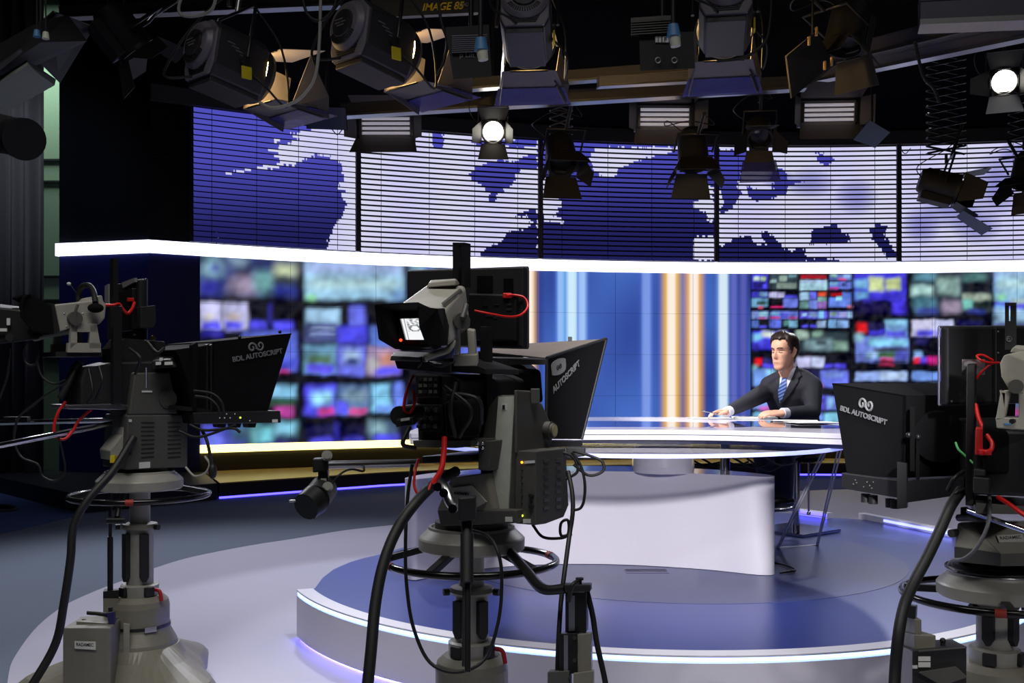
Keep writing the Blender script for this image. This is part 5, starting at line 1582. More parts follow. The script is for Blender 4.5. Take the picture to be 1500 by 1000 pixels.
tag(rdr.build('support_rod', CHROME, base=at(1419, 748, 3.1)), 'chrome rod with black ties slanting to the right edge above the pale wedge head', 'rod')
# ---------------------------------------------------------------- monitors on the cameras
moF = thing('talent_monitor', 'black flat monitor seen from behind above the middle camera, red cable at its right', 'monitor', at(690, 512, 3.6), 'monitors on the cameras')
cs_ = [(596, 396), (767, 390), (767, 509), (596, 505)]
p0 = F.cross(690, 450, .12)
P_ = [on_plane(x, y, p0, F.a) for x, y in cs_]
MB().prism(P_, F.a * .03).build('housing', BLACK, moF, bev=.006)
ed = MB()
for a, b in zip(P_, P_[1:] + P_[:1]):
    ed.tube([a + F.a * .032, b + F.a * .032], .0045, 6)
ed.build('bezel', mat('silver_bezel', (150, 150, 165), .3, .8), moF)
on = lambda r, p, x, y: on_plane(x, y, p, r.a)
MB().prism([on(F, p0, x, y) for x, y in ((690, 430), (760, 432), (760, 500), (690, 498))], -F.a * .02).build('rear_cover', BLACKM, moF, bev=.006)
for x0, y0, x1, y1 in ((700, 404, 722, 432), (739, 408, 752, 430)):
    MB().prism([on(F, p0, x, y) for x, y in ((x0, y0), (x1, y0), (x1, y1), (x0, y1))], -F.a * .006).build('vent_panel', GLOSS, moF)
p1 = p0 - F.a * .021
for x, y, w_, h_ in ((711, 447, 8, 3), (727, 446, 8, 2), (746, 446, 7, 2.5), (746, 453, 8, 3.5), (717, 462, 10, 4), (726, 465, 5, 3)):
    MB().prism([on(F, p1, *q) for q in ((x - w_ / 2, y - h_ / 2), (x + w_ / 2, y - h_ / 2), (x + w_ / 2, y + h_ / 2), (x - w_ / 2, y + h_ / 2))], -F.a * .002).build('rear_label', STEEL, moF)
wire(MB(), [(695, 455, 3.35), (720, 460, 3.36), (745, 464, 3.4), (763, 461, 3.45), (773, 449, 3.5), (768, 436, 3.52), (752, 432, 3.52), (742, 433, 3.5)], .0042).build('red_cable', RED, moF)
MB().box(on(F, p1, 743, 433), (.03, .02, .018)).build('red_plug', RED, moF, bev=.003)

moL = thing('talent_monitor', 'black flat monitor seen edge-on beside the viewfinder of the left camera, red cable behind', 'monitor', at(185, 505, 4.5), 'monitors on the cameras')
p0 = Lr.cross(190, 455, .0)
P_ = [on_plane(x, y, p0, Lr.a) for x, y in [(156, 419), (204, 408), (204, 499), (156, 498)]]
MB().prism(P_, Lr.a * .03).build('housing', BLACK, moL, bev=.008)
ed = MB()
for a, b in zip(P_, P_[1:] + P_[:1]):
    ed.tube([a + Lr.a * .033, b + Lr.a * .033], .0045, 6)
ed.build('bezel', STEEL, moL)
for poly in (((182, 414), (201, 407), (201, 413), (184, 422)), ((157, 419), (162, 416), (162, 444), (157, 446))):
    MB().prism([on(Lr, p0, *q) for q in poly], -Lr.a * .012).build('silver_corner', mat('silver_corner', (120, 116, 118), .5), moL)
MB().prism([on(Lr, p0, *q) for q in ((180, 428), (200, 422), (200, 484), (181, 486))], -Lr.a * .02).build('rear_cover', BLACKM, moL, bev=.004)
for y in (456, 464, 472, 490):
    MB().box(on(Lr, p0 - Lr.a * .02, 197, y), (.01, .01, .008)).build('connector', STEEL, moL)
wire(MB(), [(152, 447, 4.3), (166, 447, 4.28), (174, 445, 4.3), (180, 453, 4.32), (187, 459, 4.34), (193, 453, 4.38), (197, 443, 4.42)], .0068).build('red_cable', RED, moL)
MB().box(on(Lr, p0 - Lr.a * .02, 192, 439), (.03, .02, .016)).build('red_plug', RED, moL, bev=.003)

moR = thing('talent_monitor', 'large black flat monitor seen from behind at the right edge, red cables looped across it', 'monitor', at(1440, 594, 3.4), 'monitors on the cameras')
p0 = Rr.cross(1440, 535, -.05)
P_ = [on_plane(x, y, p0, Rr.a) for x, y in [(1387, 478), (1562, 477), (1562, 588), (1387, 593)]]
MB().prism(P_, Rr.a * .03).build('housing', BLACK, moR, bev=.008)
ed = MB()
for a, b in zip(P_, P_[1:] + P_[:1]):
    ed.tube([a + Rr.a * .033, b + Rr.a * .033], .004, 6)
ed.build('bezel', mat('silver_bezel_right', (150, 150, 175), .3, .8), moR)
MB().prism([on(Rr, p0, *q) for q in ((1453, 480), (1520, 480), (1520, 586), (1453, 590))], -Rr.a * .015).build('rear_cover', BLACKM, moR, bev=.004)
for x, y in ((1394, 588), (1462, 486), (1462, 517)):
    MB().ball(on(Rr, p0 - Rr.a * .015, x, y), .004, 8, 6).build('screw', GREYD, moR)
wire(MB(), [(1464, 531, 3.06), (1450, 531, 3.05), (1436, 527, 3.04), (1431, 521, 3.05), (1440, 520, 3.06), (1455, 528, 3.06)], .0036).build('red_cable', RED, moR)
wire(MB(), [(1455, 531, 3.06), (1446, 537, 3.05), (1436, 547, 3.06), (1429, 556, 3.08)], .0036).build('red_cable', RED, moR)
wire(MB(), [(1429, 592, 3.04), (1434, 614, 3.0), (1444, 634, 2.96), (1453, 648, 2.93), (1452, 658, 2.92), (1444, 663, 2.93)], .0065).build('red_cable', RED, moR)
MB().box(at(1442, 662, 2.95), (.03, .03, .016)).build('red_plug', RED, moR, bev=.003)

# ---------------------------------------------------------------- teleprompters
tpF = thing('teleprompter', 'black teleprompter hood with slanted logo lettering, on the middle camera', 'teleprompter', at(800, 645, 3.6), 'teleprompters')
BRt, BRb, BLt, BLb = at(801, 524, 3.58), at(800, 643, 3.58), at(700, 514, 3.85), at(700, 640, 3.85)
FRt, FRb, FLt, FLb = at(888, 496, 3.95), at(852, 643, 3.82), at(768, 503, 4.45), at(740, 640, 4.35)
sd_ = quad_slab(MB(), [FRt, FRb, BRb, BRt], .004).build('hood_side', FABRIC, tpF)
quad_slab(MB(), [BLt, BLb, FLb, FLt], .004).build('hood_side', FABRIC, tpF)
quad_slab(MB(), [BRt, BLt, FLt, FRt], .005).build('hood_top', mat('hood_lining_brown', (92, 82, 74), .8), tpF)
MB().tube([BRt, FRt], .006, 6).tube([FRt, FRb], .006, 6).tube([BRt, BRb], .006, 6).build('hood_seam', BLACK, tpF)
hx(MB(), [(832, 493), (838, 493), (838, 500), (832, 500)], 4.1, [(832, 493), (838, 493), (838, 499), (832, 499)], 4.14).build('top_screw', BLACK, tpF)
hx(MB(), [(713, 524), (800, 527), (800, 534), (713, 534)], 3.56, [(713, 522), (800, 524), (800, 530), (713, 530)], 3.6).build('rear_frame', BLACKM, tpF)
hx(MB(), [(714, 536), (722, 536), (722, 640), (714, 640)], 3.56, [(714, 536), (722, 536), (722, 640), (714, 640)], 3.6).build('rear_frame', BLACKM, tpF)
mb = MB()
mb.cyl(at(752, 562, 3.72), at(762, 560, 4.1), .075, .085, n=24)
mb.build('lens', BLACK, tpF)
hx(MB(), [(742, 540), (792, 542), (796, 590), (744, 590)], 3.66, [(746, 538), (790, 540), (792, 586), (748, 586)], 3.75).build('lens_cloth', FABRIC, tpF, bev=.012)
hx(MB(), [(800, 645), (853, 646), (853, 653), (800, 655)], [3.6, 3.8, 3.8, 3.6], [(770, 643), (838, 644), (838, 650), (770, 652)], 4.3).build('glass_tray', BLACK, tpF)
nF = (FRb - FRt).cross(BRt - FRt).normalized()
if nF.y > 0:
    nF = -nF


def logo_line(text, parent, p0, n, base0, base1, cap, m, bold=.0008, k=1.):
    a, b = on_plane(*base0, p0, n), on_plane(*base1, p0, n)
    xa = b - a
    ya = n.cross(xa).normalized()
    if ya.z < 0:
        ya = -ya
    d = at(base0[0], base0[1], 1)
    h = cap * a.y / FOC / .72
    cu = bpy.data.curves.new('m', 'FONT')
    cu.body = text
    cu.size = h
    t = bpy.data.objects.new('m', cu)
    COL.objects.link(t)
    bpy.context.view_layer.update()
    w_ = t.dimensions.x
    bpy.data.objects.remove(t)
    lettering('lettering', text, h, a + n * .0055, xa, ya, m, parent, ext=.0008, bold=bold, squash=xa.length / w_ * k)
    return xa.normalized(), ya


p0 = FRt
logo_line('AUTOSCRIPT', sd_, p0, nF, (809, 576), (847.5, 534.5), 9.5, PRINT)
# rounded square emblem
ce = [on_plane(x, y, p0, nF) + nF * .005 for x, y in ((806, 533), (815, 525.5), (825, 524.5), (826.5, 529), (826, 541), (818, 548), (808, 549.5), (806.5, 545))]
MB().prism(smooth_loop(ce, 5), nF * .0015).build('emblem', PRINT, sd_)
cc = on_plane(816.3, 537, p0, nF) + nF * .0075
xa = (on_plane(822, 532, p0, nF) - on_plane(812, 541, p0, nF)).normalized()
swirl('emblem_swirl', INK, sd_, cc, xa, nF.cross(xa) if nF.cross(xa).z > 0 else -nF.cross(xa), .036)

# left prompter
tpL = thing('teleprompter', 'black cloth teleprompter hood with spiral emblem, facing right on the left camera', 'teleprompter', at(340, 620, 4.4), 'teleprompters')
v0 = -.24
SP = [Lr.at(x, y, v0) for x, y in ((314, 500), (427, 488), (392, 603), (311, 604))]
SP2 = [p + Lr.b * .5 for p in SP]
sd_ = MB().prism(SP, Lr.b * .005).build('hood_side', FABRIC, tpL)
MB().prism(SP2, Lr.b * .005).build('hood_side', FABRIC, tpL)
quad_slab(MB(), [SP[0], SP2[0], SP2[1], SP[1]], .005).build('hood_top', FABRIC, tpL)
cl = MB()
pr = [((255, 512), (300, 506), (316, 500), (314, 604), (298, 604), (282, 598), (276, 560), (262, 522)), ]
A_ = [Lr.at(x, y, v0 + .015) for x, y in pr[0]]
cl.prism(A_, Lr.b * .46)
cl.build('rear_cloth', FABRIC, tpL, bev=.02, seg=3)
for x in (302, 308):
    Lr.side(MB(), [(x, 505), (x + 3, 504), (x + 3, 603), (x, 603)], v0 - .004, v0 + .01).build('side_strut', BLACKM, tpL)
Lr.side(MB(), [(281, 505), (290, 500), (292, 512), (289, 600), (283, 600), (283, 530)], v0 - .01, v0 + .02).build('cloth_fold', FABRIC, tpL, bev=.006)
tray = Lr.side(MB(), [(283, 604), (411, 601), (412, 619), (285, 621)], v0 - .01, v0 + .48).build('monitor_tray', BLACK, tpL, bev=.004)
Lr.side(MB(), [(399, 614), (407, 614), (407, 618.5), (399, 618.5)], v0 - .012, v0).build('tray_label', LABEL, tray)
for k, (x, y) in enumerate(((322, 612), (329, 612), (332, 606), (337, 612), (344, 606), (352, 611.5), (366, 616))):
    MB().ball(Lr.at(x, y, v0 - .011), .0032 if k != 5 else .004, 8, 6).build('tray_button' if k != 5 else 'tray_light', LABEL if k != 5 else LEDG, tray)
Lr.side(MB(), [(262, 594), (314, 600), (314, 606), (262, 600)], v0, v0 + .3).build('rail', BLACKM, tpL)
for k in range(3):
    Lr.side(MB(), [(318 + 22 * k, 619), (332 + 22 * k, 619), (330 + 22 * k, 626), (320 + 22 * k, 626)], v0 + .05, v0 + .1).build('clamp_foot', BLACKM, tpL)
for x, y in ((351, 494), (410, 486)):
    MB().ball(Lr.at(x, y, v0 + .01), .008, 8, 6).build('top_screw', BLACK, tpL)
nL = -Lr.b
xa, ya = logo_line('BDL AUTOSCRIPT', sd_, SP[0], nL, (340, 530), (412.5, 517), 7.6, PRINT)
swirl('emblem', PRINT, sd_, on_plane(374.5, 507.5, SP[0], nL) + nL * .004, xa, ya, .078)
for k, pts in enumerate((((286, 580), (305, 583), (318, 594), (322, 606)), ((284, 572), (310, 576), (324, 588), (328, 604)), ((278, 622), (300, 630), (340, 627), (352, 633)), ((262, 631), (290, 640), (330, 628), (345, 622)))):
    wire(MB(), [(x, y, 4.28) for x, y in pts], .006).build('cable', RUBBER, tpL)

# right prompter
tpR = thing('teleprompter', 'black cloth teleprompter hood with spiral emblem, on the camera at the right edge', 'teleprompter', at(1300, 720, 3.8), 'teleprompters')
v0 = .25
SP = [Rr.at(x, y, v0) for x, y in ((1219, 561), (1326, 579), (1322, 700), (1241, 695))]
sd_ = MB().prism(SP, -Rr.b * .005).build('hood_side', FABRIC, tpR)
SQ = [p - Rr.b * .5 for p in SP]
MB().prism(SQ, Rr.b * .005).build('hood_side', FABRIC, tpR)
tp_ = [at(1220, 560, SP[0].y), at(1222.5, 557.5, SP[0].y + .1), at(1388, 556, SP[1].y + .3), at(1392, 580, SP[1].y + .1), SP[1]]
quad_slab(MB(), [SP[0], SQ[0], SQ[1], SP[1]], .006).build('hood_top', FABRIC, tpR)
MB().prism([SP[1], SP[1] - Rr.b * .5, SP[2] - Rr.b * .5, SP[2]], Rr.a * .01).build('rear_cloth', FABRIC, tpR)
q = SP[1]
for x0, x1, y0, y1 in ((1333, 1340, 595, 690), (1342, 1347, 638, 704)):
    hx(MB(), [(x0, y0), (x1, y0), (x1, y1), (x0, y1)], q.y - .06, [(x0, y0), (x1, y0), (x1, y1), (x0, y1)], q.y - .03).build('rear_strut', FABRIC, tpR)
for x, y in ((1331, 637), (1345, 640)):
    MB().ball(at(x, y, q.y - .06), .010, 8, 6).build('strut_knob', BLACKM, tpR)
tray = Rr.side(MB(), [(1232, 692), (1324, 704), (1324, 731), (1233, 715)], v0 + .012, v0 - .5).build('monitor_tray', BLACK, tpR, bev=.004)
for x, y in ((1253, 703), (1255, 707), (1270, 706), (1274, 711), (1279, 706), (1277, 715), (1250, 709), (1265, 713)):
    MB().ball(Rr.at(x, y, v0 + .013), .0028, 8, 6).build('tray_button', GREYD, tray)
for x in (1268, 1279, 1304, 1311):
    a = Rr.at(x, 723 + (x - 1268) * .2, v0 - .03)
    MB().cyl(a, a + V((0, 0, -.03)), .016, n=12).build('tray_knob', BLACK, tpR)
hx(MB(), [(1314, 676), (1328, 678), (1328, 744), (1314, 745)], q.y - .08, [(1316, 676), (1330, 678), (1330, 742), (1316, 743)], q.y - .03).build('rail_bracket', BLACKM, tpR)
hx(MB(), [(1328, 706), (1412, 700), (1412, 724), (1328, 736)], [q.y - .08, 3.2, 3.2, q.y - .08], [(1330, 704), (1414, 698), (1414, 720), (1330, 732)], [q.y, 3.3, 3.3, q.y]).build('rail', BLACKM, tpR)
MB().cyl(at(1366, 713, 3.3), at(1378, 712, 3.3), .008, n=12).build('rail_screw', mat('brass_screw', (150, 140, 100), .3, 1.), tpR)
mb = MB().cyl(at(1376, 640, 3.42), at(1356, 632, 3.7), .085, .09, n=24)
mb.build('lens', FABRIC, tpR)
nR = Rr.b
xa, ya = logo_line('BDL AUTOSCRIPT', sd_, SP[0], nR, (1232, 600.5), (1299.5, 622), 7.4, PRINT)
swirl('emblem', PRINT, sd_, on_plane(1269.5, 592.5, SP[0], nR) + nR * .004, xa, ya, .074)

# ---------------------------------------------------------------- operator controls and loose cables
zd = thing('zoom_control', 'black twist-grip zoom control clamped to a short rod left of the middle camera', 'zoom control', at(460, 745, 3.25))
MB().cyl(at(468, 681, 3.15), at(612, 678, 3.3), .0125, n=18).cyl(at(467.5, 681, 3.14), at(470, 681, 3.15), .0128, n=18).build('rod', STEEL, zd)
MB().cyl(at(467, 681, 3.139), at(467.3, 681, 3.1395), .010, n=18).build('rod_bore', INK, zd)
hx(MB(), [(458, 672), (480, 671), (481, 690), (458, 692)], 3.1, [(460, 670), (482, 669), (482, 688), (460, 690)], 3.19).build('clamp', BLACK, zd, bev=.004)
hx(MB(), [(466, 690), (480, 690), (481, 704), (466, 706)], 3.11, [(468, 688), (482, 688), (482, 702), (468, 704)], 3.17).build('clamp_arm', BLACK, zd)
hx(MB(), [(470, 700.5), (478, 700.5), (478, 704.5), (470, 704.5)], 3.105, [(470, 700.5), (478, 700.5), (478, 704.5), (470, 704.5)], 3.115).build('clamp_label', LABEL, zd)
for x, y in ((479, 667), (480, 713)):
    MB().cyl(at(x, y, 3.06), at(x, y, 3.12), .016, n=18).cyl(at(x, y, 3.055), at(x, y, 3.06), .010, n=14).build('clamp_knob', GREYL, zd)
MB().cyl(at(474, 716, 3.15), at(462, 731, 3.06), .043, n=24).build('grip', BLACK, zd)
MB().cyl(at(462, 731, 3.06), at(448, 742, 3.02), .046, .042, n=24).build('twist_ring', BLACKM, zd)
MB().cyl(at(433, 733, 3.03), at(424, 733.5, 3.03), .004, n=8).build('lever', STEEL, zd)
MB().cyl(at(455, 748, 3.03), at(461, 760, 3.03), .004, n=8).build('lever', STEEL, zd)
wire(MB(), [(484, 710, 3.1), (500, 693, 3.12), (515, 687, 3.15), (532, 690, 3.18), (533, 683, 3.2)], .0035).build('cable', RUBBER, zd)

pb = thing('pan_bar', 'black pan bar grip pointing straight down in front of the middle pedestal', 'pan bar', at(684, 985, 2.75))
MB().cyl(at(644, 713, 3.15), at(641, 713, 2.95), .0125, n=16).build('rod_end', CHROME, pb)
wire(MB(), [(640, 702, 3.1), (652, 715, 3.05), (660, 735, 3.02), (668, 744, 3.0)], .017).build('elbow_joint', STEEL, pb)
hx(MB(), [(671, 728), (697, 726), (697, 762), (671, 764)], 2.86, [(672, 726), (698, 724), (698, 758), (672, 760)], 2.97).build('control_box', BLACK, pb, bev=.006)
MB().cyl(at(684, 760, 2.9), at(684, 782, 2.88), .0155, n=16).cyl(at(684, 782, 2.88), at(684, 854, 2.82), .0185, n=18).build('grip', RUBBER, pb)
MB().cyl(at(685, 852, 2.83), at(685, 984, 2.75), .0085, n=14).build('bar', BLACKM, pb)
MB().cyl(at(680.5, 860, 2.84), at(679.5, 976, 2.77), .006, n=12).build('bar', STEEL, pb)
for x, y in ((650, 722), (663, 745)):
    MB().cyl(at(x, y, 3.0), at(x, y, 2.96), .013, n=14).build('joint_knob', CHROME, pb)

# small robot column right of the middle pedestal
rc = thing('robot_stand', 'stepped grey and black lift column standing right of the middle pedestal', 'lift column', at(843, 1000, 3.1))
hx(MB(), [(828, 868), (859, 868), (859, 926), (828, 926)], 3.05, [(832, 866), (862, 866), (862, 922), (832, 922)], 3.15).build('upper_stage', BLACKM, rc, bev=.002)
hx(MB(), [(833, 872), (842, 872), (842, 924), (833, 924)], 3.04, [(833, 872), (842, 872), (842, 924), (833, 924)], 3.06).build('rail_strip', STEEL, rc)
hx(MB(), [(819, 928), (846, 927), (846, 986), (819, 988)], 3.02, [(826, 924), (852, 924), (852, 980), (826, 982)], 3.12).build('middle_stage', BLACKM, rc, bev=.002)
hx(MB(), [(846, 929), (866, 927), (866, 982), (846, 986)], 3.02, [(848, 926), (868, 925), (868, 978), (848, 982)], 3.12).build('side_cover', GREY, rc, bev=.002)
hx(MB(), [(826, 930), (832, 930), (832, 986), (826, 986)], 3.01, [(826, 930), (832, 930), (832, 986), (826, 986)], 3.03).build('rail_strip', STEEL, rc)
hx(MB(), [(802, 984), (834, 982), (834, 1040), (802, 1040)], 3.0, [(806, 980), (838, 980), (838, 1036), (806, 1036)], 3.12).build('lower_stage', GREYD, rc, bev=.002)
hx(MB(), [(840, 986), (869, 982), (869, 1040), (840, 1040)], 2.99, [(842, 982), (871, 980), (871, 1036), (842, 1036)], 3.1).build('lower_cover', GREY, rc, bev=.002)
for x, y in ((841.5, 934), (841.5, 967), (834, 992)):
    MB().cyl(at(x, y, 3.018), at(x, y, 3.0), .006, n=12).build('bolt', STEEL, rc)
hx(MB(), [(826, 856), (865, 856), (865, 866), (828, 868)], 3.03, [(828, 853), (867, 853), (867, 863), (830, 864)], 3.14).build('top_clamp', BLACK, rc, bev=.003)
MB().cyl(at(849, 848, 3.06), at(849, 856, 3.06), .007, n=10).cyl(at(849, 846, 3.06), at(849, 849, 3.06), .012, n=12).build('clamp_screw', BLACK, rc)
wire(MB(), [(742, 803, 3.4), (770, 835, 3.25), (795, 862, 3.12), (828, 862, 3.08)], .017, 6).build('support_arm', BLACKM, rc)
wire(MB(), [(833, 880, 3.0), (838, 858, 2.98), (846, 851, 3.0)], .007).build('cable_loop', RUBBER, rc)

# control box beside the right pedestal
cbx = thing('floor_box', 'stacked pale and black equipment box in front of the right pedestal, two labels', 'equipment box', at(1370, 1000, 3.0))
hx(MB(), [(1335, 952), (1416, 946), (1416, 1040), (1335, 1040)], 2.95, [(1309, 940), (1385, 936), (1385, 1030), (1309, 1030)], 3.2).build('case', BLACK, cbx, bev=.003)
hx(MB(), [(1308, 942), (1336, 954), (1336, 1040), (1306, 1040)], [3.17, 2.94, 2.94, 3.17], [(1312, 940), (1340, 950), (1340, 1036), (1310, 1036)], [3.2, 2.98, 2.98, 3.2]).build('side_panel', GREYB, cbx)
hx(MB(), [(1340, 929), (1371, 930), (1371, 953), (1340, 954)], 2.98, [(1317, 924), (1352, 924), (1352, 946), (1317, 948)], 3.15).build('middle_box', GREYB, cbx, bev=.003)
hx(MB(), [(1340, 906), (1350, 907), (1350, 930), (1340, 929)], 2.99, [(1320, 901), (1340, 901), (1340, 924), (1320, 924)], 3.15).build('upper_box', GREYB, cbx, bev=.003)
hx(MB(), [(1324, 886), (1342, 888), (1341, 907), (1322, 903)], 3.0, [(1326, 884), (1344, 886), (1343, 905), (1324, 901)], 3.08).build('flap', BLACKM, cbx)
hx(MB(), [(1345, 953), (1416, 947), (1416, 949), (1345, 955)], 2.94, [(1371, 938), (1395, 936), (1395, 938), (1371, 940)], 3.2).build('lid', GREYD, cbx)
MB().cyl(at(1381, 945, 3.0), at(1381, 938, 3.0), .007).ball(at(1381, 938, 3.0), .009).build('lid_knob', BLACK, cbx)
for x0, y0, x1, y1 in ((1345, 961, 1363, 968), (1345, 969.5, 1363, 977), (1336, 974, 1344, 979)):
    hx(MB(), [(x0, y0), (x1, y0), (x1, y1), (x0, y1)], 2.944, [(x0, y0), (x1, y0), (x1, y1), (x0, y1)], 2.952).build('case_label', LABEL, cbx)
hx(MB(), [(1346, 985), (1400, 977), (1416, 992), (1380, 1004)], 2.93, [(1350, 978), (1400, 972), (1416, 985), (1380, 995)], 3.0).build('shelf', GREYD, cbx)

zl = thing('zoom_control', 'black slanted hand control with pale tags at the left edge beside the grey curtain', 'hand control', at(20, 510, 4.2))
hx(MB(), [(-40, 446), (30, 453), (58, 497), (-40, 508)], 4.1, [(-40, 440), (40, 450), (64, 490), (-40, 500)], 4.3).build('body', BLACK, zl, bev=.008)
MB().cyl(at(14, 494, 4.09), at(14, 494, 4.12), .016, n=16).build('socket', INK, zl)
MB().box(at(12.5, 471, 4.09), (.013, .004, .028)).build('tag', LABEL, zl)
MB().box(at(2, 483, 4.085), (.045, .004, .012)).build('tag', LABEL, zl)


def cable(name, lab, pts, r, m=RUBBER, group=None):
    return tag(wire(MB(), pts, r, 9).build(name, m, base=at(*pts[-1])), lab, 'cable', group)


cable('camera_cable', 'thick black cable hanging from the middle camera down past its steering ring', [(668, 690, 3.2), (640, 706, 3.1), (610, 735, 3.0), (582, 775, 2.95), (562, 825, 2.9), (550, 885, 2.85), (544, 950, 2.8), (536, 1030, 2.75)], .0165)
cable('camera_cable', 'thin black cable drooping in a long loop below the middle steering ring', [(604, 680, 3.1), (597, 730, 3.08), (594, 800, 3.06), (596, 860, 3.06), (606, 920, 3.05), (630, 970, 3.03), (670, 984, 3.0), (710, 965, 3.05), (730, 910, 3.08), (735, 850, 3.1), (730, 810, 3.1), (715, 785, 3.15), (690, 776, 3.2)], .0055)
cable('camera_cable', 'black cable with a knot hanging right of the middle camera beside the controller box', [(832, 690, 3.4), (838, 720, 3.36), (839, 750, 3.33), (834, 785, 3.3), (828, 830, 3.2), (822, 880, 3.15), (818, 940, 3.1), (816, 1010, 3.08)], .0075)
cable('camera_cable', 'thin black cable running down right of the stepped lift column', [(858, 858, 3.1), (868, 900, 3.08), (874, 940, 3.06), (885, 990, 3.04), (892, 1030, 3.02)], .0085)
cable('camera_cable', 'thick black cable hanging from the left camera past its battery box', [(196, 640, 4.3), (165, 690, 4.2), (130, 730, 4.12), (108, 770, 4.08), (103, 820, 4.05), (94, 880, 4.02), (82, 940, 4.0), (52, 995, 3.95), (20, 1040, 3.9)], .0165)
cable('camera_cable', 'thick black cable hanging from the right camera past its steering ring', [(1408, 718, 3.1), (1392, 742, 3.02), (1376, 778, 2.98), (1358, 816, 2.95), (1340, 850, 2.92), (1325, 885, 2.9), (1316, 930, 2.86), (1311, 985, 2.84), (1309, 1040, 2.8)], .0165)
cable('camera_cable', 'grey cable curving over the pale wedge head at the right', [(1449, 725, 3.0), (1450, 748, 2.96), (1445, 775, 2.95), (1430, 803, 2.96), (1412, 818, 3.0), (1396, 820, 3.1), (1390, 828, 3.15), (1400, 836, 3.1)], .0055, mat('grey_cable', (112, 112, 116), .5))
cable('red_cable', 'red cable hanging down the back of the middle camera to its head base', [(651, 640, 3.02), (650, 665, 3.0), (646, 688, 2.98), (634, 708, 2.97)], .0085, RED)
cable('red_cable', 'red cable looping out at the left side of the middle camera body', [(606, 550, 3.1), (596, 572, 3.05), (592, 598, 3.04), (600, 605, 3.05), (607, 590, 3.06), (606, 572, 3.08)], .0048, RED)
cable('red_cable', 'red cable loop hanging beneath the base plate of the middle camera', [(613, 672, 3.1), (608, 690, 3.06), (607, 712, 3.04), (615, 726, 3.03), (625, 722, 3.03), (632, 706, 3.05)], .0042, RED)
cable('red_cable', 'red cable hanging left of the left camera above the chrome rods', [(96, 588, 4.2), (85, 604, 4.18), (79, 625, 4.17), (82, 640, 4.17), (94, 643, 4.18), (106, 632, 4.2), (116, 615, 4.22), (133, 600, 4.25)], .006, RED)
cable('red_cable', 'red cable running down to the right edge below the right camera', [(1462, 728, 2.95), (1478, 738, 2.9), (1500, 754, 2.85), (1530, 772, 2.8)], .0065, RED)
for k, (pts, lab) in enumerate(((((812, 660), (838, 668), (846, 690), (828, 702)), 'black cable loop beside the connector block, upper'), (((840, 660), (866, 668), (882, 676), (883, 690), (862, 696), (840, 680)), 'wide black cable loop right of the controller box'),
                                (((838, 662), (852, 685), (857, 715), (852, 742), (836, 748)), 'long black cable loop right of the controller box'), (((780, 768), (795, 786), (820, 788), (832, 782), (832, 762), (822, 766), (822, 784), (838, 782)), 'knotted black cable under the controller box'))):
    cable('looped_cable', lab, [(x, y, 3.42) for x, y in pts], .005)
for k, (pts, lab) in enumerate((([(40, 500), (33, 516), (38, 532), (50, 534), (56, 520), (54, 504)], 'black cable loop hanging under the viewfinder hood of the left camera'), ([(50, 505), (54, 530), (62, 552), (80, 562), (96, 556)], 'black cable drooping from the left viewfinder hood to the camera'),
                                ([(14, 510), (12, 540), (8, 560), (-5, 592)], 'black cable hanging at the left edge under the hand control'), ([(98, 560), (72, 575), (50, 592), (27, 612), (20, 640)], 'black cable stretched from the left camera to the clamp on its rod'),
                                ([(25, 614), (20, 640), (30, 668), (55, 680), (62, 697), (80, 704), (95, 690), (92, 665), (86, 640)], 'long thin cable dangling below the chrome rods at the left'))):
    cable('dangling_cable', lab, [(x, y, 4.15) for x, y in pts], .0045)
cable('prompter_cable', 'black cable hanging from the left teleprompter tray, ending in a rubber grip', [(296, 630, 4.3), (303, 645, 4.28), (308, 668, 4.27), (311, 690, 4.26)], .007)
tag(MB().ball(at(311.5, 690, 4.26), (.018, .018, .032)).build('cable_grip', RUBBER, base=at(311.5, 690, 4.26)), 'black rubber grip at the end of the cable below the left teleprompter', 'cable end')
cable('prompter_cable', 'grey cable curling from the left head below its teleprompter', [(272, 684, 4.3), (285, 697, 4.28), (300, 693, 4.27), (307, 680, 4.27), (300, 668, 4.28)], .005, GREYL)
cable('floor_cable', 'black cable lying on the blue carpet at the left edge', [(-30, 744, 10.9), (5, 742, 10.95), (22, 746, 10.8), (12, 750, 10.7), (-20, 751, 10.6)], .03)
# ---------------------------------------------------------------- the lighting grid
def roof(px, py, Y):
    p = at(px, py, Y)
    p.z = 6.99
    return p


def drop(lab, px, py, Y):
    k = tag(MB().cyl(at(px, py, Y), roof(px, py, Y), .013, n=8).build('drop_pole', BLACKM, base=roof(px, py, Y)), lab, 'pole', 'drop poles of the lighting grid')


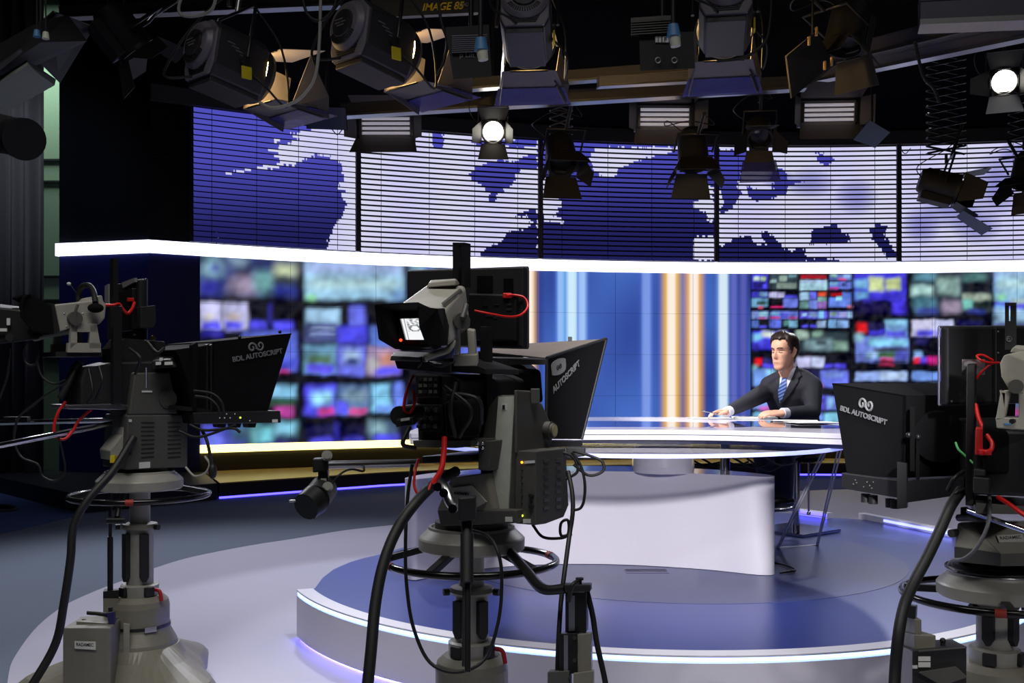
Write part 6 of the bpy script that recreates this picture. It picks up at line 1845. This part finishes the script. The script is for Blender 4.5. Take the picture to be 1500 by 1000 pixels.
for px, py, Y, w_ in ((336, 10, 6.0, 'first profile lamp'), (550, -10, 6.0, 'second profile lamp'), (772, -60, 5.9, 'lamp above the middle monitor'), (1062, -70, 5.9, 'lamp above the stripes'), (565, 120, 10.8, 'soft light over the second blind'), (974, 110, 10.6, 'soft light over the third blind'),
                      (1215, 104, 10.6, 'soft light over the fourth blind'), (722, 130, 9.2, 'bright small spotlight'), (1470, 50, 9.0, 'bright spotlight at the right end'), (1015, 190, 10.0, 'cone-shaped dark spotlight'), (182, 10, 6.6, 'dark spotlight at the upper left'),
                      (1240, 10, 6.8, 'dark spotlight over the grey flag'), (1112, 150, 9.8, 'lamp wrapped in blue gel')):
    drop('black drop pole holding the ' + w_, px, py, Y)
def lamp_root(name, lab, cat, loc, aim, group, roll=0.):
    """a lamp built along its own +Y axis, then hung at loc and aimed"""
    r = thing(name, lab, cat, loc, group, world=False)
    d = V(aim).normalized()
    r.rotation_euler = d.to_track_quat('Y', 'Z').to_euler()
    if roll:
        r.rotation_euler = (d.to_track_quat('Y', 'Z').to_matrix() @ M.Rotation(roll, 3, 'Y')).to_euler()
    return r


def barn(root, m, y, w, h, length, angs, inner=None):
    """four flaps hinged round the lens; angs = top, bottom, left, right opening from straight ahead"""
    k = .30
    for (sx, sz), a in zip(((0, 1), (0, -1), (-1, 0), (1, 0)), angs):
        a = rad(a)
        if sz:
            p = [V((-w, y, sz * h)), V((w, y, sz * h)), V((w * (1 + k), y + length * cos(a), sz * (h + length * sin(a)))), V((-w * (1 + k), y + length * cos(a), sz * (h + length * sin(a))))]
        else:
            p = [V((sx * w, y, -h)), V((sx * w, y, h)), V((sx * (w + length * sin(a)), y + length * cos(a), h * .55)), V((sx * (w + length * sin(a)), y + length * cos(a), -h * .55))]
        n = (p[1] - p[0]).cross(p[3] - p[0]).normalized()
        fl = MB().prism(p, n * .004).build('barn_door', m, root)
        MB().cyl(p[0].lerp(p[1], .3), p[0].lerp(p[1], .72), .008, n=8).build('hinge', BLACKM, fl)


def yoke(root, w, up, drop, mb_y=0.):
    MB().tube([V((-w, mb_y, 0)), V((-w, mb_y, drop)), V((w, mb_y, drop)), V((w, mb_y, 0))], .012, 8, 1).build('yoke', BLACKM, root)


def big_fresnel(lab, px, py, Y, aim, roll=0., warm=True, k=1.):
    r = lamp_root('fresnel_spotlight', lab, 'studio light', at(px, py, Y), aim, 'large lamps hanging in front', roll)
    r.scale = (k, k, k)
    # octagonal body, back at y=-.2, lens at y=.2
    oc = [(-.16, -.10), (-.16, .12), (-.08, .19), (.08, .19), (.16, .12), (.16, -.10), (.13, -.17), (-.13, -.17)]
    MB().prism([V((x, -.19, z)) for x, z in oc], V((0, .36, 0))).build('housing', LAMPB, r, bev=.01)
    MB().prism([V((x * .97, -.205, z * .97)) for x, z in oc], V((0, .02, 0))).build('rear_panel', LAMPG, r, bev=.008)
    MB().lathe([(0, 0), (.15, 0), (.15, .02), (.13, .045), (.12, .05), (.0, .05)], (0, -.2, .03), (0, -1, 0), 36).build('rear_cap', LAMPG, r)
    MB().lathe([(0, .05), (.085, .05), (.08, .066), (0, .07)], (0, -.2, .03), (0, -1, 0), 32).build('cap_disc', LAMPB, r)
    mb = MB()
    for k in range(16):
        t = -2.6 + k * .135
        c = V((.108 * cos(t), -.252, .03 + .108 * sin(t)))
        mb.box(c, (.030, .006, .008), M.Rotation(-t, 3, 'Y'))
    mb.build('vent_slots', BLACK, r)
    lb = MB()
    for k, (x, z, w_) in enumerate(((-.02, .05, .07), (-.03, .03, .04), (.02, .03, .04), (.0, .012, .06))):
        lb.box((x, -.271, z), (w_, .002, .008))
    lb.build('rear_print', PRINT, r)
    mb = MB()
    for k in range(5):
        mb.box((0, -.207, -.085 - .014 * k), (.20 - .012 * k, .008, .006))
    mb.build('cooling_grille', BLACK, r)
    MB().box((0, -.01, -.185), (.24, .34, .035)).build('ballast_tray', LAMPB, r, bev=.006)
    sp = MB()
    for k in range(4):
        sp.box((.162, -.1 + .03 * k, .06 - .016 * k), (.002, .05, .006))
    sp.build('side_print', PRINT, r)
    MB().lathe([(.175, -.02), (.18, .02), (.165, .05), (.145, .05), (.14, .0)], (0, .18, 0), (0, 1, 0), 36).build('lens_ring', BLACK, r)
    MB().lathe([(0, .045), (.08, .04), (.145, .02), (.145, .0), (0, .0)], (0, .18, 0), (0, 1, 0), 36).build('lens', ORANGEL if warm else WHITEL, r)
    w, hh = .165, .165
    for nm, p in (('top', ((-w, .24, hh), (w, .24, hh), (w * 1.1, .56, hh + .12), (-w * 1.1, .56, hh + .12))), ('bottom', ((-w * 1.1, .25, -hh), (w * 1.1, .25, -hh), (w * 1.45, .59, -hh + .05), (-w * 1.45, .59, -hh + .05))),
                  ('far', ((-w, .24, -hh), (-w, .24, hh), (-w - .06, .60, hh * 1.2), (-w - .06, .60, -hh * 1.1))), ('near', ((w, .37, -hh), (w + .07, .62, -hh), (w + .09, .58, -hh * .2), (w + .03, .44, hh * 1.2)))):
        p = [V(q) for q in p]
        fl = MB().prism(p, (p[1] - p[0]).cross(p[3] - p[0]).normalized() * .004).build('barn_door', DOORB, r)
        MB().cyl(p[0].lerp(p[1], .15), p[0].lerp(p[1], .85), .007, n=8).build('hinge', BLACKM, fl)
    yoke(r, .20, 0, .34)
    MB().cyl((0, 0, .34), (0, 0, .5), .016, n=10).build('spigot', STEEL, r)
    MB().lathe([(0, 0), (.032, 0), (.032, .02), (0, .02)], (.162, .0, -.02), (1, 0, 0), 20).build('tilt_lock', BLACK, r)
    MB().box((.178, .02, -.085), (.012, .07, .075), M.Rotation(.2, 3, 'X')).build('safety_tag', YELLOW, r, bev=.004)
    MB().tube([V((-.05, -.2, -.15)), V((-.1, -.33, -.2)), V((-.2, -.3, -.1)), V((-.22, -.2, .15)), V((-.1, -.1, .38)), V((0, 0, .5))], .008).build('cable', RUBBER, r)
    MB().tube([V((.16, .05, -.06)), V((.26, .12, -.16)), V((.24, .3, -.2)), V((.24, .2, .12)), V((.12, .05, .36))], .007).build('safety_cable', RUBBER, r)
    for x, z in ((.17, -.20), (-.17, -.2)):
        MB().box((x * 1.3, .57, z * .6), (.012, .075, .012)).build('clothes_peg', WOOD, r)
    MB().prism([V((-.23, .46, -.142)), V((.23, .46, -.142)), V((.27, .66, -.135)), V((-.27, .66, -.135))], V((0, 0, -.002))).build('blue_gel', GEL, r)
    return r


big_fresnel('large studio lamp with warm lit barn doors, leftmost of the two lamps in profile', 336, 94, 6.0, (.66, .74, -.17), k=.95)
big_fresnel('large studio lamp with warm lit barn doors, second of the two lamps in profile', 550, 66, 6.0, (.66, .74, -.15), k=.98)
big_fresnel('large studio lamp seen from behind under the ceiling, above the middle monitor', 772, 38, 5.9, (.08, .92, -.36), k=.88)
big_fresnel('large studio lamp seen from behind under the ceiling, above the video stripes', 1062, 20, 5.9, (.16, .92, -.34), k=.92)


def fluo(lab, px, py, Y, aim, w=.25, lit=True, soft=True):
    r = lamp_root('fluorescent_light', lab, 'studio light', at(px, py, Y), aim, 'fluorescent soft lights')
    MB().add(*[[V(p) for p in ((-w - .05, -.16, -.14), (w + .05, -.16, -.14), (w + .05, -.16, .14), (-w - .05, -.16, .14), (-w - .05, .05, -.14), (w + .05, .05, -.14), (w + .05, .05, .14), (-w - .05, .05, .14))],
                [(0, 1, 2, 3), (0, 4, 5, 1), (1, 5, 6, 2), (2, 6, 7, 3), (3, 7, 4, 0)]]).build('housing', BLACK, r)
    MB().box((0, -.10, 0), (2 * w + .08, .01, .26)).build('reflector', REFL, r)
    for k in range(4):
        z = -.075 + .05 * k
        MB().cyl((-w, -.02, z), (w, -.02, z), .015, n=12).build('lamp_tube', TUBE, r)
    for sx in (-1, 1):
        MB().box((sx * (w + .02), -.02, 0), (.03, .05, .2)).build('tube_socket', STEEL, r)
    for sz, a in ((1, 30), (-1, 38)):
        a = rad(a)
        p = [V((-w - .06, .05, sz * .14)), V((w + .06, .05, sz * .14)), V((w + .10, .05 + .26 * cos(a), sz * (.14 + .26 * sin(a)))), V((-w - .10, .05 + .26 * cos(a), sz * (.14 + .26 * sin(a))))]
        MB().prism(p, V((0, 0, .004))).build('barn_door', DOORB, r)
    for sx in (-1, 1):
        p = [V((sx * (w + .055), .05, -.14)), V((sx * (w + .055), .05, .14)), V((sx * (w + .15), .24, .14)), V((sx * (w + .15), .24, -.14))]
        MB().prism(p, V((.004, 0, 0))).build('barn_door', DOORB, r)
    yoke(r, w + .08, 0, .3)
    MB().cyl((0, 0, .3), (0, 0, .75), .014, n=8).build('spigot', BLACKM, r)
    return r


fluo('fluorescent soft light with pale tubes above the second blind', 565, 184, 10.8, (.0, -1, -.12))
fluo('fluorescent soft light with pale tubes above the third blind, right of centre', 974, 171, 10.6, (.02, -1, -.12))
fluo('fluorescent soft light with pale tubes above the fourth blind', 1215, 164, 10.6, (-.06, -1, -.12))


def small_spot(lab, px, py, Y, aim, k=1., lit=False, doors=(35, 35, 35, 35), gel=None, roll=0.):
    r = lamp_root('small_spotlight', lab, 'studio light', at(px, py, Y), aim, 'small spotlights', roll)
    MB().lathe([(0, -.15 * k), (.07 * k, -.15 * k), (.095 * k, -.11 * k), (.1 * k, .08 * k), (.105 * k, .1 * k), (.09 * k, .1 * k), (.085 * k, .06 * k), (0, .06 * k)], (0, 0, 0), (0, 1, 0), 20).build('housing', BLACK, r)
    MB().box((0, -.02 * k, -.1 * k), (.15 * k, .2 * k, .05 * k)).build('vent_box', BLACK, r, bev=.006)
    MB().lathe([(0, .075 * k), (.05 * k, .072 * k), (.084 * k, .062 * k), (.084 * k, .05 * k), (0, .05 * k)], (0, 0, 0), (0, 1, 0), 20).build('lens', WHITEL if lit else GLOSS, r)
    barn(r, BLACK, .105 * k, .1 * k, .1 * k, .16 * k, doors)
    yoke(r, .125 * k, 0, .2 * k)
    MB().cyl((0, 0, .2 * k), (0, 0, .42 * k), .012 * k, n=8).build('spigot', BLACKM, r)
    MB().tube([V((.05 * k, -.14 * k, 0)), V((.16 * k, -.2 * k, .05 * k)), V((.2 * k, -.06 * k, .2 * k)), V((.08 * k, 0, .34 * k)), V((-.08 * k, 0, .3 * k)), V((-.02, 0, .4 * k))], .005).build('cable', RUBBER, r)
    if gel:
        MB().prism([V((-.13 * k, .16 * k, -.15 * k)), V((.13 * k, .16 * k, -.15 * k)), V((.16 * k, .36 * k, -.22 * k)), V((-.16 * k, .36 * k, -.22 * k))], V((0, 0, -.002))).build('colour_gel', gel, r)
    return r


small_spot('small brightly lit spotlight with open barn doors, in front of the second blind', 722, 190, 9.2, (.04, -.9, -.42), 1.05, True, (50, 40, 22, 30))
small_spot('brightly lit spotlight high at the right end of the grid', 1470, 118, 9.0, (-.35, -.85, -.35), 1.15, True, (55, 45, 30, 60))
small_spot('dark unlit spotlight hanging in front of the third blind, left end', 822, 226, 10.0, (.1, -.6, -.75), 1.5, False, (20, 20, 25, 25))
small_spot('dark cone-shaped spotlight hanging between the third and fourth blinds', 1015, 222, 10.0, (.0, -.35, -.94), 1.5, False, (30, 30, 30, 30))
small_spot('dark spotlight with barn doors hanging over the pale fifth blind', 1380, 272, 10.6, (.88, -.2, -.28), 1.55, False, (25, 20, 25, 30), FROST)
small_spot('dark spotlight cut by the right edge over the fifth blind', 1503, 252, 10.6, (-.3, -.3, -.9), 1.4, False)
small_spot('dark spotlight with yellow plug high at the upper left, above the black wall', 182, 50, 6.6, (.55, .35, -.76), 1.25, False, (30, 30, 60, 60))
small_spot('dark spotlight with blue plug high at the right, over the grey flag', 1240, 45, 6.8, (-.25, -.2, -.95), 1.3, False, (30, 30, 40, 40))
small_spot('dark lamp wrapped in blue gel under the grid, above the fourth blind', 1112, 195, 9.8, (-.1, -.6, -.6), 1.2, False, (40, 40, 40, 40), GEL)
# soft light box with pale diffuser at the upper left
sb = thing('soft_light', 'large dark soft light hanging at the upper left, pale panel on its underside', 'studio light', at(45, 110, 5.4), 'soft lights')
hx(MB(), [(-30, 140), (40, 96), (80, 125), (12, 163)], [5.2, 5.1, 5.5, 5.6], [(-30, 130), (40, 88), (82, 116), (14, 152)], [5.3, 5.2, 5.6, 5.7]).build('diffuser_panel', mat('diffuser_grey', (116, 122, 112), .7), sb)
hx(MB(), [(-30, 120), (60, 62), (128, 60), (20, 112)], [5.2, 5.1, 5.6, 5.6], [(-30, 80), (60, 30), (100, 22), (20, 70)], [5.4, 5.3, 5.9, 5.9]).build('housing', INK, sb)
hx(MB(), [(-30, 118), (29, 72), (33, 76), (-30, 128)], 5.15, [(-30, 112), (31, 70), (36, 74), (-30, 122)], 5.2).build('silver_edge', ALU, sb)
MB().cyl(roof(60, -30, 5.5), at(60, 40, 5.5), .014, n=8).build('spigot', BLACKM, sb)
for (x, y), m in (((54, 50), BLUEP), ((67, 53), WHITEP)):
    MB().cyl(at(x, y - 6, 5.0), at(x, y + 4, 5.0), .013, .018, n=12).build('plug', m, sb)
    MB().cyl(roof(x + 2, -30, 5.0), at(x, y - 5, 5.0), .004, n=6).build('cable', RUBBER, sb)
fg = thing('black_flag', 'broad black flag panel hanging between the soft light and the black corner wall', 'flag', at(88, 120, 6.2), 'flags in the grid')
quad_slab(MB(), [at(80, 18, 5.8), at(138, 40, 6.6), at(88, 122, 6.6), at(28, 62, 5.8)], .012).build('panel', INK, fg)
MB().tube([at(28, 62, 5.79), at(80, 18, 5.79)], .012, 6).build('frame', BLACKM, fg)
ls = thing('small_spotlight', 'dark round-nosed spotlight half out of the picture beside the grey curtain', 'studio light', at(10, 200, 5.0), 'small spotlights')
MB().cyl(at(-30, 190, 5.0), at(24, 200, 4.7), .10, .085, n=24).build('housing', BLACK, ls)
MB().cyl(at(22, 200, 4.72), at(36, 204, 4.62), .088, .095, n=24).build('snout', BLACKM, ls)
MB().cyl(roof(-10, -20, 5), at(-10, 190, 5), .014, n=8).build('spigot', BLACKM, ls)
fg = thing('grey_flag', 'dark brown-grey flag panel tilted under the grid, right of the lamp above the stripes', 'flag', at(1190, 100, 6.4), 'flags in the grid')
quad_slab(MB(), [at(1152, 82, 6.2), at(1196, 46, 6.5), at(1222, 92, 6.6), at(1160, 144, 6.3)], .01).build('panel', mat('flag_brown_grey', (64, 60, 58), .8), fg)
for x, y in ((1185, 60), (1196, 46), (1218, 90), (1208, 96)):
    MB().box(at(x, y, 6.15), (.012, .02, .05)).build('clothes_peg', WOOD, fg)
MB().cyl(roof(1196, -30, 6.5), at(1190, 56, 6.5), .008, n=8).build('hanger', BLACKM, fg)
# frosted panel lamps
for (q, Y, lab, m) in ((((450, 156), (506, 158), (508, 190), (450, 188)), 8.0, 'small square soft light with pale blue front, between the two profile lamps', FROST), (((1250, 205), (1274, 176), (1304, 194), (1282, 216)), 9.6, 'soft light with a pale blue frosted front, over the fourth blind right end', FROST)):
    r = thing('frosted_light', lab, 'studio light', at(*q[0], Y), 'frosted soft lights')
    hx(MB(), q, Y, [(x, y) for x, y in q], Y + .02).build('frosted_front', m, r)
    qc = (sum(x for x, y in q) / 4, sum(y for x, y in q) / 4)
    hx(MB(), [(qc[0] + (x - qc[0]) * 1.04, qc[1] + (y - qc[1]) * 1.04) for x, y in q], Y + .021, q, Y + .26).build('housing', INK, r)
    MB().cyl(roof(qc[0], -30, Y + .2), at(qc[0], qc[1] - 10, Y + .2), .012, n=8).build('spigot', BLACKM, r)
    wire(MB(), [(q[3][0] + 36, q[3][1] + 1, Y), (q[3][0] + 44, q[3][1] + 9, Y), (q[3][0] + 52, q[3][1] + 1, Y)], .004).build('cord', RUBBER, r)


# rails of the grid
def rail(lab, a, b, ya, yb, r=.03, m=ALU):
    A, B = at(*a, ya), at(*b, yb)
    d = (B - A).normalized()
    u = V((0, 0, 1))
    w_ = d.cross(u).normalized()
    k = thing('grid_rail', lab, 'rail', A.lerp(B, .5), 'rails of the lighting grid')
    mb = MB()
    mb.prism([A + w_ * x + u * z for x, z in ((-r, -r), (r, -r), (r, r), (-r, r))], B - A)
    mb.build('rail', m, k, bev=.004)
    mb = MB().prism([A + w_ * x + u * z for x, z in ((-r * 1.25, -r * 1.2), (r * 1.25, -r * 1.2), (r * 1.25, -r * .75), (-r * 1.25, -r * .75))], B - A)
    mb.build('lower_lip', STEEL, k)
    mb = MB().prism([A + w_ * x + u * z for x, z in ((-r * 1.1, r * .8), (r * 1.1, r * .8), (r * 1.1, r * 1.2), (-r * 1.1, r * 1.2))], B - A)
    mb.build('upper_lip', m, k)
    return k


rail('long aluminium rail rising to the right edge, lower of the pair', (1205, 110), (1530, 40), 8.5, 6.2, .045)
rail('long aluminium rail rising to the right edge, upper of the pair', (1200, 90), (1530, 8), 8.4, 6.0, .05)
rail('level aluminium rail in two lengths right of the lamp above the middle monitor', (876, 121), (1020, 113), 7.6, 7.8, .032)
rail('dull rail running across behind the rear-facing lamps, lower of the two', (500, 163), (1180, 122), 9.4, 9.2, .05, LAMPB)
rail('dull rail running across behind the rear-facing lamps, upper of the two', (640, 128), (1010, 100), 8.6, 8.4, .04, LAMPB)
rail('dark rail crossing the top left corner toward the first profile lamp', (90, 20), (500, 2), 7.5, 7.2, .035, LAMPB)
rail('ribbed grey rail along the top right corner', (1346, 22), (1530, 14), 6.0, 5.8, .07, ALU)


# pantograph hangers
def pantograph(lab, px, y0, y1, Y, wpx=26):
    r = thing('pantograph_hanger', lab, 'hanger', at(px, y0, Y), 'pantograph hangers')
    n = max(4, int((y1 - y0) / 11))
    for s_ in (-1, 1):
        mb = MB()
        for k in range(n):
            a, b = at(px - s_ * wpx, y0 + (y1 - y0) * k / n, Y), at(px + s_ * wpx, y0 + (y1 - y0) * (k + 1) / n, Y)
            mb.cyl(a + V((0, s_ * .02, 0)), b + V((0, s_ * .02, 0)), .011, n=6)
            mb.cyl(b + V((0, s_ * .02, 0)), b + V((0, -s_ * .02, 0)), .008, n=6)
        mb.build('scissor_arm', BLACKM, r)
    MB().cyl(at(px, y0 - 6, Y), at(px, y0 + 4, Y), .03, n=10).build('top_carriage', BLACK, r)
    MB().cyl(at(px, y1, Y), at(px, y1 + 14, Y), .016, n=8).build('socket', BLACK, r)
    return r


pantograph('black scissor hanger holding the dark spotlight over the fifth blind', 1386, 75, 225, 10.6, 28)
pantograph('black scissor hanger cut by the right edge', 1500, 130, 205, 10.4, 22)
pantograph('short black scissor hanger over the spotlight of the third blind', 822, 150, 196, 10.0, 16)

# gear cases with lettering hanging under the ceiling
gc = thing('light_housing', 'black fixture housing with yellow italic lettering, under the ceiling above the second profile lamp', 'studio light', at(640, 20, 6.6), 'ceiling fixtures')
hx(MB(), [(540, -30), (700, -30), (702, 18), (545, 26)], 6.4, [(540, -30), (700, -30), (700, 22), (545, 30)], 6.9).build('housing', BLACK, gc, bev=.006)
for k, (t, x, sz, m) in enumerate((('IMAGE 85', 618, .066, YELLOW), ('DMX', 672, .034, PRINT))):
    lettering('lettering', t, sz, at(x, 16 if k == 0 else 10, 6.395), (1, 0, .05), (-.0, 0, 1), m, gc, shear=.25, bold=.0012, squash=.93)
gc2 = thing('light_housing', 'dark ribbed fixture with pale lettering, right of the second profile lamp', 'studio light', at(690, 85, 5.47), 'ceiling fixtures')
hx(MB(), [(652, 40), (716, 36), (720, 112), (664, 116)], 5.55, [(652, 40), (716, 36), (720, 108), (664, 112)], 5.9).build('housing', INK, gc2)
mb = MB()
for k in range(9):
    hx(mb, [(662, 52 + 3 * k), (714, 50 + 3 * k), (714, 51.4 + 3 * k), (662, 53.4 + 3 * k)], 5.53, [(662, 52 + 3 * k), (714, 50 + 3 * k), (714, 51.4 + 3 * k), (662, 53.4 + 3 * k)], 5.56)
mb.build('cooling_fin', ALU, gc2)
lettering('lettering', 'p Lift', .04, at(673, 84, 5.545), (1, 0, 0), (0, 0, 1), PRINT, gc2)
MB().cyl(roof(690, -30, 5.7), at(690, 40, 5.7), .014, n=8).build('spigot', BLACKM, gc2)
gc3 = thing('hoist_unit', 'dark hoist unit with two small white letter tiles, left of the lamp above the stripes', 'hoist', at(965, 80, 5.6), 'ceiling fixtures')
hx(MB(), [(936, 50), (1016, 46), (1018, 100), (938, 104)], 5.45, [(936, 50), (1016, 46), (1018, 96), (938, 100)], 5.85).build('housing', INK, gc3)
mb = MB()
for k in range(7):
    hx(mb, [(924, 28 + 3.6 * k), (985, 24 + 3.6 * k), (985, 25.6 + 3.6 * k), (924, 29.6 + 3.6 * k)], 5.42, [(924, 28 + 3.6 * k), (985, 24 + 3.6 * k), (985, 25.6 + 3.6 * k), (924, 29.6 + 3.6 * k)], 5.47)
hx(mb, [(924, 26), (985, 22), (985, 52), (924, 54)], 5.48, [(924, 26), (985, 22), (985, 50), (924, 52)], 5.9)
mb.build('motor_fins', GREYD, gc3)
for k, t in enumerate(('1', 'F')):
    x = 960 + 10.5 * k
    tl = hx(MB(), [(x, 53), (x + 9, 53), (x + 9, 62), (x, 62)], 5.44, [(x, 53), (x + 9, 53), (x + 9, 62), (x, 62)], 5.47).build('letter_tile', LABEL, gc3)
    lettering('lettering', t, .033, at(x + 2, 61, 5.437), (1, 0, 0), (0, 0, 1), INK, tl)
for x in (964, 988):
    MB().torus(at(x, 88, 5.43), .014, .003, axis=(0, 1, 0), n=16, m=6).build('shackle', STEEL, gc3)
MB().cyl(roof(970, -30, 5.6), at(970, 30, 5.6), .016, n=8).build('spigot', BLACKM, gc3)
# plugs hanging on cables
for (x, y, m1, m2, lab) in ((704, 70, BLUEP, WHITEP, 'pale blue and white plug pair hanging left of the rear-facing lamp at centre'), (986, 50, BLUEP, WHITEP, 'pale blue and white plug pair hanging left of the lamp above the stripes')):
    k = thing('hanging_plug', lab, 'plug', at(x, y, 5.25), 'hanging plugs')
    MB().cyl(at(x, y - 14, 5.25), at(x + 1, y + 4, 5.25), .026, .037, n=14).build('plug', m1, k)
    MB().cyl(at(x + 2, y + 4, 5.25), at(x + 4, y + 18, 5.25), .03, .026, n=14).build('socket', m2, k)
    MB().cyl(roof(x, -30, 5.25), at(x, y - 12, 5.25), .012, n=8).build('cable', RUBBER, k)
# ceiling cables
for i, (pts, lab) in enumerate((([(470, -20), (468, 60), (462, 110), (448, 135), (430, 150), (400, 158), (380, 150)], 'pale grey cable hanging between the two profile lamps'), ([(440, -20), (450, 20), (470, 30), (490, 10), (492, -20)], 'black cable swag at the top between the profile lamps'),
                                ([(270, -20), (262, 16), (280, 24), (310, 14), (318, -20)], 'white cable coil above the first profile lamp'), ([(640, -20), (646, 30), (655, 60), (650, 90), (640, 110)], 'black cable beside the lettered fixture'),
                                ([(1130, -20), (1128, 30), (1120, 62), (1090, 84), (1050, 90)], 'black cable hanging over the lamp above the stripes'), ([(1340, 60), (1352, 110), (1368, 130), (1376, 150)], 'black cable hanging beside the scissor hanger'))):
    cable('ceiling_cable', lab, [(x, y, 5.7) for x, y in pts], .009, GREYL if i in (0, 2) else RUBBER, 'cables in the lighting grid')
# ---------------------------------------------------------------- camera, light, exposure
cam = bpy.data.cameras.new('camera')
cam.sensor_width = 36
cam.lens = 36 * FOC / 1500
cam.shift_y = (HOR - 500) / 1500
cam.clip_end = 100
co = bpy.data.objects.new('camera', cam)
COL.objects.link(co)
co.location = (0, 0, EYE)
co.rotation_euler = (rad(90), 0, 0)
S.camera = co
w = bpy.data.worlds.new('world')
w.use_nodes = True
w.node_tree.nodes['Background'].inputs[0].default_value = (.55, .58, .72, 1)
w.node_tree.nodes['Background'].inputs[1].default_value = .05
S.world = w
vs_ = S.view_settings
vs_.view_transform = 'Standard'
vs_.look = 'None'
vs_.gamma = 1
vs_.exposure = 0
vs_.use_curve_mapping = False
S.cycles.use_denoising = True
S.cycles.use_adaptive_sampling = False
S.cycles.max_bounces = 8
S.cycles.sample_clamp_indirect = 2


def spot(name, loc, to, watts, deg, col=(1, 1, 1), blend_=.15, size=.12):
    l = bpy.data.lights.new(name, 'SPOT')
    l.energy = watts
    l.spot_size = rad(deg)
    l.spot_blend = blend_
    l.color = col
    l.shadow_soft_size = size
    o = bpy.data.objects.new(name, l)
    COL.objects.link(o)
    o.location = loc
    o.rotation_euler = (V(to) - V(loc)).to_track_quat('-Z', 'Y').to_euler()
    return o


spot('added_desk_fill', (.75, .2, 2.35), (.85, 5.9, .68), 1350, 21, (1, .97, .99), .3)  # added unseen spot near the camera, brightens the desk base
spot('key_light', (.2, 6.6, 3.1), (1.8, 7.3, 1.25), 370, 52, (1, .97, .95), .4)
spot('added_stage_fill', (.3, 3.8, 4.7), (.5, 5.0, .2), 380, 48, (.95, .95, 1), .15)  # added spot without a fixture, lifts the front of the stage
spot('added_camera_fill', (2.7, -.8, 2.7), (1.66, 3.3, .8), 150, 20, (1, .98, .95), .5)  # added unseen spot, brightens the right camera and its head
spot('added_curtain_fill', (-5.6, 10.2, 6.4), (-6.6, 13.0, 2.8), 210, 70, (.85, .9, 1), .8, .3)  # added spot without a fixture, keeps the curtain from going black
spot('back_light', (4.5, 11.5, 4.75), (1.9, 7.2, 1.2), 600, 26, (.95, .95, 1))
spot('stage_light', (-2.0, 10.5, 4.75), (.2, 5.2, .2), 500, 46, (.9, .9, 1))
spot('added_floor_fill', (-3.4, 8.4, 4.3), (-1.7, 6.9, 0), 640, 88, (.93, .93, 1), .7, .5)  # added spot without a fixture, brightens the pale floor at the left
spot('right_floor_light', (4.6, 6.5, 6.4), (3.4, 8.8, 0), 500, 62, (.9, .92, 1), .7, .5)
a = bpy.data.lights.new('added_overhead_fill', 'AREA')  # added unseen overhead fill for the camera rigs
a.energy = 112
a.shape = 'RECTANGLE'
a.size = 6
a.size_y = 2
a.spread = rad(98)
a.color = (1, .98, .95)
o = bpy.data.objects.new('added_overhead_fill', a)
COL.objects.link(o)
o.location = (-.5, 1.0, 6.7)
o.rotation_euler = (V((-.3, 2.6, 0)) - o.location).to_track_quat('-Z', 'Y').to_euler()
